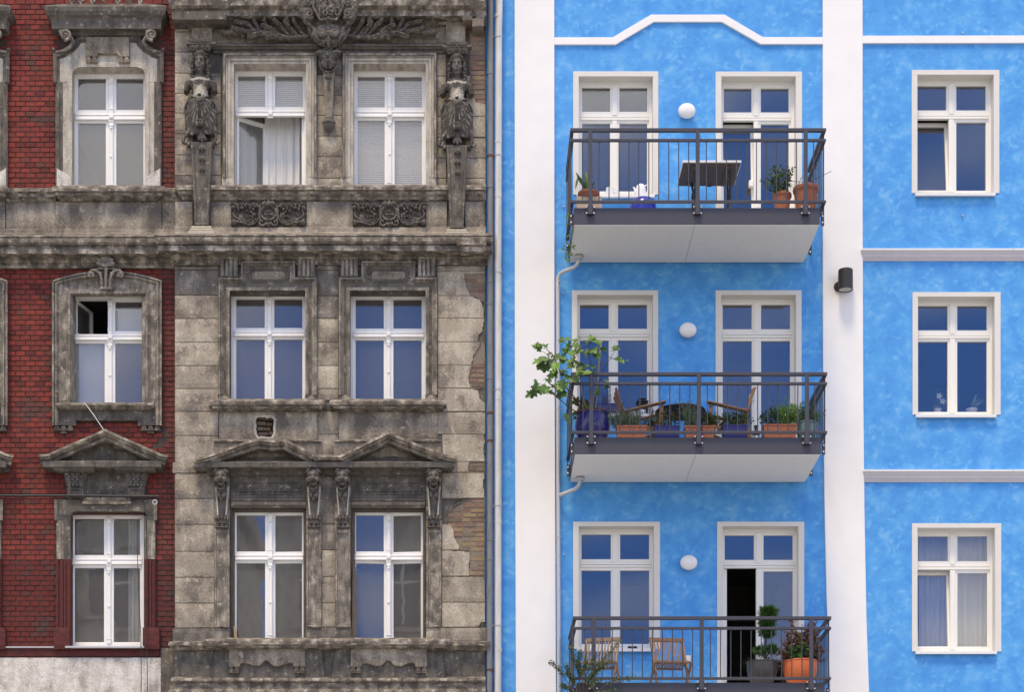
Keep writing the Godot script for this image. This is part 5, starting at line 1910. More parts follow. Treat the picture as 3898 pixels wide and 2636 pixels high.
	f.build(mb, carve(mb), func(q: Vector3) -> Color:
		var c := flake(q, 0.0) * 0.62
		c.a = 1.0
		var n := wob2.get_noise_2d(q.x * 1.3 + 9.0, q.y * 1.3) * 7.0
		# where the coat of paint has come off: chest line and belly
		if q.z > 24.0 and Vector2(q.x, (q.y - 62.0) * 0.7).length() < 12.0:
			c = c * 1.7
			c.a = 1.0
		if q.z > 12.0 and Vector2(q.x / 1.5, q.y - 124.0).length() + n < 13.0 and q.y < 133.0:
			c = Color(0.56, 0.51, 0.42)
		elif q.z > 14.0 and absf(q.x) < 24.0 and absf(q.y - 96.0 + q.x * q.x * 0.006) + n * 0.6 < 2.6:
			c = Color(0.44, 0.41, 0.35)
		elif Vector2(q.x, q.y - 131.0).length() > 6.0 and Vector2(q.x, q.y - 131.0).length() + n * 0.3 < 11.5:
			c = Color(0.34, 0.31, 0.26)
		elif q.y > 137.0 and q.z > 9.0 and absf(q.x) > 4.0:
			# pale worn streaks that also paint in highlights on the folds
			var th := atan2(q.y - 126.0, absf(q.x))
			var k := wob.get_noise_2d(th * 9.0 + signf(q.x) * 7.0, q.y * 0.035)
			c = c.lerp(Color(0.25, 0.225, 0.19), smoothstep(0.18, 0.42, k))
		return c)
	return mb

func caryatids(bld: Node3D) -> void:
	var body := caryatid_body()
	for s in [[457.5, 100.0, 0.10], [1037.0, 107.0, 0.10]]:
		var g := sub("caryatid", bld, "armless stucco woman on a tapering pillar, soot-black with pale bare patches")
		var cx: float = s[0]
		var y: float = s[1]
		var o := put(body, "figure", M.figure, g)
		o.position = V(cx, y, s[2])
		o.scale = Vector3(0.91, 1.0, 1.15)
		var mb := MB.new()
		mold(mb, cx - 25, cx + 25, [[y - 6, 0.1], [y - 5, 0.30], [y - 1, 0.305], [y + 3, 0.28], [y + 7, 0.25], [null, 0.12]], 0.25, 0.003)
		put(mb, "abacus", M.soot, g)
		# pillar, wide at the top
		mb = MB.new()
		prism(mb, vv([[cx - 24, y + 222], [cx + 24, y + 222], [cx + 15, y + 413], [cx - 15, y + 413]]), s[2] + 0.125, 0.04, 1.2)
		for sg in [-1.0, 1.0]:
			prism(mb, vv([[cx + sg * 24, y + 224], [cx + sg * 18, y + 224], [cx + sg * 10.5, y + 410], [cx + sg * 15, y + 410]]), s[2] + 0.15, 0.1, 1.2)
		prism(mb, vv([[cx - 15, y + 406], [cx + 15, y + 406], [cx + 15, y + 411], [cx - 15, y + 411]]), s[2] + 0.152, 0.1, 0.8)
		put(mb, "pillar", M.soot, g)
		for k in 4:
			var yy := y + 214 + k * 24.0
			var sc := 1.0 - k * 0.12
			mb = MB.new()
			for q in [-1.0, 0.0, 1.0]:
				mb.ball(V(cx + 1.5 + q * 4.6 * sc, yy + absf(q) * -2.0, s[2] + 0.14), Vector3(0.026 * sc, 0.058 * sc, 0.034), 8, Basis(Vector3.BACK, q * 0.5))
			put(mb, "bell_flower", M.soot, g)
		mb = MB.new()
		pbox(mb, cx - 23, y + 413, cx + 23, y + 419, s[2] + 0.15, 0.05, 0.008)
		pbox(mb, cx - 27, y + 419, cx + 27, y + 424, s[2] + 0.18, 0.05, 0.012)
		pbox(mb, cx - 30, y + 424, cx + 30, y + 432, s[2] + 0.20, 0.05, 0.006)
		put(mb, "pedestal", M.stone_clean, g, "freshly cast pale pedestal")

func mascaron(bld: Node3D) -> void:
	var g := sub("mask_bracket", bld, "bracket with a bearded mask ending in an acorn drop")
	var f := SDF.new(Vector3(-28, -4, -3), Vector3(28, 76, 34), 1.2)
	for sg in [-1.0, 1.0]:
		f.curl(Vector3(sg * 20, 8, 12), 6.0, -PI * 0.5, -sg * 1.4, 3.2, 2.2, 0.8, 3.0)
		f.ell(Vector3(sg * 6.0, 18, 26.5), Vector3(3.6, 2.0, 3.0), 0.8, true)
		f.cap(Vector3(sg * 2, 14.5, 25), Vector3(sg * 10, 13.5, 23), 2.0, 1.4, 1.0)
		f.ell(Vector3(sg * 8, 24, 21), Vector3(5, 5, 5), 2.0)
		for i in 6:
			f.ell(Vector3(sg * (3 + i * 2.8), 3.0 + i * i * 0.6, 20 - i * 1.4), Vector3(3.2, 4.0, 3.6), 0.8)
			f.path([Vector3(sg * 3, 32, 24), Vector3(sg * (5 + i * 2.2), 37 + i * 0.4, 22), Vector3(sg * (3 + i * 2.6), 48 - i * 1.6, 18)], 2.4, 1.8, 0.8)
		f.path([Vector3(sg * 20, 24, 8), Vector3(sg * 20, 34, 10), Vector3(sg * 13, 48, 12), Vector3(0, 54, 14)], 2.4, 2.6, 1.0)
	f.ell(Vector3(0, 22, 12), Vector3(16, 22, 14), 2.0)
	f.cap(Vector3(0, 16, 26), Vector3(0, 25, 29), 1.7, 2.6, 1.0)
	f.ell(Vector3(0, 31, 26.5), Vector3(4.5, 1.6, 2.5), 0.6, true)
	f.ell(Vector3(0, 62, 13), Vector3(4, 6, 4), 1.5)
	for sg in [-1.0, 1.0]:
		f.path([Vector3(0, 64, 13), Vector3(sg * 6, 66, 12), Vector3(sg * 8, 63, 11)], 2.2, 1.4, 0.8)
	f.rough(wob, 0.9)
	var mb := MB.new()
	f.build(mb, carve(mb), func(q: Vector3) -> Color: return flake(q, 0.0))
	var o := put(mb, "mask", M.figure, g)
	o.position = V(746.5, 119.0, 0.085)
	o.scale.z = 1.25
	mb = MB.new()
	mold(mb, 726, 767, [[113.0, 0.1], [114.0, 0.24], [118.0, 0.245], [121.0, 0.22], [null, 0.1]], 0.2, 0.002)
	prism(mb, vv([[733, 160], [760, 160], [754, 268], [739, 268]]), 0.17, 0.05, 2.0)
	put(mb, "shaft", M.plaster, g)
	mb = MB.new()
	for k in 4:
		mb.ball(V(746.5, 178.0 + k * 8.0, 0.18), Vector3(0.022 - k * 0.003, 0.03, 0.02), 8)
	put(mb, "husk", M.soot, g)
	mb = MB.new()
	mb.lathe(V(746.5, 280.0, 0.13), [[0.0, 0.085], [0.055, 0.085], [0.05, 0.06], [0.07, 0.04], [0.098, 0.018], [0.10, 0.0], [0.085, -0.01], [0.078, -0.02], [0.076, -0.06], [0.06, -0.10], [0.035, -0.13], [0.014, -0.142], [0.018, -0.152], [0.014, -0.17], [0.0, -0.175]], 16, Basis(), 1.0, 0.75)
	put(mb, "acorn", M.soot, g)

func lion_brackets(bld: Node3D) -> void:
	var f := SDF.new(Vector3(-24, -3, -3), Vector3(24, 84, 32), 1.15)
	for sg in [-1.0, 1.0]:
		for i in 5:
			var a := -0.15 - i * 0.36
			f.path([Vector3(sg * 5, 17, 14), Vector3(sg * (9 + cos(a) * 4), 15 + sin(a) * 7, 18), Vector3(sg * (9 + cos(a) * 9), 17 + sin(a) * 14, 12)], 3.4, 2.0, 0.8)
		f.ell(Vector3(sg * 4.2, 8, 21), Vector3(2.4, 2.8, 3.0), 0.6, true)
		f.cap(Vector3(sg * 3, 20, 23), Vector3(sg * 11, 22, 19), 2.6, 1.8, 1.0)
		f.ell(Vector3(sg * 7.5, 25, 22), Vector3(3.0, 2.0, 3.0), 0.7, true)
		f.ell(Vector3(sg * 7, 33, 20), Vector3(7, 6, 6), 2.0)
		f.path([Vector3(sg * 13, 26, 12), Vector3(sg * 15, 36, 11), Vector3(sg * 12, 44, 9)], 3.6, 2.4, 1.2)
		f.ell(Vector3(sg * 5.5, 66, 11), Vector3(5.2, 5.6, 5.0), 0.8)
		f.path([Vector3(0, 56, 10), Vector3(sg * 6, 58, 11), Vector3(sg * 10, 61, 9)], 2.0, 2.4, 0.8)
	f.ell(Vector3(0, 22, 12), Vector3(14, 18, 11), 2.0)
	f.cap(Vector3(0, 18, 22), Vector3(0, 32, 27), 3.2, 4.6, 1.5)
	f.ell(Vector3(0, 33.5, 28), Vector3(4.0, 2.0, 3.0), 1.0)
	f.ell(Vector3(0, 39, 24), Vector3(7.5, 2.6, 6.0), 0.8, true)
	f.ell(Vector3(0, 43, 18), Vector3(6, 3, 5), 1.2)
	f.ring(Vector3(0, 46, 18), 8.5, 8.0, 1.6, 0.4)
	f.ell(Vector3(0, 73, 10), Vector3(3, 4.5, 3.5), 0.8)
	f.rough(wob, 0.9)
	var head := MB.new()
	f.build(head, carve(head), func(q: Vector3) -> Color: return flake(q, 0.05))
	for c in [504.0, 712.5, 778.5, 984.5]:
		var g := sub("lion_bracket", bld, "bracket with a lion's head holding a ring, paint flaking at the edges")
		var mb := MB.new()
		prism(mb, vv([[c - 17, 1068], [c + 17, 1068], [c + 10.5, 1172], [c - 10.5, 1172]]), 0.15, 0.05, 1.0)
		put(mb, "shaft", M.soot, g)
		for sg in [-1.0, 1.0]:
			mb = MB.new()
			prism(mb, vv([[c + sg * 15.5, 1104], [c + sg * 11.5, 1104], [c + sg * 7.5, 1171], [c + sg * 11, 1171]]), 0.172, 0.1, 0.8)
			put(mb, "edge_fillet", M.plaster_pale, g)
		var o := put(head, "lion_head", M.figure, g)
		o.position = V(c, 1064.0, 0.125)
		o.scale.z = 1.25
		mb = MB.new()
		for k in 5:
			mb.ball(V(c - 14 + k * 7, 1176.0 + absf(k - 2) * 1.2, 0.17), Vector3(0.026, 0.034, 0.035), 8)
		pbox(mb, c - 13, 1178, c + 13, 1189, 0.165, 0.05, 0.006)
		put(mb, "claw", M.soot, g)
		mb = MB.new()
		guttae(mb, c - 15, c + 15, 1189, 1198, 0.155, 0.05, 3)
		put(mb, "hanging_pegs", M.soot, g)

func cartouche(bld: Node3D) -> void:
	var g := sub("cartouche", bld, "scrolled shield with the raised year 1890 between acanthus leaves")
	var f := SDF.new(Vector3(-74, -42, -26), Vector3(74, 114, 44), 1.45)
	f.ell(Vector3(0, -2, 14), Vector3(40, 62, 18), 1.0)
	f.ell(Vector3(0, 2, 37), Vector3(32, 52, 10), 3.0, true)
	for sg in [-1.0, 1.0]:
		f.path([Vector3(sg * 33, -30, 24), Vector3(sg * 30, 8, 26), Vector3(sg * 33, 30, 27), Vector3(sg * 27, 42, 27), Vector3(sg * 18, 58, 26), Vector3(sg * 7, 58, 26), Vector3(0, 53, 26)], 2.8, 2.4, 0.8)
		f.path([Vector3(sg * 58, -20, 14), Vector3(sg * 56, 4, 15), Vector3(sg * 66, 20, 14), Vector3(sg * 62, 32, 14), Vector3(sg * 56, 46, 13), Vector3(sg * 44, 60, 13), Vector3(sg * 32, 72, 12), Vector3(sg * 36, 86, 12)], 3.0, 3.0, 1.2)
		f.ell(Vector3(sg * 47, 20, 10), Vector3(18, 42, 13), 3.0)
		f.curl(Vector3(sg * 43, 16, 23), 9.0, PI * (0.5 if sg > 0 else 0.5), sg * 1.3, 3.0, 2.0, 0.8, 2.0)
		f.curl(Vector3(sg * 43, 42, 21), 9.0, -PI * 0.5, -sg * 1.1, 3.0, 2.0, 0.8, 2.0)
		f.ell(Vector3(sg * 50, 27, 22), Vector3(6, 3, 3), 1.0, true)
		for k in 4:
			f.ell(Vector3(sg * (35 + k * 5), 52, 21), Vector3(2.3, 4.2, 3.0), 0.4)
		f.curl(Vector3(sg * 14, 84, 20), 9.5, PI * 1.0 if sg > 0 else 0.0, -sg * 1.5, 3.2, 2.2, 0.8, 3.0)
		f.path([Vector3(sg * 31, 70, 13), Vector3(sg * 32, 84, 13), Vector3(sg * 22, 98, 14), Vector3(sg * 8, 100, 15)], 3.0, 2.6, 1.0)
		f.path([Vector3(sg * 3, 98, 15), Vector3(sg * 10, 104, 14), Vector3(sg * 18, 104, 12)], 2.6, 1.8, 0.8)
	f.ell(Vector3(0, 78, 10), Vector3(30, 20, 10), 3.0)
	f.ell(Vector3(0, 40, -4), Vector3(52, 66, 12), 2.0)
	for k in 4:
		f.ell(Vector3(0, 76 + k * 6.5, 22 - k), Vector3(3.4, 3.4, 3.4), 0.6)
	f.cap(Vector3(0, 100, 16), Vector3(0, 111, 14), 4.5, 3.0, 1.5)
	f.rough(wob, 0.9)
	var mb := MB.new()
	f.build(mb, carve(mb), func(q: Vector3) -> Color: return flake(q, 0.02))
	var o := put(mb, "shield", M.figure, g)
	o.position = V(746.7, 0.0, 0.27)
	# raised figures 1 8 9 0 and the mark above them
	var n := SDF.new(Vector3(-32, -14, -2), Vector3(34, 40, 9), 0.75)
	n.cap(Vector3(-21, 15, 2), Vector3(-20, 36, 2), 1.7, 1.7, 0.4)
	n.cap(Vector3(-24, 18, 2), Vector3(-21, 15, 2), 1.4, 1.4, 0.4)
	n.ring(Vector3(-8, 20.5, 2), 4.0, 3.6, 1.5, 0.4)
	n.ring(Vector3(-8, 30.0, 2), 4.8, 4.8, 1.5, 0.4)
	n.ring(Vector3(5, 21.5, 2), 4.6, 4.8, 1.5, 0.4)
	n.path([Vector3(9.6, 22, 2), Vector3(9.2, 29, 2), Vector3(5.5, 34.5, 2), Vector3(1.5, 33.5, 2)], 1.5, 1.3, 0.4)
	n.ring(Vector3(19, 26.5, 2), 5.2, 8.6, 1.5, 0.4)
	n.ring(Vector3(-3, 3.5, 2), 3.6, 3.6, 1.3, 0.4)
	n.path([Vector3(-19, 5, 2), Vector3(-14, 1, 2), Vector3(-8, -8, 2), Vector3(-3, -11, 2), Vector3(4, -8, 2), Vector3(10, 3, 2), Vector3(14, 6, 2)], 1.6, 1.6, 0.4)
	mb = MB.new()
	n.build(mb, carve(mb), func(q: Vector3) -> Color: return flake(q * 2.0, 0.22))
	o = put(mb, "year_figures", M.figure, g)
	o.position = V(746.7, 0.0, 0.27 + 27.0 * U)
	# acanthus sprays
	for sg in [-1.0, 1.0]:
		var a := SDF.new(Vector3(-2, 34, -3), Vector3(214, 104, 24), 1.45)
		var base := Vector3(4, 88, 6)
		a.path([Vector3(0, 82, 6), Vector3(24, 91, 8), Vector3(60, 94, 9), Vector3(98, 84, 9), Vector3(140, 78, 8), Vector3(196, 81, 7), Vector3(206, 82, 7)], 4.0, 5.0, 1.5)
		for l in [[18, 90, 42, 66, 50, 50, 5.0], [34, 92, 62, 70, 60, 44, 6.5], [48, 93, 78, 66, 92, 56, 5.5], [66, 90, 100, 74, 118, 70, 5.5], [92, 84, 110, 66, 114, 52, 4.2], [112, 80, 132, 66, 137, 48, 4.4], [126, 78, 150, 64, 178, 62, 5.0], [60, 94, 96, 92, 108, 98, 4.5], [100, 86, 124, 86, 148, 96, 5.5], [136, 80, 160, 80, 186, 76, 4.2], [26, 91, 50, 80, 70, 62, 3.2]]:
			var p := [Vector3(l[0], l[1], 8), Vector3((l[0] + l[2]) * 0.5 + 2, (l[1] + l[3]) * 0.5 + 3, 9), Vector3(l[2], l[3], 10), Vector3((l[2] + l[4]) * 0.5 + 3, (l[3] + l[5]) * 0.5, 12), Vector3(l[4], l[5], 14), Vector3(l[4] - 4, l[5] + 3, 15)]
			for i in 5:
				a.cap(p[i], p[i + 1], [2.4, 3.4, 0.9 * l[6], l[6], 0.8 * l[6]][i], [3.4, 0.9 * l[6], l[6], 0.8 * l[6], 2.2][i], 1.0)
			a.path([p[1] + Vector3(0, 0, 6), p[2] + Vector3(0, 0, 7.0), p[4] + Vector3(0, 0, 6)], 1.0, 1.3, 0.4)
		a.ell(Vector3(207, 82, 8), Vector3(7, 6, 6), 1.5)
		a.rough(wob, 1.2)
		mb = MB.new()
		a.build(mb, func(q: Vector3) -> Vector3: return Vector3(q.x * sg, -q.y, q.z) * U, func(q: Vector3) -> Color: return flake(q + Vector3(sg * 50, 0, 0), 0.03))
		if sg < 0:
			for q in mb.n.size():
				mb.n[q] = mb.n[q]
		o = put(mb, "acanthus_spray", M.figure, g)
		o.position = V(746.7 + sg * 30.0, 0.0, 0.11)
		o.scale.z = 1.6

func relief_panels(bld: Node3D) -> void:
	var f := SDF.new(Vector3(-88, -4, -3), Vector3(88, 62, 18), 1.15)
	f.ring(Vector3(0, 30, 6), 18, 17, 2.2, 0.6, 0.0, TAU, 22)
	f.ring(Vector3(0, 30, 5), 14.5, 13.5, 1.1, 0.4, 0.0, TAU, 20)
	f.ell(Vector3(0, 30, 0), Vector3(17, 16, 5), 1.0)
	f.ring(Vector3(0, 25.5, 5), 4.5, 3.8, 1.3, 0.5, 0.0, TAU, 10)
	f.ell(Vector3(0, 26, 6), Vector3(2.4, 2.4, 2.4), 0.4)
	for sg in [-1.0, 1.0]:
		f.cap(Vector3(0, 33, 5), Vector3(sg * 8, 34, 5), 1.6, 2.2, 0.6)
		f.curl(Vector3(sg * 9.5, 10, 6), 6.0, PI * 0.5, sg * 1.4, 2.2, 1.6, 0.6, 3.0)
		f.path([Vector3(sg * 17, 12, 5), Vector3(sg * 21, 24, 5), Vector3(sg * 21, 38, 5), Vector3(sg * 18, 47, 5)], 2.2, 2.0, 0.8)
		f.curl(Vector3(sg * 15, 51, 5), 9.0, PI * (1.0 if sg > 0 else 0.0), -sg * 1.1, 2.6, 2.0, 0.8)
		# C-scrolls with leaf ribs
		for k in 3:
			f.ring(Vector3(sg * (44 + k * 1.2), 36, 4 + k), 22.0 - k * 4.2, 20.0 - k * 4.0, 2.2 - 0.35 * k, 0.7, (0.1 * PI), (0.98 + 0.10 * k) * PI if sg > 0 else 1.0 * PI, 12)
		f.path([Vector3(sg * 64, 46, 5), Vector3(sg * 74, 40, 5), Vector3(sg * 80, 32, 5), Vector3(sg * 76, 24, 5)], 2.0, 1.8, 0.8)
		f.path([Vector3(sg * 60, 52, 5), Vector3(sg * 70, 50, 6), Vector3(sg * 80, 54, 6)], 2.2, 3.0, 0.8)
		f.ell(Vector3(sg * 78, 52, 6), Vector3(6, 6.5, 6), 0.8)
		f.ell(Vector3(sg * 79, 18, 5), Vector3(5, 5, 5), 0.8)
		f.path([Vector3(sg * 84, 9, 4), Vector3(sg * 76, 8, 5), Vector3(sg * 70, 14, 6), Vector3(sg * 68, 24, 5)], 2.0, 2.6, 0.8)
		for p in [[56, 10], [60, 14], [53, 15], [58, 19], [63, 10], [50, 11], [63, 19]]:
			f.ell(Vector3(sg * p[0], p[1], 5), Vector3(3.0, 3.0, 4.0), 0.4)
		for p in [[30, 16, 4.5, 2.6], [38, 14, 3.4, 2.4], [34, 22, 4.4, 2.8], [42, 20, 4.2, 2.4], [39, 28, 4.4, 2.6], [33, 34, 4.6, 4.4], [48, 26, 3.5, 2.2], [40, 38, 5.0, 2.0]]:
			f.ell(Vector3(sg * p[0], p[1], 5), Vector3(p[2], p[3], 4.0), 0.5, false, sg * p[0] * 0.7)
		f.path([Vector3(sg * 22, 16, 5), Vector3(sg * 30, 11, 7), Vector3(sg * 36, 9, 6)], 2.6, 1.4, 0.6)
	f.cap(Vector3(0, -2, 6), Vector3(0, 12, 7), 2.0, 4.0, 1.0)
	f.ell(Vector3(0, 56, 5), Vector3(6, 5, 5), 1.0)
	f.box(Vector3(0, 29, -1.5), Vector3(84, 29, 1.8), 0.5, 1.0)
	f.rough(wob, 0.7)
	var mb := MB.new()
	f.build(mb, carve(mb), func(q: Vector3) -> Color: return flake(q, -0.08))
	for c in [610.5, 884.0]:
		var o := put(mb, "relief_panel", M.figure, bld, "dark relief panel of scrolls, fruit and a rose medallion")
		o.position = V(c, 458.0, 0.075) - org[bld]
		o.scale.z = 1.6
# ---------- the blue front ----------
func blue_building() -> Node3D:
	var bld := thing("blue_building", "restored apartment house front with mottled bright blue paint and white pilasters", "building", V(1600.0, 2700.0, 0.0))
	var wins := [[1313.5, 173.4, 1481.7, 442.0], [1637.0, 173.4, 1806.0, 476.0], [1310.0, 669.7, 1481.7, 942.0], [1636.5, 669.7, 1806.0, 998.0], [1313.5, 1195.4, 1484.0, 1478.0], [1640.0, 1195.4, 1812.0, 1556.0], [2081.7, 169.6, 2255.0, 440.0], [2083.0, 673.8, 2257.0, 942.0], [2082.0, 1199.0, 2258.0, 1481.0]]
	var mb := MB.new()
	wall(mb, 1090.0, -140.0, 2560.0, 1720.0, 0.0, wins)
	for w in wins:
		# narrow returns behind the surround
		reveal(mb, w[0] - 0.1, w[1] - 0.1, w[2] + 0.1, w[3] + 0.1, 0.0, -0.02)
	put(mb, "painted_wall", M.blue, bld, "wall with bright blue paint brushed on in cloudy arcs")
	# white pilasters; the right one stands a little out of true near its foot
	mb = MB.new()
	prism(mb, vv([[1168, -140], [1258, -140], [1258.5, 800], [1262, 1600], [1262, 1720], [1171.5, 1720], [1171, 1560], [1168.5, 800]]), 0.045, -0.02, 0.4)
	put(mb, "pilaster", M.white_wall, bld)
	mb = MB.new()
	prism(mb, vv([[1867.5, -140], [1957.5, -140], [1957.5, 500], [1959, 900], [1961.5, 1150], [1966, 1400], [1972, 1572], [1978, 1720], [1890, 1720], [1884, 1572], [1876, 1350], [1870.5, 1100], [1868, 800], [1867.5, 500]]), 0.045, -0.02, 0.4)
	put(mb, "pilaster", M.white_wall, bld)
	# white string mouldings
	mb = MB.new()
	prism(mb, vv([[1258, 84.5], [1390.5, 84.5], [1477.5, 33], [1644.5, 33], [1731, 84], [1868, 84], [1868, 100], [1726, 100], [1638, 49.5], [1484, 49.5], [1397, 101], [1258, 101]]), 0.035, -0.02, 0.6)
	put(mb, "raised_band", M.white_wall, bld, "white moulding that steps up over the top balcony windows")
	mb = MB.new()
	prism(mb, vv([[1957, 81], [2560, 80], [2560, 97], [1957, 98]]), 0.035, -0.02, 0.6)
	put(mb, "straight_band", M.white_wall, bld)
	for y in [564.0, 1066.5]:
		mb = MB.new()
		mold(mb, 1956.0 if y < 800.0 else 1961.0, 2560.0, [[y + 4.0, 0.0], [y + 5.0, 0.085], [y + 9.0, 0.08], [y + 15.0, 0.055], [y + 20.0, 0.048], [y + 21.0, 0.035], [y + 24.0, 0.035], [y + 25.5, 0.022], [y + 28.5, 0.018], [null, 0.0]], 0.0, 0.0, false, false, 300.0)
		put(mb, "cornice", M.lilac_trim, bld)
		mb = MB.new()
		pbox(mb, 1955.0 if y < 800.0 else 1960.0, y, 2300.0, y + 4.4, 0.10, -0.02, 0.002)
		pbox(mb, 2301.0, y - 0.3, 2560.0, y + 4.4, 0.10, -0.02, 0.002)
		put(mb, "metal_flashing", M.pale_metal, bld)
	# grey painted surrounds
	var sur := [[1300.8, 162.0, 1494.0, 442.0], [1624.0, 162.5, 1820.0, 476.0], [1298.0, 659.4, 1493.6, 940.0], [1624.0, 659.4, 1819.0, 998.0], [1300.8, 1185.0, 1497.8, 1474.0], [1627.5, 1185.0, 1825.0, 1556.0], [2069.0, 158.7, 2267.7, 438.6], [2070.8, 663.6, 2270.5, 942.0], [2069.5, 1188.6, 2272.0, 1480.0]]
	var names := ["", "", "", "", "", "", "", "", ""]
	for i in 9:
		var s: Array = sur[i]
		var w: Array = wins[i]
		mb = MB.new()
		# three-sided flat band
		pbox(mb, s[0], s[1], s[2], w[1], 0.012, -0.02, 0.002)
		pbox(mb, s[0], w[1], w[0], s[3], 0.012, -0.02, 0.002)
		pbox(mb, w[2], w[1], s[2], s[3], 0.012, -0.02, 0.002)
		reveal(mb, w[0], w[1], w[2], w[3], 0.0, -0.2)
		put(mb, "window_surround", M.grey_trim, bld)
		if i % 2 == 0 or i > 5:
			mb = MB.new()
			var a := V(w[0] - 3.0, s[3] - 1.0, 0.07)
			var b := V(w[2] + 3.5, s[3] + 5.0, 0.07)
			mb.box(Vector3(a.x, b.y + 0.008, -0.16), Vector3(b.x, a.y, 0.07), 0.002)
			mb.box(Vector3(a.x, b.y - 0.004, 0.062), Vector3(b.x, b.y + 0.02, 0.071), 0.001)
			mb.box(Vector3(a.x - 0.006, b.y, -0.1), Vector3(a.x + 0.012, a.y + 0.02, 0.068), 0.003)
			mb.box(Vector3(b.x - 0.012, b.y, -0.1), Vector3(b.x + 0.006, a.y + 0.02, 0.068), 0.003)
			put(mb, "window_sill", M.pale_metal if i != 0 and i != 2 else M.white_wall, bld)
	# windows and balcony doors
	var zf := -0.17
	window(bld, [1314.5, 187.7, 1476.0, 441.0], [1321.0, 1384.5], [1405.6, 1468.7], [199.0, 254.0], [280.5, 435.0], zf, false)
	window(bld, [1638.7, 189.0, 1798.5, 480.0], [1642.5, 1705.5], [1726.4, 1790.0], [200.5, 255.5], [282.0, 474.0], zf, false, {"swing": {2: ["tilt", 5.5]}, "called": "balcony_door"})
	window(bld, [1311.0, 682.5, 1476.5, 940.0], [1316.0, 1381.5], [1402.5, 1468.5], [692.0, 747.0], [773.0, 930.0], zf, false)
	window(bld, [1638.0, 682.5, 1801.5, 1000.0], [1640.0, 1706.0], [1727.0, 1793.0], [692.0, 748.0], [774.5, 994.0], zf, false, {"called": "balcony_door"})
	window(bld, [1314.0, 1204.0, 1482.0, 1476.0], [1319.6, 1386.3], [1407.3, 1473.4], [1214.0, 1270.5], [1296.0, 1463.0], zf, false)
	window(bld, [1641.0, 1205.5, 1809.0, 1560.0], [1644.5, 1711.0], [1732.5, 1799.0], [1216.0, 1272.0], [1298.0, 1556.0], zf, false, {"swing": {2: ["left", 96.0]}, "called": "balcony_door"})
	window(bld, [2076.0, 184.0, 2249.0, 439.0], [2080.0, 2147.5], [2169.8, 2237.0], [195.0, 251.0], [278.0, 433.5], zf, false, {"swing": {2: ["tilt", 7.0]}})
	window(bld, [2079.0, 685.0, 2250.5, 941.0], [2082.5, 2150.5], [2172.0, 2239.5], [694.6, 750.6], [776.0, 936.0], zf, false)
	window(bld, [2079.0, 1208.0, 2252.0, 1481.0], [2083.0, 2151.0], [2172.5, 2240.0], [1218.0, 1275.0], [1302.0, 1469.0], zf, false, {"swing": {2: ["tilt", 5.0]}})
	# white handle boxes on the doors
	for q in [[1704.0, 416.0], [1705.0, 902.0]]:
		mb = MB.new()
		pbox(mb, q[0] - 4, q[1] - 7, q[0] + 5, q[1] + 7, -0.115, -0.2, 0.006)
		put(mb, "door_handle", M.frame, bld)
	# small ties left in the wall
	for q in [[1276, 667], [1280, 1260], [2183, 76], [2183, 491], [1279, 470]]:
		mb = MB.new()
		mb.lathe(V(q[0], q[1], 0.0), [[0.0, 0.03], [0.012, 0.03], [0.012, 0.03], [0.012, 0.0]], 8, Basis(Vector3.RIGHT, PI / 2))
		put(mb, "wall_tie", M.galv, bld)
	return bld

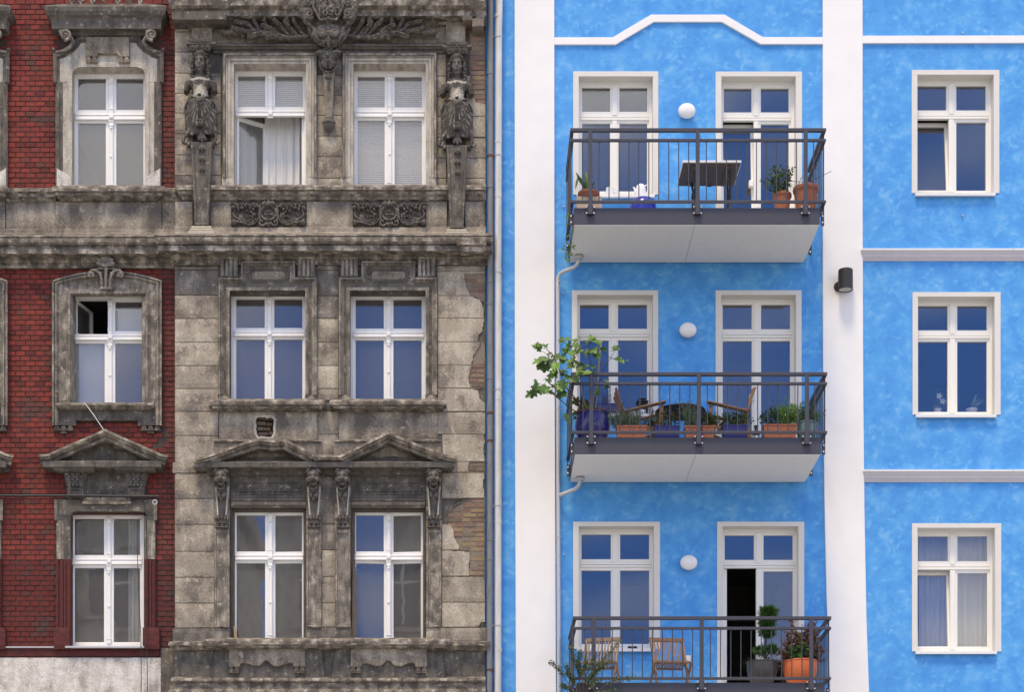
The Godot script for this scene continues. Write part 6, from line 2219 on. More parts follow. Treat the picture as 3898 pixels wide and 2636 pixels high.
func pipes() -> void:
	# the grey downpipe on the old corner
	var t := thing("downpipe", "dull grey rainwater downpipe with rusty clips on the corner of the old front", "pipe", V(1111.0, 1720.0, 0.15), "rainwater downpipes at the party wall")
	var z := 0.14
	var mb := MB.new()
	mb.tube([V(1113.0, -140, z), V(1112.5, 780, z), V(1111.0, 1720, z)], 6.6 * U, 14)
	put(mb, "pipe", M.grey_pipe, t)
	for y in [63.0, 300.0]:
		pass
	for y in [167.0, 425.0, 640.0, 690.0, 860.0, 1226.0, 1270.0]:
		mb = MB.new()
		mb.tube([V(1112.0, y, z), V(1112.0, y + 3.0, z)], 7.5 * U, 14)
		put(mb, "joint_collar", M.grey_pipe, t)
	for y in [353.0, 937.0, 1000.0, 1520.0]:
		mb = MB.new()
		mb.tube([V(1112.0, y, z), V(1112.0, y + 4.5, z)], 7.7 * U, 14)
		mb.box(V(1104.0, y + 3, z + 0.02), V(1120.0, y + 1, z + 0.035), 0.003)
		put(mb, "rusty_clip", M.rust, t, "rust-brown pipe clip")
	# the bright zinc one beside it, with its offset near the top
	t = thing("downpipe", "bright galvanised rainwater downpipe on the edge of the blue front", "pipe", V(1131.0, 1720.0, 0.12), "rainwater downpipes at the party wall")
	z = 0.12
	mb = MB.new()
	var pts := []
	for p in [[1133.0, -140], [1133.0, 8], [1132.8, 26], [1131.5, 60], [1131.0, 300], [1130.5, 570], [1129.8, 600], [1130.5, 640], [1130.5, 1000], [1130.0, 1720]]:
		pts.append(V(p[0], p[1], z))
	mb.tube(pts, 8.0 * U, 16)
	put(mb, "pipe", M.zinc, t)
	for y in [35.0, 321.0, 445.0, 905.0, 1185.0, 1475.0]:
		mb = MB.new()
		mb.tube([V(1130.8, y, z), V(1130.8, y + 5.0, z)], 8.7 * U, 16)
		put(mb, "joint_collar", M.zinc, t)
	for y in [83.0, 352.0, 618.0, 884.0, 1148.0, 1420.0]:
		mb = MB.new()
		mb.tube([V(1130.8, y, z), V(1130.8, y + 3.0, z)], 9.2 * U, 16)
		mb.tube([V(1131.0, y + 1.5, z), V(1117.0, y + 1.5, z - 0.06)], 0.008, 6)
		mb.ball(V(1118.5, y + 1.5, z + 0.0), Vector3(0.014, 0.016, 0.014), 8)
		put(mb, "pipe_clip", M.galv, t)
	# drain of the balconies
	t = thing("drainpipe", "slim galvanised drainpipe bending up to the balcony undersides", "pipe", V(1267.0, 1720.0, 0.1))
	mb = MB.new()
	pts = []
	for p in [[1268.5, 1720, 0.09], [1268.0, 1400, 0.09], [1267.0, 1130, 0.09], [1266.0, 700, 0.09], [1265.5, 640, 0.09], [1266.5, 630, 0.095], [1271.0, 622, 0.11], [1279.0, 617, 0.14], [1291.0, 612.5, 0.19], [1303.0, 607.0, 0.24], [1310.0, 600.5, 0.27], [1313.0, 592.0, 0.28], [1313.5, 580.0, 0.285]]:
		pts.append(V(p[0], p[1], p[2]))
	mb.tube(pts, 4.4 * U, 12)
	put(mb, "pipe", M.galv, t)
	mb = MB.new()
	pts = []
	for p in [[1270.0, 1125.5, 0.10], [1277.0, 1122.5, 0.14], [1291.0, 1117.0, 0.19], [1306.0, 1110.5, 0.24], [1313.5, 1103.0, 0.27], [1316.0, 1094.0, 0.28], [1316.5, 1084.0, 0.285]]:
		pts.append(V(p[0], p[1], p[2]))
	mb.tube(pts, 4.3 * U, 12)
	put(mb, "branch", M.galv, t)
	for p in [[1313.5, 586.5], [1317.0, 1089.5]]:
		mb = MB.new()
		mb.lathe(V(p[0], p[1], 0.285), [[0.03, -0.02], [0.062, -0.012], [0.068, 0.0], [0.068, 0.03], [0.0, 0.03]], 16)
		put(mb, "drain_collar", M.galv, t)
	for y in [640.0, 928.0, 1218.0, 1510.0]:
		mb = MB.new()
		mb.tube([V(1267.0, y, 0.09), V(1267.0, y + 2.5, 0.09)], 5.2 * U, 12)
		mb.tube([V(1267.0, y + 1, 0.09), V(1275.5, y + 1, 0.05)], 0.006, 6)
		put(mb, "pipe_clip", M.galv, t)

func wall_lamps() -> void:
	var spots := [[1558.5, 252.0, "round white opal wall lamp above the table of the top balcony"], [1561.0, 750.0, "round white opal wall lamp above the two wooden armchairs"], [1563.0, 1278.0, "round opal wall lamp with a stained lower rim above the folding chairs"]]
	for s in spots:
		var t := thing("globe_lamp", s[2], "lamp", V(s[0], s[1], 0.0), "opal wall lamps between balcony windows")
		var mb := MB.new()
		mb.lathe(V(s[0], s[1], 0.0), [[0.0, 0.035], [0.075, 0.035], [0.08, 0.03], [0.08, 0.0]], 20, Basis(Vector3.RIGHT, PI / 2))
		put(mb, "base_plate", M.frame, t)
		mb = MB.new()
		mb.ball(V(s[0], s[1], 0.085), Vector3(19.6 * U, 17.0 * U, 0.075), 28)
		put(mb, "opal_globe", M.opal, t)
	var t := thing("spotlight_lamp", "black cylindrical downlight on the white pilaster", "lamp", V(1918.0, 640.0, 0.05))
	var mb := MB.new()
	var c := V(1918.5, 636.0, 0.19)
	mb.lathe(c, [[0.0, 0.15], [0.10, 0.15], [0.106, 0.145], [0.108, 0.135], [0.108, 0.135], [0.106, 0.128], [0.108, 0.12], [0.108, -0.13], [0.108, -0.13], [0.111, -0.135], [0.111, -0.15], [0.103, -0.152], [0.095, -0.14]], 28)
	put(mb, "housing", M.black_metal, t)
	mb = MB.new()
	mb.lathe(c, [[0.0, -0.142], [0.1, -0.142]], 24)
	put(mb, "lens", M.lens, t)
	mb = MB.new()
	mb.lathe(V(1903.0, 652.0, 0.045), [[0.0, 0.02], [0.07, 0.02], [0.074, 0.016], [0.074, 0.0]], 22, Basis(Vector3.RIGHT, PI / 2))
	mb.tube([V(1903.0, 652.0, 0.05), c + Vector3(-0.05, -0.09, -0.05)], 0.03, 10)
	put(mb, "mount", M.black_metal, t)

# ---------- balconies ----------
const ZBAL := 1.374

func balcony(label: String, x0: float, x1: float, yt: float, y2: float, yb: float, f0: float, f1: float, posts: Array, rear: Array) -> Dictionary:
	# x0, x1: ends of the rails; yt, y2, yb: rails; f0, f1: fascia; rear: soffit corners at the wall
	var z := ZBAL
	var L := V(x0, yt, z).x
	var R := V(x1, yt, z).x
	var fl := V(x0 + 9.0, f0, z).x
	var fr := V(x1 - 13.0, f0, z).x
	var ytop := V(0, yt, z).y
	var ymid := V(0, y2, z).y
	var ybot := V(0, yb, z).y
	var ytf := V(0, f0, z).y
	var ybf := V(0, f1, z).y
	var t := thing("balcony", label, "balcony", Vector3((L + R) * 0.5, ybf, 0.0), "steel balconies on the blue front")
	var zi := z - 0.035
	var mb := MB.new()
	# channel frame
	mb.box(Vector3(fl, ybf, zi - 0.03), Vector3(fr, ytf, zi), 0.002)
	put(mb, "front_beam", M.steel, t)
	for s in [fl, fr - 0.03]:
		mb = MB.new()
		mb.box(Vector3(s, ybf, 0.05), Vector3(s + 0.03, ytf, zi - 0.031), 0.002)
		put(mb, "side_beam", M.steel, t)
	mb = MB.new()
	mb.box(Vector3(fl + 0.03, ybf + 0.16, 0.02), Vector3(fr - 0.03, ytf - 0.004, zi - 0.032), 0.002)
	put(mb, "floor_slab", M.soffit, t)
	var xm := (fl + fr) * 0.5 - 0.03
	for s in [[fl + 0.005, xm - 0.0025], [xm + 0.0025, fr - 0.005]]:
		mb = MB.new()
		mb.box(Vector3(s[0], ybf - 0.010, 0.03), Vector3(s[1], ybf - 0.001, zi - 0.008), 0.001)
		put(mb, "soffit_panel", M.soffit, t)
	# rails: front and both sides
	var bars := [["handrail", ytop, 0.022, 0.03], ["upper_rail", ymid, 0.018, 0.02], ["lower_rail", ybot, 0.018, 0.02]]
	for b in bars:
		var h: float = b[2] * 2.0
		mb = MB.new()
		mb.box(Vector3(L, b[1] - h, z - b[3]), Vector3(R, b[1], z + b[3]), 0.003)
		put(mb, b[0], M.steel, t)
		for s in [L, R - 0.05]:
			mb = MB.new()
			mb.box(Vector3(s, b[1] - h, 0.08), Vector3(s + 0.05, b[1], z - b[3] - 0.001), 0.003)
			put(mb, "side_" + b[0], M.steel, t)
	# posts bolted to the beam
	var pw := 0.029
	for p in posts:
		var px := V(p, yt, z).x
		mb = MB.new()
		mb.box(Vector3(px - pw, ytf - 0.115, z + 0.0205), Vector3(px + pw, ytop - 0.003, z + 0.034), 0.003)
		put(mb, "post", M.steel, t)
		mb = MB.new()
		for s in [-1.0, 1.0]:
			mb.box(Vector3(px + s * 0.036 - 0.007, ytf - 0.11, zi), Vector3(px + s * 0.036 + 0.007, ytf + 0.015, z + 0.02), 0.002)
		put(mb, "bracket", M.steel, t)
		for s in [-1.0, 1.0]:
			for q in [0.0, -0.09]:
				mb = MB.new()
				mb.tube([Vector3(px + s * 0.042, ytf + q, z + 0.0), Vector3(px + s * 0.062, ytf + q, z + 0.0)], 0.011, 6)
				put(mb, "bolt", M.bolt, t)
	for s in [-1.0, 1.0]:
		for zz in [z - 0.13, 0.22]:
			var px := L + 0.012 if s < 0 else R - 0.012
			mb = MB.new()
			mb.box(Vector3(px - 0.006, ybf + 0.02, zz - 0.03), Vector3(px + 0.006, ymid - 0.03, zz + 0.03), 0.002)
			mb.box(Vector3(px - 0.006, ymid - 0.03, zz - 0.03), Vector3(px + 0.006, ytop - 0.04, zz + 0.03), 0.002)
			put(mb, "side_post", M.steel, t)
			mb = MB.new()
			var bx := (fl - 0.03) if s < 0 else (fr + 0.03)
			mb.box(Vector3(minf(bx, px) - 0.004, ybf + 0.01, zz + 0.031), Vector3(maxf(bx, px) + 0.02 * (1.0 if s < 0 else 0.0), ytf - 0.06, zz + 0.043), 0.002)
			put(mb, "side_bracket", M.steel, t)
			for q in [0.05, 0.14]:
				mb = MB.new()
				mb.ball(Vector3((bx + px) * 0.5, ybf + q, zz + 0.045), Vector3(0.013, 0.013, 0.008), 8)
				put(mb, "bolt", M.bolt, t)
	# balusters
	var r := 0.0075
	var xs := []
	var gaps := [L + 0.02, V(posts[0], yt, z).x, V(posts[1], yt, z).x, V(posts[2], yt, z).x, R - 0.02]
	for g in 4:
		var a: float = gaps[g]
		var b: float = gaps[g + 1]
		var n := maxi(1, int(round((b - a) / 0.139)) - 1)
		for i in n:
			if g == 1 or g == 2:
				xs.append(lerpf(a + 0.055, b - 0.055, (i + 0.5) / n))
			elif g == 0:
				xs.append(lerpf(a + 0.06, b - 0.02, (i + 0.5) / n))
			else:
				xs.append(lerpf(a + 0.02, b - 0.06, (i + 0.5) / n))
	for x in xs:
		mb = MB.new()
		mb.tube([Vector3(x, ybot - 0.004, z), Vector3(x, ymid - 0.032, z)], r, 8, false)
		put(mb, "baluster", M.steel, t)
	for s in [L + 0.025, R - 0.025]:
		for i in 8:
			var zz := lerpf(z - 0.24, 0.34, i / 7.0)
			mb = MB.new()
			mb.tube([Vector3(s, ybot - 0.004, zz), Vector3(s, ymid - 0.032, zz)], r, 8, false)
			put(mb, "side_baluster", M.steel, t)
	return {"node": t, "floor": ytf - 0.004, "L": fl, "R": fr}
# ---------- leaves ----------
func leaf(mb: MB, p: Vector3, dir: Vector3, nrm: Vector3, ln: float, wd: float, c: Color, fold := 0.25) -> void:
	var d := dir.normalized()
	var s := d.cross(nrm).normalized()
	var u := s.cross(d).normalized()
	mb.col = c
	var a := p + d * ln * 0.42 + s * wd * 0.5 + u * wd * fold
	var b := p + d * ln * 0.42 - s * wd * 0.5 + u * wd * fold
	var m := p + d * ln * 0.45
	var e := p + d * ln - u * ln * 0.08
	mb.tri(p, a, m)
	mb.tri(a, e, m)
	mb.tri(m, e, b)
	mb.tri(p, m, b)

func lobed_leaf(mb: MB, p: Vector3, dir: Vector3, nrm: Vector3, size: float, c: Color) -> void:
	# five-lobed fig or vine leaf, cupped and with a raised midrib
	var d := dir.normalized()
	var s := d.cross(nrm).normalized()
	var u := s.cross(d).normalized()
	mb.col = c
	var half := [[0.02, 0.0], [0.10, -0.16], [0.30, -0.22], [0.46, -0.02], [0.36, 0.16], [0.56, 0.36], [0.50, 0.56], [0.27, 0.50], [0.22, 0.62], [0.20, 0.82], [0.0, 1.0]]
	var pts := []
	for q in half:
		pts.append(Vector2(q[0], q[1]))
	for i in range(half.size() - 2, 0, -1):
		pts.append(Vector2(-half[i][0], half[i][1]))
	var mid := p + d * size * 0.36 - u * size * 0.05
	var n := pts.size()
	for i in n:
		var a: Vector2 = pts[i]
		var b: Vector2 = pts[(i + 1) % n]
		var A := p + (s * a.x + d * a.y) * size + u * size * (0.16 * absf(a.x) - 0.14 * a.y * a.y)
		var B := p + (s * b.x + d * b.y) * size + u * size * (0.16 * absf(b.x) - 0.14 * b.y * b.y)
		mb.tri(mid, A, B)

func rdir(r: RandomNumberGenerator) -> Vector3:
	return Vector3(r.randfn(), r.randfn(), r.randfn()).normalized()

func clump(mb: MB, r: RandomNumberGenerator, ce: Vector3, rad: Vector3, n: int, ln: float, wd: float, cols: Array, up := 0.3, shell := 0.55) -> void:
	for i in n:
		var d := rdir(r)
		var p := ce + d * rad * pow(r.randf(), 1.0 - shell)
		var dd := (d + rdir(r) * 0.7 + Vector3(0, up, 0)).normalized()
		var c: Color = cols[r.randi() % cols.size()] * r.randf_range(0.65, 1.3)
		leaf(mb, p, dd, rdir(r), ln * r.randf_range(0.6, 1.25), wd * r.randf_range(0.7, 1.2), c)

func spray(mb: MB, r: RandomNumberGenerator, base: Vector3, tip: Vector3, n: int, ln: float, wd: float, cols: Array, spread := 0.02) -> void:
	# small leaves set along a shoot
	var d := (tip - base)
	for i in n:
		var t := pow(r.randf(), 0.8)
		var p := base.lerp(tip, t) + rdir(r) * spread
		var dd := (rdir(r) + d.normalized() * 0.8).normalized()
		leaf(mb, p, dd, rdir(r), ln * r.randf_range(0.6, 1.2), wd, cols[r.randi() % cols.size()] * r.randf_range(0.65, 1.35))

func limb(mb: MB, a: Vector3, b: Vector3, ra: float, rb: float, r: RandomNumberGenerator, bend := 0.06, n := 5) -> Array:
	var pts := []
	var rad := []
	var k := rdir(r) * a.distance_to(b) * bend
	for i in n + 1:
		var t := float(i) / n
		pts.append(a.lerp(b, t) + k * sin(t * PI) + rdir(r) * a.distance_to(b) * 0.012)
		rad.append(lerpf(ra, rb, t))
	mb.tube(pts, rad, 6)
	return pts

const G_MID := [Color(0.066, 0.145, 0.026), Color(0.090, 0.175, 0.032), Color(0.048, 0.105, 0.022)]
const G_DARK := [Color(0.030, 0.062, 0.018), Color(0.042, 0.082, 0.022), Color(0.024, 0.048, 0.015)]
const G_BRIGHT := [Color(0.145, 0.28, 0.042), Color(0.110, 0.23, 0.034), Color(0.19, 0.32, 0.065)]
const G_GREY := [Color(0.135, 0.19, 0.125), Color(0.17, 0.22, 0.15), Color(0.095, 0.145, 0.085)]
const G_BROWN := [Color(0.21, 0.080, 0.045), Color(0.15, 0.055, 0.032), Color(0.25, 0.115, 0.066), Color(0.10, 0.045, 0.030)]

# ---------- pots ----------
func round_pot(t: Node3D, at: Vector3, r_top: float, r_foot: float, high: float, m: Material, rim := 0.02, bulge := 0.0) -> void:
	var mb := MB.new()
	var w := 0.012
	var pr := [[r_foot, 0.0], [r_foot, 0.0]]
	for i in range(1, 7):
		var k := i / 7.0
		pr.append([lerpf(r_foot, r_top - rim * 0.5, k) + bulge * sin(k * PI), (high - rim * 1.8) * k])
	pr.append_array([[r_top - rim * 0.5, high - rim * 1.8], [r_top - rim * 0.5, high - rim * 1.8], [r_top, high - rim * 1.7], [r_top, high - 0.004], [r_top - 0.003, high], [r_top - w, high], [r_top - w, high], [r_top - w - 0.004, high - 0.04]])
	mb.lathe(at, pr, 28)
	put(mb, "pot", m, t)
	mb = MB.new()
	mb.lathe(at, [[0.0, high - 0.02], [r_top - w - 0.002, high - 0.024]], 20)
	put(mb, "soil", M.soil, t)

func trough(t: Node3D, x0: float, x1: float, z: float, y: float, high: float, deep: float, m: Material) -> void:
	# window box with a thick lip, narrower at its foot
	var mb := MB.new()
	var lip := 0.022
	var tap := 0.022
	var a := [Vector3(x0 + tap, y, z - deep * 0.5 + tap), Vector3(x1 - tap, y, z - deep * 0.5 + tap), Vector3(x1 - tap, y, z + deep * 0.5 - tap), Vector3(x0 + tap, y, z + deep * 0.5 - tap)]
	var b := [Vector3(x0 + 0.008, y + high - lip, z - deep * 0.5 + 0.008), Vector3(x1 - 0.008, y + high - lip, z - deep * 0.5 + 0.008), Vector3(x1 - 0.008, y + high - lip, z + deep * 0.5 - 0.008), Vector3(x0 + 0.008, y + high - lip, z + deep * 0.5 - 0.008)]
	for i in 4:
		mb.quad(a[i], a[(i + 1) % 4], b[(i + 1) % 4], b[i])
	mb.quad(a[0], a[1], a[2], a[3])
	for q in [[x0, x0 + 0.018, z - deep * 0.5, z + deep * 0.5], [x1 - 0.018, x1, z - deep * 0.5, z + deep * 0.5], [x0 + 0.0185, x1 - 0.0185, z - deep * 0.5, z - deep * 0.5 + 0.018], [x0 + 0.0185, x1 - 0.0185, z + deep * 0.5 - 0.018, z + deep * 0.5]]:
		mb.box(Vector3(q[0], y + high - lip, q[2]), Vector3(q[1], y + high, q[3]), 0.003)
	put(mb, "trough", m, t)
	mb = MB.new()
	mb.box(Vector3(x0 + 0.015, y + high - 0.035, z - deep * 0.5 + 0.015), Vector3(x1 - 0.015, y + high - 0.024, z + deep * 0.5 - 0.015))
	put(mb, "soil", M.soil, t)

# ---------- textiles behind the glass ----------
func curtain(label: String, x0: float, x1: float, y0: float, y1: float, z: float, folds: float, amp: float, m: Material, group := "") -> void:
	var mb := MB.new()
	var rows := []
	var n := int(folds * 10.0)
	for j in 9:
		var v := j / 8.0
		var row := PackedVector3Array()
		for i in n + 1:
			var u := float(i) / n
			var ph := u * folds * TAU
			var p := V(lerpf(x0, x1, u + 0.01 * sin(ph * 0.37 + v)), lerpf(y0, y1, v), z)
			p.z += amp * (sin(ph) + 0.45 * sin(ph * 2.3 + 1.0 + v * 1.3)) * (0.65 + 0.45 * v)
			row.push_back(p)
		rows.append(row)
	mb.grid(rows)
	var t := thing("curtain", label, "curtain", V((x0 + x1) * 0.5, y1, z), group)
	put(mb, "drape", m, t)
	mb = MB.new()
	mb.tube([V(x0 - 4, y0 - 1, z), V(x1 + 4, y0 - 1, z)], 0.012, 8)
	put(mb, "curtain_rail", M.frame, t)

func blind(label: String, x0: float, x1: float, y0: float, y1: float, z: float) -> void:
	var t := thing("venetian_blind", label, "blind", V((x0 + x1) * 0.5, y1, z), "closed venetian blinds on the top floor of the old front")
	var mb := MB.new()
	var a := V(x0, y0, z)
	var b := V(x1, y1, z)
	var y := a.y
	while y > b.y:
		mb.box(Vector3(a.x, y - 0.0008, z - 0.0165), Vector3(b.x, y + 0.0008, z + 0.0165), 0.0, Basis(Vector3.RIGHT, deg_to_rad(71.0 + wob.get_noise_1d(y * 7.0) * 8.0)), Vector3(a.x, y, z))
		y -= 0.0305
	var s := put(mb, "slats", M.slats, t)
	s.set_meta("kind", "stuff")
	mb = MB.new()
	mb.box(Vector3(a.x, a.y, z - 0.02), Vector3(b.x, a.y + 0.035, z + 0.02), 0.003)
	put(mb, "head_rail", M.slats, t)
	for k in [0.2, 0.8]:
		mb = MB.new()
		mb.tube([Vector3(lerpf(a.x, b.x, k), a.y, z + 0.02), Vector3(lerpf(a.x, b.x, k), b.y, z + 0.02)], 0.002, 5)
		put(mb, "cord", M.frame, t)

func textiles() -> void:
	blind("closed white venetian blind behind the right window beside the mask bracket", 806, 963, 166, 428, -0.26)
	blind("short white venetian blind behind the upper lights of the half-open window", 535, 691, 164, 256, -0.26)
	curtain("white curtain hanging in folds in the half-open window", 601, 684, 258, 436, -0.40, 4.5, 0.022, M.cloth)
	curtain("pale green drape beside the inward-opened casement", 548, 598, 262, 432, -0.62, 3.0, 0.02, M.grey_cloth)
	curtain("flat grey cloth in the lower light under the dark open light", 172, 242, 782, 930, -0.29, 0.8, 0.006, M.grey_cloth)
	curtain("short grey cloth in the upper light beside the dark open light", 268, 324, 706, 756, -0.29, 0.7, 0.006, M.grey_cloth)
	curtain("thin pale curtain in the window with red painted jambs", 292, 322, 1180, 1464, -0.42, 3.0, 0.02, M.grey_cloth)
	curtain("white gauze curtain behind the tilted casement under the lower blue cornice", 2084, 2164, 1212, 1476, -0.46, 6.0, 0.025, M.cloth, "gauze curtains in one window")
	curtain("white gauze curtain behind the shut casement under the lower blue cornice", 2168, 2244, 1212, 1476, -0.46, 5.5, 0.025, M.cloth, "gauze curtains in one window")

# ---------- things on the balconies ----------
func folding_chair(at: Vector3, turn_: float, label: String, m: Material) -> void:
	var t := thing("folding_chair", label, "chair", at, "slatted folding chairs on the lowest balcony")
	var R := Basis(Vector3.UP, turn_)
	var P := func(x: float, y: float, z: float) -> Vector3: return at + R * Vector3(x, y * 0.88, z)
	var bar := func(a: Vector3, b: Vector3, w: float, d: float) -> MB:
		# a flat slat between two points
		var mb := MB.new()
		var ax := (b - a)
		var ln := ax.length()
		var y := ax / ln
		var x := (R * Vector3(1, 0, 0)) if absf(y.dot(R * Vector3(1, 0, 0))) < 0.9 else (R * Vector3(0, 0, 1))
		x = (x - y * x.dot(y)).normalized()
		var bs := Basis(x, y, x.cross(y))
		var c := (a + b) * 0.5
		mb.box(c - Vector3(w, ln, d) * 0.5, c + Vector3(w, ln, d) * 0.5, 0.003, bs, c)
		return mb
	var hw := 0.235
	# back: stiles run on as front legs, crossing the rear legs
	for s in [-1.0, 1.0]:
		put(bar.call(P.call(s * hw, 0.0, 0.24), P.call(s * hw, 0.90, -0.22), 0.032, 0.05), "stile", m, t)
		put(bar.call(P.call(s * (hw + 0.035), 0.0, -0.24), P.call(s * (hw + 0.035), 0.43, 0.22), 0.028, 0.05), "leg", m, t)
	put(bar.call(P.call(-hw - 0.03, 0.90, -0.22), P.call(hw + 0.03, 0.90, -0.22), 0.055, 0.055), "top_rail", m, t)
	put(bar.call(P.call(-hw, 0.47, -0.005), P.call(hw, 0.47, -0.005), 0.03, 0.04), "lower_rail", m, t)
	for i in 9:
		var x := lerpf(-hw + 0.045, hw - 0.045, i / 8.0)
		put(bar.call(P.call(x, 0.475, -0.008), P.call(x, 0.885, -0.213), 0.022, 0.012), "back_slat", m, t)
	# seat: slats run front to back
	put(bar.call(P.call(-hw - 0.03, 0.43, 0.225), P.call(hw + 0.03, 0.43, 0.225), 0.045, 0.028), "seat_rail", m, t)
	put(bar.call(P.call(-hw, 0.40, -0.17), P.call(hw, 0.40, -0.17), 0.03, 0.025), "seat_rail", m, t)
	for i in 11:
		var x := lerpf(-hw + 0.02, hw - 0.02, i / 10.0)
		put(bar.call(P.call(x, 0.425, -0.18), P.call(x, 0.445, 0.21), 0.026, 0.014), "seat_slat", m, t)
	put(bar.call(P.call(-hw, 0.06, 0.205), P.call(hw, 0.06, 0.205), 0.025, 0.02), "stretcher", m, t)

func arm_chair(at: Vector3, face: float, label: String) -> void:
	# low teak armchair, seen from the side; face +1 looks right
	var t := thing("wooden_armchair", label, "chair", at, "teak armchairs on the middle balcony")
	var board := func(a: Vector3, b: Vector3, thick: float, deep: float) -> MB:
		var mb := MB.new()
		var A := at + Vector3(a.x * face, a.y * 1.36, a.z)
		var B := at + Vector3(b.x * face, b.y * 1.36, b.z)
		var y := (B - A)
		var ln := y.length()
		y /= ln
		var z := Vector3(0, 0, 1) if absf(y.z) < 0.9 else Vector3(0, 1, 0)
		var x := y.cross(z).normalized()
		var bs := Basis(x, y, x.cross(y))
		var c := (A + B) * 0.5
		mb.box(c - Vector3(thick, ln, deep) * 0.5, c + Vector3(thick, ln, deep) * 0.5, 0.008, bs, c)
		return mb
	for z in [-0.27, 0.27]:
		put(board.call(Vector3(-0.30, 0.385, z), Vector3(0.30, 0.49, z), 0.026, 0.10), "armrest", M.teak, t)
		put(board.call(Vector3(0.24, 0.0, z), Vector3(0.24, 0.47, z), 0.055, 0.03), "leg", M.teak, t)
		put(board.call(Vector3(-0.36, 0.0, z * 0.9), Vector3(-0.26, 0.39, z * 0.9), 0.06, 0.03), "leg", M.teak, t)
		put(board.call(Vector3(-0.34, 0.10, z * 0.8), Vector3(0.27, 0.27, z * 0.8), 0.06, 0.022), "seat_rail", M.teak, t)
	for i in 5:
		var z := -0.2 + i * 0.1
		put(board.call(Vector3(-0.20, 0.18, z), Vector3(-0.41 - 0.004 * absf(i - 2), 0.70 - 0.02 * absf(i - 2), z), 0.02, 0.088), "back_slat", M.teak, t)
	for i in 6:
		var x := -0.18 + i * 0.085
		put(board.call(Vector3(x, 0.205 + i * 0.021, -0.24), Vector3(x, 0.205 + i * 0.021, 0.24), 0.07, 0.018), "seat_slat", M.teak, t)
	put(board.call(Vector3(-0.33, 0.42, -0.24), Vector3(-0.33, 0.42, 0.24), 0.05, 0.022), "back_rail", M.teak, t)

func lantern(at: Vector3, w: float, h: float, label: String) -> void:
	var t := thing("lantern", label, "lantern", at, "black lanterns on the window sill")
	var mb := MB.new()
	mb.box(at + Vector3(-w * 0.5, 0, -w * 0.5), at + Vector3(w * 0.5, h * 0.06, w * 0.5), 0.003)
	for sx in [-1.0, 1.0]:
		for sz in [-1.0, 1.0]:
			mb.box(at + Vector3(sx * w * 0.42 - 0.007, h * 0.06, sz * w * 0.42 - 0.007), at + Vector3(sx * w * 0.42 + 0.007, h * 0.56, sz * w * 0.42 + 0.007))
	put(mb, "cage", M.black_metal, t)
	mb = MB.new()
	mb.box(at + Vector3(-w * 0.42, h * 0.56, -w * 0.42), at + Vector3(w * 0.42, h * 0.60, w * 0.42), 0.002)
	for k in 4:
		for q in [[-0.36 + k * 0.24, 0.4], [-0.36 + k * 0.24, -0.4]]:
			mb.box(at + Vector3(w * q[0] - 0.008, h * 0.6, w * q[1] - 0.006), at + Vector3(w * q[0] + 0.008, h * 0.76, w * q[1] + 0.006))
	mb.box(at + Vector3(-w * 0.52, h * 0.76, -w * 0.52), at + Vector3(w * 0.52, h * 0.80, w * 0.52), 0.004)
	for k in 3:
		mb.box(at + Vector3(w * (-0.24 + k * 0.24) - 0.007, h * 0.8, w * 0.2), at + Vector3(w * (-0.24 + k * 0.24) + 0.007, h * 0.94, w * 0.24))
	mb.box(at + Vector3(-w * 0.26, h * 0.8, -w * 0.2), at + Vector3(w * 0.26, h * 0.94, w * 0.19), 0.002)
	mb.box(at + Vector3(-w * 0.34, h * 0.94, -w * 0.3), at + Vector3(w * 0.34, h, w * 0.3), 0.006)
	put(mb, "roof", M.black_metal, t)
	mb = MB.new()
	mb.lathe(at, [[0.0, h * 0.34], [w * 0.24, h * 0.34], [w * 0.24, h * 0.34], [w * 0.24, h * 0.06]], 14)
	put(mb, "candle", M.china, t)

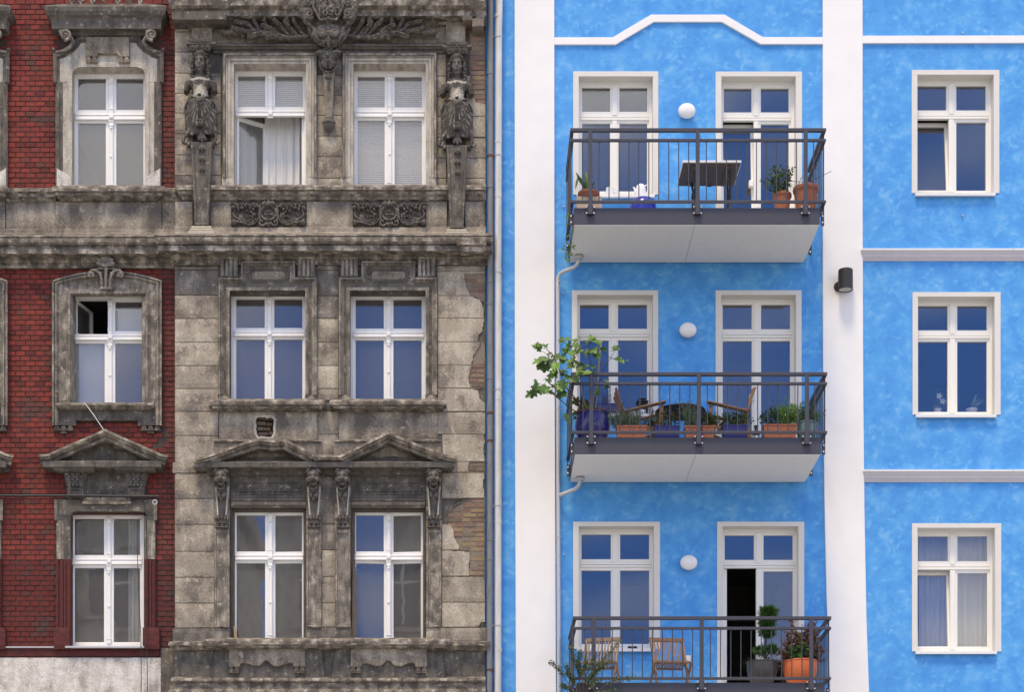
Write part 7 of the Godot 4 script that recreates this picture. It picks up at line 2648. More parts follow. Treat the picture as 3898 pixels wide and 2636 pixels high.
func top_balcony(b: Dictionary) -> void:
	var F: float = b.floor
	var r := RandomNumberGenerator.new()
	r.seed = 101
	# crate and the potted strap-leaved plant on it
	var z := 1.12
	var a := V(1308.5, 447.0, z)
	var c := V(1366.0, 447.0, z)
	var t := thing("stone_block", "pale travertine block carrying the strap-leaved plant", "block", Vector3((a.x + c.x) * 0.5, F, z))
	var mb := MB.new()
	mb.box(Vector3(a.x, F, z - 0.16), Vector3(c.x, a.y, z + 0.02), 0.008)
	put(mb, "slab", M.travertine, t)
	t = thing("potted_plant", "strap-leaved bulb plant in a terracotta bowl on a stone block", "plant", Vector3((a.x + c.x) * 0.5, a.y, z - 0.07))
	var pc := Vector3(V(1336.0, 0, z).x, a.y, z - 0.07)
	round_pot(t, pc, 0.155, 0.10, 0.085, M.terracotta, 0.022)
	mb = MB.new()
	for s in [[[1330, 432], [1316, 408], [1307, 391], 0.05], [[1332, 432], [1322, 410], [1313, 400], 0.05], [[1313, 400], [1309, 412], [1306, 431], 0.045], [[1334, 432], [1331, 404], [1327, 386], 0.05], [[1338, 432], [1345, 418], [1350, 411], 0.045], [[1340, 432], [1350, 424], [1351, 422], 0.05], [[1336, 432], [1338, 410], [1335, 396], 0.045]]:
		var pts := []
		for i in 9:
			var q := i / 8.0
			var A := Vector2(s[0][0], s[0][1])
			var B := Vector2(s[1][0], s[1][1])
			var C := Vector2(s[2][0], s[2][1])
			var p := A.lerp(B, q).lerp(B.lerp(C, q), q)
			pts.append(V(p.x, p.y, z - 0.07 + 0.03 * sin(q * 3.0 + s[2][0])))
		mb.col = G_MID[r.randi() % 3] * 1.1 if s[0][0] != 1313 else Color(0.20, 0.26, 0.11)
		for i in 8:
			var w0: float = s[3] * sin(PI * (0.12 + 0.86 * i / 8.0))
			var w1: float = s[3] * sin(PI * (0.12 + 0.86 * (i + 1) / 8.0))
			var side := Vector3(0.8, 0.1, 0.5).normalized()
			mb.quad(pts[i] - side * w0 * 0.5, pts[i] + Vector3(0, 0, 0.008), pts[i + 1] + Vector3(0, 0, 0.008), pts[i + 1] - side * w1 * 0.5)
			mb.quad(pts[i] + Vector3(0, 0, 0.008), pts[i] + side * w0 * 0.5, pts[i + 1] + side * w1 * 0.5, pts[i + 1] + Vector3(0, 0, 0.008))
	put(mb, "leaves", M.leaf, t)
	# mug and pot of white china on the sill
	var sy := V(0, 441.0, 0.07).y
	t = thing("white_mug", "white china mug on the window sill of the top balcony", "mug", Vector3(V(1384.0, 0, 0.0).x, sy, -0.03))
	var mc := Vector3(V(1384.0, 430.0, -0.03).x, sy, -0.03)
	mb = MB.new()
	mb.lathe(mc, [[0.0, 0.003], [0.052, 0.003], [0.054, 0.01], [0.058, 0.06], [0.061, 0.128], [0.061, 0.128], [0.056, 0.130], [0.052, 0.06], [0.048, 0.012], [0.0, 0.01]], 22)
	put(mb, "cup", M.china, t)
	mb = MB.new()
	mb.tube([mc + Vector3(0.058, 0.108, 0), mc + Vector3(0.088, 0.112, 0), mc + Vector3(0.105, 0.085, 0), mc + Vector3(0.095, 0.05, 0), mc + Vector3(0.057, 0.028, 0)], 0.007, 8)
	put(mb, "handle", M.china, t)
	t = thing("coffee_pot", "tall white china coffee pot on the window sill of the top balcony", "pot", Vector3(V(1454.0, 0, 0.0).x, sy, -0.04))
	mc = Vector3(V(1454.0, 430.0, -0.04).x, sy, -0.04)
	mb = MB.new()
	mb.lathe(mc, [[0.0, 0.003], [0.072, 0.003], [0.076, 0.012], [0.078, 0.06], [0.076, 0.12], [0.064, 0.165], [0.052, 0.178], [0.052, 0.178], [0.045, 0.187], [0.02, 0.196], [0.0, 0.197]], 24)
	put(mb, "body", M.china, t)
	mb = MB.new()
	mb.tube([mc + Vector3(-0.065, 0.07, 0), mc + Vector3(-0.088, 0.11, 0), mc + Vector3(-0.100, 0.145, 0), mc + Vector3(-0.118, 0.152, 0)], [0.026, 0.018, 0.012, 0.009], 10)
	put(mb, "spout", M.china, t)
	mb = MB.new()
	mb.tube([mc + Vector3(0.055, 0.165, 0), mc + Vector3(0.092, 0.188, 0), mc + Vector3(0.112, 0.19, 0), mc + Vector3(0.112, 0.12, 0), mc + Vector3(0.098, 0.07, 0), mc + Vector3(0.072, 0.035, 0)], [0.008, 0.009, 0.01, 0.01, 0.01, 0.008], 8)
	put(mb, "handle", M.china, t)
	# blue tub
	var tb := V(1459.0, 455.0, 0.62)
	t = thing("blue_tub", "upturned cobalt blue enamel tub on the top balcony floor", "tub", Vector3(tb.x, F, 0.62))
	mb = MB.new()
	var hgt: float = tb.y - F + 0.02
	mb.lathe(Vector3(tb.x, F, 0.62), [[0.225, 0.0], [0.235, 0.006], [0.225, 0.014], [0.215, hgt * 0.5], [0.19, hgt * 0.8], [0.15, hgt * 0.95], [0.0, hgt]], 28)
	put(mb, "shell", mat(Color(0.02, 0.03, 0.30), 0.2), t)
	# small table: white top with a dark underside, cast legs
	var zf := 1.0
	var zr := 0.26
	var tl := V(1548.5, 364.0, zf)
	var tr := V(1682.5, 364.0, zf)
	t = thing("bistro_table", "small table with a white marble top and dark cast iron legs", "table", Vector3((tl.x + tr.x) * 0.5, F, 0.63))
	mb = MB.new()
	mb.box(Vector3(tl.x, tl.y - 0.034, zr), Vector3(tr.x, tl.y, zf), 0.006)
	put(mb, "table_top", M.china, t)
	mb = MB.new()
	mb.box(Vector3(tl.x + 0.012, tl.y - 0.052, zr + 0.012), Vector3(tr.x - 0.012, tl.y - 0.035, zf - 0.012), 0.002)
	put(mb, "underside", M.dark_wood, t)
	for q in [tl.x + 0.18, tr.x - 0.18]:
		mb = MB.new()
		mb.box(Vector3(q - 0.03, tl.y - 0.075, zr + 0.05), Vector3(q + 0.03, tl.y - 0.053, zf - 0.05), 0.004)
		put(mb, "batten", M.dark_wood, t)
	for q in [1568.0, 1648.0]:
		var lx := V(q + 4.0, 440.0, 0.63).x
		for s in [-1.0, 1.0]:
			mb = MB.new()
			mb.tube([Vector3(lx, tl.y - 0.06, 0.63 + s * 0.20), Vector3(lx + 0.02, tl.y - 0.25, 0.63 + s * 0.12), Vector3(lx + 0.015, tl.y - 0.42, 0.63 + s * 0.10), Vector3(lx - 0.01, F + 0.12, 0.63 + s * 0.2), Vector3(lx - 0.005, F + 0.012, 0.63 + s * 0.27)], [0.018, 0.016, 0.016, 0.016, 0.02], 8)
			put(mb, "leg", M.black_metal, t)
		mb = MB.new()
		mb.tube([Vector3(lx, tl.y - 0.34, 0.51), Vector3(lx, tl.y - 0.30, 0.63), Vector3(lx, tl.y - 0.34, 0.75)], 0.012, 8)
		mb.ball(Vector3(lx + 0.03, tl.y - 0.36, 0.63), Vector3(0.03, 0.035, 0.02), 8)
		put(mb, "scroll", M.black_metal, t)
	# apron of scallops
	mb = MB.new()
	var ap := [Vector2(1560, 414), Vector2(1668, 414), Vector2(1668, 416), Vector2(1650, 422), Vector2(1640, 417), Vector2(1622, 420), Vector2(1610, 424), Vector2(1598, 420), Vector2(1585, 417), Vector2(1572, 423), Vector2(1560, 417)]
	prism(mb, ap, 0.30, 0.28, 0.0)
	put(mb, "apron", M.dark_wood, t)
	# jade plant
	var jp := V(1774.5, 0.0, 1.02)
	t = thing("jade_plant", "jade plant with thick glossy leaves in a terracotta pot", "plant", Vector3(jp.x, F, 1.02))
	var rim := V(0, 442.0, 1.02).y - F
	round_pot(t, Vector3(jp.x, F, 1.02), 0.138, 0.09, rim, M.terracotta, 0.026)
	mb = MB.new()
	var lm := MB.new()
	for s in [[1768, 385, 0.0], [1787, 382, 0.05], [1797, 380, 0.0], [1748, 388, 0.03], [1742, 404, -0.04], [1728, 408, 0.0], [1760, 398, 0.12], [1778, 400, 0.10], [1790, 415, 0.08], [1752, 418, 0.12], [1766, 412, 0.14], [1782, 428, 0.10], [1750, 432, 0.06], [1770, 425, 0.13], [1794, 392, -0.03], [1758, 380, -0.05], [1775, 390, -0.06]]:
		var tip := V(s[0], s[1], 1.02 + s[2])
		var p := limb(mb, Vector3(jp.x, F + rim - 0.03, 1.02), tip, 0.012, 0.004, r, 0.12)
		for i in 26:
			var at: Vector3 = p[5].lerp(p[3], r.randf()) + rdir(r) * 0.042
			leaf(lm, at, (rdir(r) + Vector3(0, 0.6, 0.1)), rdir(r), r.randf_range(0.032, 0.05), 0.032, [Color(0.055, 0.11, 0.03), Color(0.085, 0.15, 0.04), Color(0.035, 0.075, 0.022)][r.randi() % 3] * r.randf_range(0.7, 1.4), 0.15)
	put(mb, "stems", M.twig, t)
	put(lm, "foliage", M.leaf, t)
	# larger pot with dry grass
	var dp := V(1828.5, 0.0, 1.08)
	t = thing("potted_plant", "large terracotta pot of dried straw with a rusty wire hoop", "plant", Vector3(dp.x, F, 1.08))
	rim = V(0, 428.0, 1.08).y - F
	round_pot(t, Vector3(dp.x, F, 1.08), 0.185, 0.13, rim, M.terracotta, 0.03)
	mb = MB.new()
	for i in 260:
		var p := Vector3(dp.x, F + rim - 0.02, 1.08) + Vector3(r.randfn() * 0.07, 0, r.randfn() * 0.06)
		leaf(mb, p, Vector3(r.randfn() * 0.9 - 0.35, 0.35 + absf(r.randfn()) * 0.4, r.randfn() * 0.8), rdir(r), r.randf_range(0.06, 0.15), 0.006, Color(0.42, 0.30, 0.16) * r.randf_range(0.6, 1.2))
	put(mb, "straw", M.leaf, t)
	mb = MB.new()
	var hp := []
	for i in 13:
		var q := PI * i / 12.0
		hp.append(Vector3(dp.x - cos(q) * 0.14, F + rim - 0.04 + sin(q) * 0.16 + (0.05 if i > 3 and i < 9 else 0.0), 1.08))
	mb.tube(hp, 0.005, 6)
	mb.tube([Vector3(dp.x - 0.3, F + rim + 0.12, 1.05), Vector3(dp.x + 0.05, F + rim + 0.09, 1.08), Vector3(dp.x + 0.36, F + rim + 0.23, 1.12)], 0.004, 6)
	put(mb, "wire_hoop", M.rust, t)
	# climber hanging from the left side
	t = thing("hanging_vine", "thin green vine trailing down the side of the top balcony", "vine", V(1293.0, 490.0, 1.2))
	mb = MB.new()
	lm = MB.new()
	var vp := []
	for q in [[1296, 462, 1.15], [1293, 488, 1.17], [1296, 512, 1.14], [1291, 532, 1.10], [1294, 552, 1.05], [1287, 570, 1.02], [1291, 588, 1.0]]:
		vp.append(V(q[0], q[1], q[2]))
	mb.tube(vp, 0.004, 6)
	put(mb, "stem", M.twig, t)
	for q in [[1291, 484, 0.6], [1294, 489, 0.4], [1288, 496, 0.5], [1287, 507, 0.6], [1296, 521, 0.4], [1296, 528, 0.4], [1287, 538, 0.3], [1285, 547, 0.9], [1291, 551, 0.9], [1283, 556, 0.7], [1300, 556, 0.5], [1302, 561, 0.5], [1281, 568, 0.7], [1286, 574, 0.8], [1295, 571, 0.9], [1290, 578, 0.9], [1284, 584, 0.6], [1293, 588, 0.8], [1288, 590, 0.7]]:
		for k in 2:
			leaf(lm, V(q[0] + r.randf_range(-2, 2), q[1] + r.randf_range(-2, 2), 1.05 + r.randf_range(-0.05, 0.1)), Vector3(r.randfn(), -0.4 + r.randfn() * 0.5, r.randfn() * 0.4), rdir(r), 0.075 * (0.5 + q[2] * 0.6), 0.034, G_BRIGHT[r.randi() % 3] * r.randf_range(0.6, 1.2))
	put(lm, "foliage", M.leaf, t)

func middle_balcony(b: Dictionary) -> void:
	var F: float = b.floor
	var r := RandomNumberGenerator.new()
	r.seed = 202
	# fig in a blue glazed barrel
	var pc := Vector3(V(1343.5, 0, 1.06).x, F, 1.06)
	var t := thing("fig_tree", "fig and vine in a cobalt glazed barrel, spilling over the balcony corner", "plant", pc)
	var rim := V(0, 940.0, 1.06).y - F
	round_pot(t, pc, 0.235, 0.17, rim, M.blue_glaze, 0.02, 0.05)
	var mb := MB.new()
	mb.lathe(pc, [[0.225, rim - 0.012], [0.243, rim - 0.008], [0.25, rim + 0.004], [0.24, rim + 0.012], [0.215, rim + 0.008]], 28)
	put(mb, "rim", M.rust, t, "unglazed brown rim")
	mb = MB.new()
	mb.tube([V(1318, 878, 1.0), V(1333, 942, 1.03)], 0.011, 8)
	mb.tube([V(1363.5, 779, 1.0), V(1349, 942, 1.03)], 0.011, 8)
	put(mb, "stake", M.bamboo, t)
	var st := MB.new()
	var lm := MB.new()
	var root := pc + Vector3(0, rim - 0.03, 0)
	# leaf spots read from the photograph: x, y, size, depth, light or dark
	var spots := [[1274, 776, 20, 1.25, 1], [1288, 770, 16, 1.2, 1], [1308, 772, 18, 1.1, 1], [1341, 768, 22, 1.15, 1], [1350, 775, 20, 1.2, 1], [1221, 783, 16, 1.5, 1], [1236, 786, 17, 1.5, 1], [1221, 791, 16, 1.45, 0], [1249, 803, 15, 1.4, 1], [1231, 817, 26, 1.5, 1], [1226, 826, 26, 1.45, 0], [1239, 836, 25, 1.4, 0], [1268, 811, 22, 1.4, 1], [1259, 836, 28, 1.5, 1], [1250, 824, 24, 1.45, 0], [1301, 801, 20, 1.2, 1], [1315, 798, 22, 1.2, 1], [1332, 803, 20, 1.15, 0], [1350, 796, 22, 1.2, 1], [1366, 794, 20, 1.15, 1], [1397, 794, 22, 1.2, 1], [1404, 817, 18, 1.2, 1], [1288, 788, 16, 1.15, 1], [1284, 797, 14, 1.1, 0], [1295, 832, 22, 1.3, 1], [1312, 825, 22, 1.25, 0], [1313, 838, 24, 1.3, 0], [1318, 846, 22, 1.45, 1], [1338, 830, 24, 1.4, 1], [1336, 846, 26, 1.5, 1], [1351, 808, 20, 1.2, 0], [1373, 825, 18, 1.2, 1], [1214, 886, 24, 1.55, 0], [1226, 887, 24, 1.55, 0], [1242, 888, 26, 1.55, 0], [1251, 890, 26, 1.5, 0], [1261, 879, 22, 1.5, 0], [1272, 872, 22, 1.5, 1], [1284, 876, 22, 1.45, 1], [1277, 889, 22, 1.45, 0], [1246, 862, 22, 1.5, 1], [1216, 872, 14, 1.5, 0], [1303, 863, 20, 1.45, 0], [1356, 889, 18, 1.2, 0], [1377, 866, 16, 1.2, 1], [1285, 949, 18, 1.35, 1], [1309, 914, 20, 1.1, 0], [1323, 930, 18, 1.1, 0], [1412, 822, 14, 1.2, 1], [1257, 846, 22, 1.4, 0], [1322, 836, 24, 1.2, 0], [1300, 818, 20, 1.25, 0], [1306, 786, 18, 1.15, 0], [1278, 844, 20, 1.3, 0], [1289, 855, 18, 1.3, 0], [1378, 878, 14, 1.15, 0], [1270, 900, 18, 1.4, 0], [1304, 940, 16, 1.1, 0]]
	var trunks := []
	for s in [[1297, 790, 1.15], [1335, 780, 1.1], [1258, 812, 1.4], [1385, 812, 1.15], [1352, 850, 1.1], [1232, 874, 1.5], [1280, 870, 1.4]]:
		trunks.append(limb(st, root + rdir(r) * 0.04, V(s[0], s[1], s[2]), 0.010, 0.005, r, 0.08, 8))
	for s in spots:
		var p := V(s[0], s[1], s[3])
		var best: Vector3 = trunks[0][4]
		for k in trunks:
			for q in range(3, k.size()):
				if k[q].distance_to(p) < best.distance_to(p):
					best = k[q]
		limb(st, best, p, 0.0035, 0.002, r, 0.08, 4)
		var out := (p - best)
		var d := (Vector3(out.x, out.y - 0.08, out.z * 0.5 + 0.05) + rdir(r) * 0.07).normalized()
		if d.y > 0.3:
			d.y = 0.1
		var nr := (Vector3(r.randfn() * 0.4, 0.75 if s[4] == 1 else 0.35, 0.75) + rdir(r) * 0.3).normalized()
		var c: Color = (G_BRIGHT if s[4] == 1 else G_MID)[r.randi() % 3] * r.randf_range(0.7, 1.15)
		lobed_leaf(lm, p - d * s[2] * U * 0.4, d, nr, s[2] * U * 0.88, c)
		for k in (2 if r.randf() < 0.5 else 1):
			lobed_leaf(lm, p + rdir(r) * 0.055, (d + rdir(r) * 0.6 + Vector3(0, -0.25, 0)), (nr + rdir(r) * 0.5), s[2] * U * r.randf_range(0.45, 0.8), (G_MID if k == 0 else G_BRIGHT)[r.randi() % 3] * r.randf_range(0.6, 1.1))
	put(st, "stems", M.twig, t)
	put(lm, "foliage", M.leaf, t)
	# sill: two lanterns and a blue planter with dried flowers
	var sy := V(0, 938.5, 0.07).y
	lantern(Vector3(V(1329.0, 0, -0.05).x, sy, -0.05), 0.12, 0.23, "black tin lantern on the sill behind the fig's bamboo stakes")
	lantern(Vector3(V(1457.5, 0, -0.05).x, sy, -0.05), 0.17, 0.25, "black tin lantern with a white candle on the sill, clear of the fig")
	t = thing("flower_trough", "dark blue glazed trough of dried pink flowers on the sill", "planter", Vector3(V(1385.0, 0, -0.04).x, sy, -0.04))
	trough(t, V(1355.0, 0, -0.04).x, V(1416.0, 0, -0.04).x, -0.04, sy, 0.16, 0.17, M.blue_glaze)
	mb = MB.new()
	for i in 26:
		var tip := V(1372.0 + r.randfn() * 9.0, 893.0 + r.randfn() * 8.0, -0.03 + r.randfn() * 0.03)
		spray(mb, r, Vector3(V(1375.0 + r.randfn() * 8.0, 0, 0).x, sy + 0.14, -0.04), tip, 10, 0.02, 0.01, [Color(0.16, 0.05, 0.10), Color(0.10, 0.05, 0.06), Color(0.07, 0.09, 0.04)], 0.012)
	put(mb, "flowers", M.leaf, t)
	# two low armchairs facing each other across a black round table
	arm_chair(Vector3(V(1460.0, 0, 0.62).x, F, 0.62), 1.0, "teak armchair whose back stands beside the fig barrel")
	arm_chair(Vector3(V(1645.0, 0, 0.62).x, F, 0.62), -1.0, "teak armchair whose back leans toward the balcony door")
	var tf := V(1544.0, 915.0, 1.0)
	t = thing("round_table", "low round black table with a tube leg between the teak armchairs", "table", Vector3(tf.x, F, 0.63))
	var tc := Vector3(V(1544.0, 930.0, 0.63).x, tf.y, 0.63)
	mb = MB.new()
	mb.lathe(tc, [[0.0, 0.0], [0.36, 0.0], [0.37, -0.006], [0.37, -0.02], [0.36, -0.026], [0.0, -0.026]], 40)
	put(mb, "table_top", M.black_metal, t)
	for s in [-1.0, 1.0]:
		mb = MB.new()
		mb.tube([Vector3(tc.x - 0.16, F + 0.012, 0.63 + s * 0.17), Vector3(tc.x - 0.16, tc.y - 0.12, 0.63 + s * 0.17), Vector3(tc.x - 0.13, tc.y - 0.06, 0.63 + s * 0.17), Vector3(tc.x + 0.13, tc.y - 0.06, 0.63 + s * 0.17), Vector3(tc.x + 0.16, tc.y - 0.12, 0.63 + s * 0.17), Vector3(tc.x + 0.16, F + 0.012, 0.63 + s * 0.17)], 0.012, 8)
		mb.tube([Vector3(tc.x, tc.y - 0.06, 0.63 + s * 0.17), Vector3(tc.x, tc.y - 0.026, 0.63 + s * 0.17)], 0.012, 8)
		put(mb, "tube_leg", M.black_metal, t)
	# planters along the front
	var z := 1.16
	var boxes := [
		[1398.0, 1468.0, 970.5, "terracotta", "terracotta trough of grey lavender next to the fig barrel", "lavender"],
		[1482.5, 1543.0, 970.0, "blue", "cobalt blue trough of rusty evergreen shoots", "rusty"],
		[1552.5, 1582.0, 971.0, "terracotta", "short terracotta trough of tall lavender in front of the black table", "lavender_tall"],
		[1590.5, 1621.0, 970.5, "terracotta", "short terracotta trough of dark glossy leaves beside the middle post", "dark"],
		[1637.5, 1697.0, 969.0, "blue", "cobalt blue trough of trailing dark leaves under the armchair by the door", "dark_trail"],
		[1730.5, 1807.0, 967.5, "terracotta", "long terracotta trough of dark and bright green shrubs", "shrub"],
	]
	for q in boxes:
		var x0 := V(q[0], 0, z).x
		var x1 := V(q[1], 0, z).x
		var yt := V(0, q[2], z).y
		t = thing("planter_trough", q[4], "planter", Vector3((x0 + x1) * 0.5, F, z), "planter troughs along the middle balcony railing")
		trough(t, x0, x1, z, F, yt - F, 0.18, M.terracotta if q[3] == "terracotta" else mat(Color(0.014, 0.014, 0.125), 0.3))
		mb = MB.new()
		var w := x1 - x0
		var xm := (x0 + x1) * 0.5
		match q[5]:
			"lavender", "lavender_tall":
				var tall: bool = q[5] == "lavender_tall"
				for i in (240 if not tall else 130):
					var bs := Vector3(r.randf_range(x0 + 0.02, x1 - 0.02) - (0.06 if not tall else 0.0), yt - 0.02, z + r.randf_range(-0.06, 0.06))
					var tip := bs + Vector3(r.randfn() * 0.07 - (0.05 if not tall else 0.02), r.randf_range(0.12, 0.27 if not tall else 0.40), r.randfn() * 0.05)
					spray(mb, r, bs, tip, 16, 0.036, 0.008, G_GREY, 0.009)
					if r.randf() < 0.25:
						spray(mb, r, tip, tip + Vector3(0, 0.03, 0), 6, 0.014, 0.009, [Color(0.16, 0.07, 0.22), Color(0.11, 0.05, 0.15)], 0.006)
				clump(mb, r, Vector3(xm, yt + 0.05, z), Vector3(w * 0.5, 0.06, 0.08), 160, 0.03, 0.007, G_MID)
			"rusty":
				for i in 50:
					var bs := Vector3(r.randf_range(x0, x1), yt - 0.02, z + r.randf_range(-0.06, 0.06))
					spray(mb, r, bs, bs + Vector3(r.randfn() * 0.08 - 0.06, r.randf_range(0.10, 0.28), r.randfn() * 0.05), 16, 0.038, 0.016, [Color(0.10, 0.075, 0.025), Color(0.06, 0.07, 0.022), Color(0.14, 0.09, 0.03), Color(0.05, 0.09, 0.03)], 0.01)
				clump(mb, r, Vector3(x0 - 0.06, yt + 0.06, z - 0.04), Vector3(0.1, 0.07, 0.06), 140, 0.03, 0.02, G_DARK)
				clump(mb, r, Vector3(x0 - 0.06, yt + 0.06, z - 0.02), Vector3(0.1, 0.08, 0.06), 14, 0.02, 0.016, [Color(0.35, 0.03, 0.03)])
			"dark", "dark_trail":
				clump(mb, r, Vector3(xm, yt + 0.08, z), Vector3(w * 0.66, 0.12, 0.10), 520, 0.042, 0.022, G_DARK)
				for i in 14:
					var bs := Vector3(r.randf_range(x0, x1), yt + 0.03, z)
					spray(mb, r, bs, bs + Vector3(r.randfn() * 0.06, r.randf_range(0.1, 0.2), r.randfn() * 0.04), 12, 0.04, 0.016, G_MID, 0.01)
			"shrub":
				clump(mb, r, Vector3(x0 + 0.14, yt + 0.10, z), Vector3(0.18, 0.13, 0.10), 520, 0.048, 0.018, G_DARK)
				for i in 60:
					var bs := Vector3(x1 - 0.12 + r.randfn() * 0.07, yt, z + r.randfn() * 0.03)
					spray(mb, r, bs, bs + Vector3(r.randfn() * 0.08 - 0.03, r.randf_range(0.15, 0.36), r.randfn() * 0.05), 11, 0.07, 0.02, G_BRIGHT, 0.012)
		put(mb, "foliage", M.leaf, t)
	# teal glazed pot with a feathery conifer
	var tp := Vector3(V(1830.0, 0, 1.14).x, F, 1.14)
	rim = V(0, 960.0, 1.14).y - F
	t = thing("potted_shrub", "feathery bright green shrub in a teal glazed pot", "plant", tp)
	round_pot(t, tp, 0.142, 0.10, rim, M.teal_glaze, 0.016, 0.02)
	mb = MB.new()
	for i in 120:
		var d := rdir(r)
		d.y = absf(d.y) * 1.1 + 0.1
		var bs := tp + Vector3(0, rim, 0)
		spray(mb, r, bs + d * 0.06, bs + d * r.randf_range(0.16, 0.31), 20, 0.03, 0.009, [Color(0.075, 0.16, 0.02), Color(0.05, 0.12, 0.016), Color(0.035, 0.08, 0.014)], 0.014)
	clump(mb, r, tp + Vector3(0, rim + 0.1, 0), Vector3(0.17, 0.12, 0.14), 300, 0.03, 0.009, G_DARK)
	put(mb, "foliage", M.leaf, t)
	# black storm lantern
	var lp := Vector3(V(1716.0, 0, 1.12).x, F, 1.12)
	t = thing("storm_lantern", "squat black storm lantern standing between two troughs", "lantern", lp)
	var lh := V(0, 967.5, 1.12).y - F
	mb = MB.new()
	mb.lathe(lp, [[0.0, lh], [0.036, lh], [0.03, lh * 0.9], [0.022, lh * 0.78], [0.03, lh * 0.72], [0.06, lh * 0.62], [0.064, lh * 0.52], [0.05, lh * 0.5]], 18)
	for i in 6:
		var q := TAU * i / 6.0
		mb.tube([lp + Vector3(cos(q) * 0.05, lh * 0.52, sin(q) * 0.05), lp + Vector3(cos(q) * 0.055, 0.0, sin(q) * 0.055)], 0.005, 5)
	mb.lathe(lp, [[0.0, 0.02], [0.06, 0.02], [0.062, 0.0]], 18)
	put(mb, "cage", M.black_metal, t)
	mb = MB.new()
	mb.lathe(lp, [[0.0, lh * 0.4], [0.035, lh * 0.4], [0.035, lh * 0.4], [0.035, 0.021]], 14)
	put(mb, "candle", M.china, t)

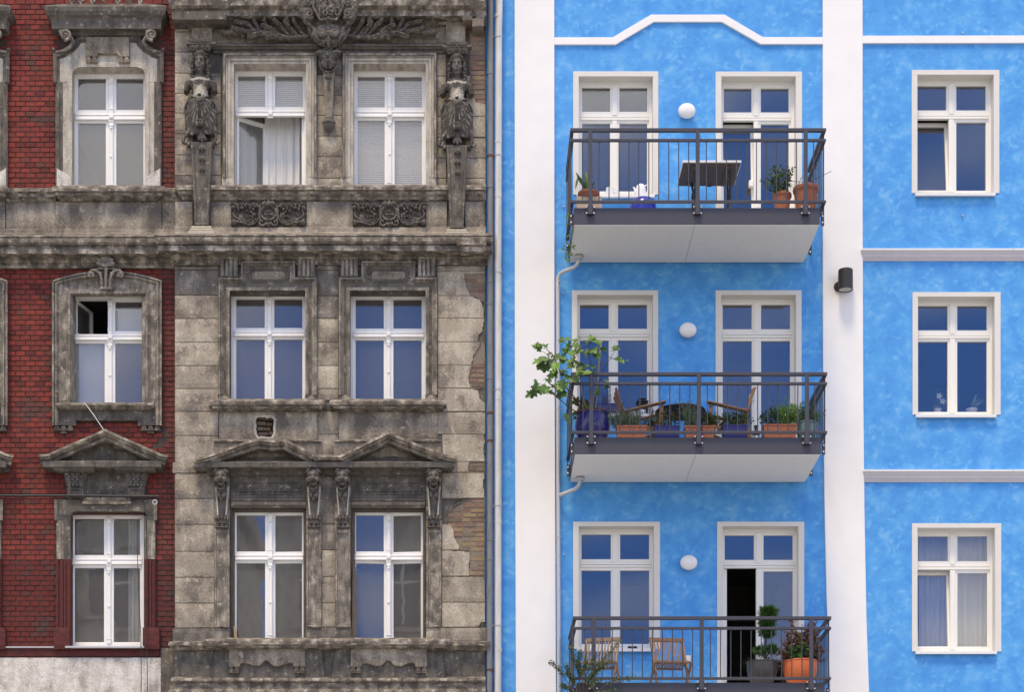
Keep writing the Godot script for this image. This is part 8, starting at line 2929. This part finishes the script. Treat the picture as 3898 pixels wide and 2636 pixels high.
func low_balcony(b: Dictionary) -> void:
	var F: float = b.floor
	var r := RandomNumberGenerator.new()
	r.seed = 303
	folding_chair(Vector3(V(1362.0, 0, 0.75).x, F, 0.75), -0.22, "weathered folding chair partly hidden by the straggling shrub", M.grey_wood)
	folding_chair(Vector3(V(1520.0, 0, 0.75).x, F, 0.75), 0.12, "warm brown folding chair standing clear by the wall socket", M.teak)
	# socket on the wall, ornament on the sill
	var t := thing("wall_socket", "white electrical socket box on the blue wall behind a folding chair", "socket", V(1560.5, 1495.0, 0.0))
	var mb := MB.new()
	pbox(mb, 1554.5, 1488.5, 1567.5, 1502.0, 0.03, 0.0, 0.004)
	put(mb, "box", M.frame, t)
	mb = MB.new()
	pbox(mb, 1556.5, 1490.5, 1565.5, 1498.0, 0.036, 0.03, 0.002)
	put(mb, "flap", M.frame, t)
	t = thing("sill_ornament", "small dark wavy ornament lying on the lowest balcony window sill", "ornament", V(1435.0, 1473.0, 0.05))
	mb = MB.new()
	prism(mb, vv([[1424.5, 1473], [1424.5, 1468.5], [1428, 1466.8], [1432, 1468], [1436, 1469], [1440, 1467], [1444, 1467.3], [1446.5, 1470.5], [1447, 1473]]), 0.055, 0.025, 0.6)
	put(mb, "body", M.black_metal, t)
	# topiary in a dark stone bowl
	var pc := Vector3(V(1729.5, 0, 1.05).x, F, 1.05)
	t = thing("topiary_tree", "cloud-pruned conifer in a wide charcoal bowl before the dark doorway", "plant", pc)
	var rim := V(0, 1504.0, 1.05).y - F
	round_pot(t, pc, 0.225, 0.12, rim, M.dark_pot, 0.012, 0.035)
	mb = MB.new()
	var tops := V(1741.0, 1395.0, 1.03)
	mb.tube([pc + Vector3(0.03, rim - 0.03, 0), V(1736.5, 1480.0, 1.04), V(1737.5, 1455.0, 1.04), V(1738.5, 1435.0, 1.03), tops], [0.016, 0.014, 0.013, 0.012, 0.008], 8)
	mb.tube([V(1736.5, 1497.0, 1.04), V(1724.0, 1482.0, 1.08)], [0.009, 0.006], 6)
	mb.tube([V(1736.5, 1494.0, 1.04), V(1750.0, 1480.0, 1.06)], [0.009, 0.006], 6)
	put(mb, "trunk", M.twig, t)
	mb = MB.new()
	for q in [[1744, 1391, 21, 11, 620], [1739, 1415, 18, 9, 420], [1741, 1438, 18, 7, 340], [1724, 1478, 13, 8, 240], [1751, 1476, 13, 7, 240]]:
		var ce := V(q[0], q[1], 1.03)
		for i in int(q[4] * 2.2):
			var d := rdir(r)
			var lump := 0.8 + 0.55 * wob.get_noise_3d(d.x * 2.2 + q[0], d.y * 2.2, d.z * 2.2)
			var p: Vector3 = ce + d * Vector3(q[2] * U, q[3] * U, 0.12) * pow(r.randf(), 0.45) * lump
			var up := smoothstep(-0.2, 0.8, d.y)
			leaf(mb, p, d + Vector3(0, 0.1, 0) + rdir(r) * 0.45, rdir(r), r.randf_range(0.035, 0.085), 0.011, [Color(0.060, 0.150, 0.024), Color(0.040, 0.110, 0.018), Color(0.026, 0.068, 0.014)][r.randi() % 3] * r.randf_range(0.7, 1.35))
	put(mb, "foliage", M.leaf, t)
	mb = MB.new()
	for i in 46:
		var bs := pc + Vector3(r.randfn() * 0.1, rim - 0.01, r.randfn() * 0.08)
		var d := Vector3(r.randfn() * 0.8 - 0.25, 0.45, r.randfn() * 0.5).normalized()
		var last := bs
		var c: Color = G_MID[r.randi() % 3] * r.randf_range(0.6, 1.2)
		mb.col = c
		for k in 5:
			var nx := last + d * 0.05
			d = (d + Vector3(0, -0.32, 0)).normalized()
			mb.quad(last + Vector3(0, 0, 0.003), last - Vector3(0.002, 0.003, 0.003), nx - Vector3(0.002, 0.003, 0.003), nx + Vector3(0, 0, 0.003))
			last = nx
	put(mb, "grass", M.leaf, t)
	# browned conifer with young green leaves in an orange bowl
	pc = Vector3(V(1815.0, 0, 1.08).x, F, 1.08)
	rim = V(0, 1502.5, 1.08).y - F
	t = thing("potted_conifer", "half-dead brown conifer with fresh green leaves in a bright orange bowl", "plant", pc)
	round_pot(t, pc, 0.248, 0.15, rim, M.orange_pot, 0.012, 0.035)
	mb = MB.new()
	var st := MB.new()
	for q in [[1795, 1412], [1788, 1440], [1780, 1462], [1770, 1482], [1800, 1432], [1812, 1440], [1826, 1436], [1834, 1424], [1844, 1418], [1850, 1420], [1852, 1452], [1860, 1470], [1868, 1476], [1856, 1490], [1778, 1492], [1790, 1475], [1840, 1450], [1848, 1440], [1806, 1455], [1796, 1450], [1862, 1500], [1846, 1474], [1832, 1448]]:
		var tip := V(q[0], q[1], 1.08 + r.randfn() * 0.06)
		var pts := limb(st, pc + Vector3(r.randfn() * 0.03, rim - 0.02, r.randfn() * 0.03), tip, 0.008, 0.003, r, 0.08, 6)
		for k in range(2, 7):
			for m in 9:
				var tw: Vector3 = pts[k] + (rdir(r) + Vector3(0, 0.3, 0)) * r.randf_range(0.03, 0.09)
				spray(mb, r, pts[k], tw, 13, 0.026, 0.012, G_BROWN, 0.012)
	for i in 70:
		var p := V(1815.0 + r.randfn() * 13.0, 1476.0 + r.randfn() * 10.0, 1.18 + r.randfn() * 0.05)
		leaf(mb, p, Vector3(r.randfn(), -0.1 + r.randfn() * 0.4, 0.4), Vector3(0, 0.7, 0.7) + rdir(r) * 0.4, r.randf_range(0.07, 0.12), 0.05, [Color(0.06, 0.16, 0.02), Color(0.035, 0.10, 0.018), Color(0.10, 0.24, 0.03)][r.randi() % 3] * r.randf_range(0.6, 1.2))
	clump(mb, r, V(1815.0, 1450.0, 1.12), Vector3(0.09, 0.09, 0.06), 200, 0.03, 0.009, G_DARK)
	put(st, "stems", M.twig, t)
	put(mb, "foliage", M.leaf, t)
	# straggling shrub in a box hung outside the railing
	var hb := V(1318.0, 1606.0, 1.52)
	t = thing("straggling_shrub", "straggling small-leaved shrub reaching over the lowest balcony railing", "shrub", hb)
	mb = MB.new()
	mb.box(hb + Vector3(-0.2, -0.16, -0.09), hb + Vector3(0.2, 0.0, 0.08), 0.01)
	put(mb, "hanging_box", M.terracotta, t)
	st = MB.new()
	mb = MB.new()
	var ends := [[1249, 1505, 1.62], [1296, 1470, 1.55], [1404, 1459, 1.62], [1437, 1540, 1.62], [1395, 1570, 1.64], [1275, 1558, 1.6], [1330, 1498, 1.6], [1352, 1490, 1.6], [1366, 1512, 1.62], [1290, 1530, 1.6], [1310, 1500, 1.55], [1345, 1532, 1.6], [1385, 1500, 1.62], [1360, 1545, 1.62], [1318, 1480, 1.58], [1285, 1512, 1.6]]
	for q in ends:
		var base := hb + Vector3(r.randfn() * 0.03, -0.01, 0)
		var mid := V(lerpf(1312.0, q[0], 0.45) + r.randf_range(-5, 5), lerpf(1585.0, q[1], 0.5) - 6.0, q[2])
		var p1 := limb(st, base, mid, 0.008, 0.005, r, 0.06, 4)
		var p2 := limb(st, p1[4], V(q[0], q[1], q[2]), 0.005, 0.002, r, 0.08, 8)
		for k in range(1, 9):
			for m in 24:
				var at: Vector3 = p2[k] + rdir(r) * 0.032
				leaf(mb, at, rdir(r) + Vector3(0, 0.1, 0.2), rdir(r) + Vector3(0, 0.8, 0.4), r.randf_range(0.018, 0.034), 0.02, [Color(0.085, 0.115, 0.056), Color(0.115, 0.15, 0.08), Color(0.055, 0.08, 0.04), Color(0.14, 0.175, 0.09)][r.randi() % 4] * r.randf_range(0.7, 1.3))
	put(st, "stems", M.twig, t)
	put(mb, "foliage", M.leaf, t)

func small_things() -> void:
	var r := RandomNumberGenerator.new()
	r.seed = 404
	# orchids behind the right middle window
	var sy := V(0, 938.0, -0.3).y
	for q in [[2128.0, "orchid with two pale flowers standing inside the blue front's side window", 0], [2205.0, "orchid with long leaves in a white pot inside the blue front's side window", 1]]:
		var p := Vector3(V(q[0], 0, -0.34).x, sy, -0.34)
		var t := thing("orchid", q[1], "plant", p)
		round_pot(t, p, 0.09 if q[2] == 1 else 0.06, 0.05, 0.07, M.china, 0.01)
		var mb := MB.new()
		if q[2] == 0:
			mb.col = Color(0.12, 0.2, 0.08)
			mb.tube([p + Vector3(0, 0.05, 0), V(2127.0, 905.0, -0.34), V(2128.0, 882.0, -0.33)], 0.006, 6)
			mb.tube([V(2128.0, 915.0, -0.34), V(2138.0, 908.0, -0.32)], 0.005, 6)
			for f in [[2131.0, 900.0], [2139.0, 912.0]]:
				for k in 5:
					var a := TAU * k / 5.0
					leaf(mb, V(f[0], f[1], -0.31), Vector3(cos(a), sin(a), 0.25), Vector3(0, 0, 1), 0.055, 0.05, Color(0.72, 0.76, 0.66), 0.1)
		for k in 9:
			var d := Vector3(r.randfn() * 0.6, 0.5 + r.randf() * (0.9 if q[2] == 1 else 0.3), r.randfn() * 0.3)
			leaf(mb, p + Vector3(0, 0.06, 0), d, Vector3(0, 0.3, 1), r.randf_range(0.1, 0.3 if q[2] == 1 else 0.13), 0.025, Color(0.20, 0.29, 0.16) * r.randf_range(0.7, 1.3))
		put(mb, "foliage", M.leaf, t)
	var sill := MB.new()
	sill.box(Vector3(V(2076, 0, -0.27).x, sy - 0.03, -0.46), Vector3(V(2256, 0, -0.27).x, sy, -0.262), 0.004)
	var so := thing("inner_sill", "white inner window board carrying the orchids", "sill", Vector3(V(2160.0, 0, -0.3).x, sy - 0.03, -0.36))
	put(sill, "board", M.frame, so)
	# rail, ring and cables on the brick bay
	var t := thing("iron_rail", "rusty black iron rail fixed across the lowest brick bay", "rail", V(180.0, 1127.5, 0.14))
	var mb := MB.new()
	var pts := []
	for i in 12:
		pts.append(V(lerpf(-120.0, 361.0, i / 11.0), 1125.0 + 2.5 * i / 11.0 + r.randf_range(-0.4, 0.4), 0.12))
	mb.tube(pts, 0.019, 8)
	put(mb, "bar", M.black_metal, t)
	for q in [52.0, 228.0, 352.0]:
		mb = MB.new()
		mb.tube([V(q, 1127.0, 0.12), V(q, 1132.0, 0.03), V(q, 1132.0, -0.07)], 0.009, 6)
		put(mb, "hook", M.rust, t)
	mb = MB.new()
	var ring_p := []
	for i in 15:
		var a := TAU * i / 14.0
		ring_p.append(V(352.0 + cos(a) * 5.0, 1141.0 + sin(a) * 5.0, 0.12))
	mb.tube(ring_p, 0.009, 6)
	put(mb, "ring", M.galv, t)
	for q in [[[[321, 1178], [314, 1182], [312, 1200], [312.5, 1262], [315, 1350], [320, 1440], [321, 1530], [320.5, 1720]], "thin black cable looping down the left side of the window jamb"], [[[326, 1134], [332, 1180], [334, 1260], [333, 1330], [333, 1440], [335, 1530], [334, 1720]], "thin black cable hanging straight down the red painted jamb"]]:
		pts = []
		for p in q[0]:
			pts.append(V(p[0], p[1], 0.075 if p[0] > 325.0 else 0.06))
		t = thing("black_cable", q[1], "cable", V(q[0][0][0], 1720.0, 0.06), "cables on the lowest brick bay window")
		mb = MB.new()
		mb.tube(pts, 0.006, 6)
		put(mb, "wire", M.cable, t)
	t = thing("metal_rod", "thin pale rod leaning from a sill down to the small pediment", "rod", V(235.0, 976.0, 0.25))
	mb = MB.new()
	mb.tube([V(193.0, 916.0, 0.14), V(214.0, 944.0, 0.2), V(236.0, 977.0, 0.255)], 0.007, 6)
	put(mb, "rod", M.galv, t)
	# a loose board left in the lower window, and the dark shutter board beside it
	t = thing("loose_board", "short pale board leaning in the lower window's corner", "board", V(534.0, 1452.0, 0.02))
	mb = MB.new()
	prism(mb, vv([[530.0, 1423.0], [534.0, 1421.0], [540.0, 1453.0], [532.0, 1453.0]]), 0.05, 0.03, 0.4)
	put(mb, "plank", M.bamboo, t)
	t = thing("loose_board", "dark timber board leaning against the jamb of the ajar window", "board", V(804.0, 1452.0, 0.06))
	mb = MB.new()
	prism(mb, vv([[800.5, 1290.0], [808.0, 1288.0], [810.0, 1444.0], [798.0, 1453.0]]), 0.07, 0.04, 0.4)
	put(mb, "plank", M.raw_wood, t)

func furnish(b1: Dictionary, b2: Dictionary, b3: Dictionary) -> void:
	textiles()
	top_balcony(b1)
	middle_balcony(b2)
	low_balcony(b3)
	small_things()
func surroundings() -> void:
	# street in front, and the house across it that the lower windows mirror
	var mb := MB.new()
	mb.quad(Vector3(-150, 0, 90), Vector3(150, 0, 90), Vector3(150, 0, -40), Vector3(-150, 0, -40))
	structure(put(mb, "ground", M.setts))
	mb = MB.new()
	mb.box(Vector3(-80, -0.1, 0.2), Vector3(90, 0.13, 4.6), 0.02)
	structure(put(mb, "pavement", M.paving))
	var t := thing("corner_house", "plain ochre apartment house across the street, seen only mirrored in window panes", "building", Vector3(-10.5, 0.0, 36.0))
	var x0 := -22.0
	var x1 := -0.9
	var zf := 35.0
	var top := 20.6
	mb = MB.new()
	mb.box(Vector3(x0, 0.0, zf), Vector3(x1, top, zf + 11.0), 0.0)
	put(mb, "wall", M.far_wall, t)
	mb = MB.new()
	mb.box(Vector3(x0 - 0.4, top, zf - 0.45), Vector3(x1 + 0.4, top + 0.45, zf + 11.4), 0.05)
	mb.box(Vector3(x0 - 0.2, top - 0.4, zf - 0.22), Vector3(x1 + 0.2, top, zf - 0.001), 0.03)
	put(mb, "roof_cornice", M.far_wall, t)
	for fl in 5:
		var y := 1.4 + fl * 3.8
		for i in 8:
			var x := x0 + 1.2 + i * 2.6
			var w := sub("window", t)
			mb = MB.new()
			mb.box(Vector3(x, y, zf - 0.06), Vector3(x + 1.2, y + 2.1, zf - 0.04))
			put(mb, "pane", M.room, w)
			mb = MB.new()
			for q in [[x - 0.16, y - 0.1, x, y + 2.3], [x + 1.2, y - 0.1, x + 1.36, y + 2.3], [x, y + 2.1, x + 1.2, y + 2.3]]:
				mb.box(Vector3(q[0], q[1], zf - 0.12), Vector3(q[2], q[3], zf - 0.001), 0.01)
			mb.box(Vector3(x - 0.3, y + 2.3, zf - 0.25), Vector3(x + 1.5, y + 2.42, zf - 0.001), 0.01)
			mb.box(Vector3(x - 0.3, y - 0.22, zf - 0.22), Vector3(x + 1.5, y - 0.1, zf - 0.001), 0.01)
			put(mb, "surround", M.far_wall, w)
			mb = MB.new()
			mb.box(Vector3(x + 0.56, y, zf - 0.085), Vector3(x + 0.64, y + 2.1, zf - 0.062), 0.0)
			mb.box(Vector3(x, y + 1.4, zf - 0.085), Vector3(x + 0.555, y + 1.48, zf - 0.062), 0.0)
			mb.box(Vector3(x + 0.645, y + 1.4, zf - 0.085), Vector3(x + 1.2, y + 1.48, zf - 0.062), 0.0)
			put(mb, "glazing_bar", M.frame, w)

func _ready() -> void:
	rng.seed = 1890
	wob.seed = 12
	wob.frequency = 1.0
	wob.noise_type = FastNoiseLite.TYPE_SIMPLEX_SMOOTH
	wob2.seed = 31
	wob2.frequency = 1.0
	wob2.noise_type = FastNoiseLite.TYPE_SIMPLEX_SMOOTH
	lens_and_light()
	var t0 := Time.get_ticks_msec()
	make_materials()
	print("materials ", Time.get_ticks_msec() - t0)
	surroundings()
	var old := thing("old_building", "weathered stucco and red brick house front with sooty carved ornament", "building", V(700.0, 2700.0, 0.0))
	brick_bays(old)
	print("bricks ", Time.get_ticks_msec() - t0)
	for dx in [0.0, -350.0]:
		bay_a1(old, dx)
		bay_a2(old, dx)
		bay_a3(old, dx)
	brick_bay_bands(old)
	stucco_bay(old)
	print("stucco ", Time.get_ticks_msec() - t0)
	old_windows(old)
	caryatids(old)
	mascaron(old)
	lion_brackets(old)
	cartouche(old)
	relief_panels(old)
	print("ornament ", Time.get_ticks_msec() - t0)
	var blue := blue_building()
	pipes()
	wall_lamps()
	var b1 := balcony("steel balcony with a small table, above the other balconies", 1294.0, 1874.0, 293.0, 316.5, 456.0, 470.0, 507.5, [1339.5, 1582.7, 1827.5], [])
	var b2 := balcony("steel balcony crowded with planters and wooden armchairs", 1295.5, 1876.5, 847.0, 869.0, 979.5, 992.0, 1029.8, [1341.5, 1585.3, 1830.5], [])
	var b3 := balcony("steel balcony with two folding chairs and a black open doorway", 1300.0, 1885.5, 1401.0, 1424.5, 1538.5, 1549.8, 1588.0, [1346.5, 1591.7, 1840.0], [])
	furnish(b1, b2, b3)
	print("done ", Time.get_ticks_msec() - t0)
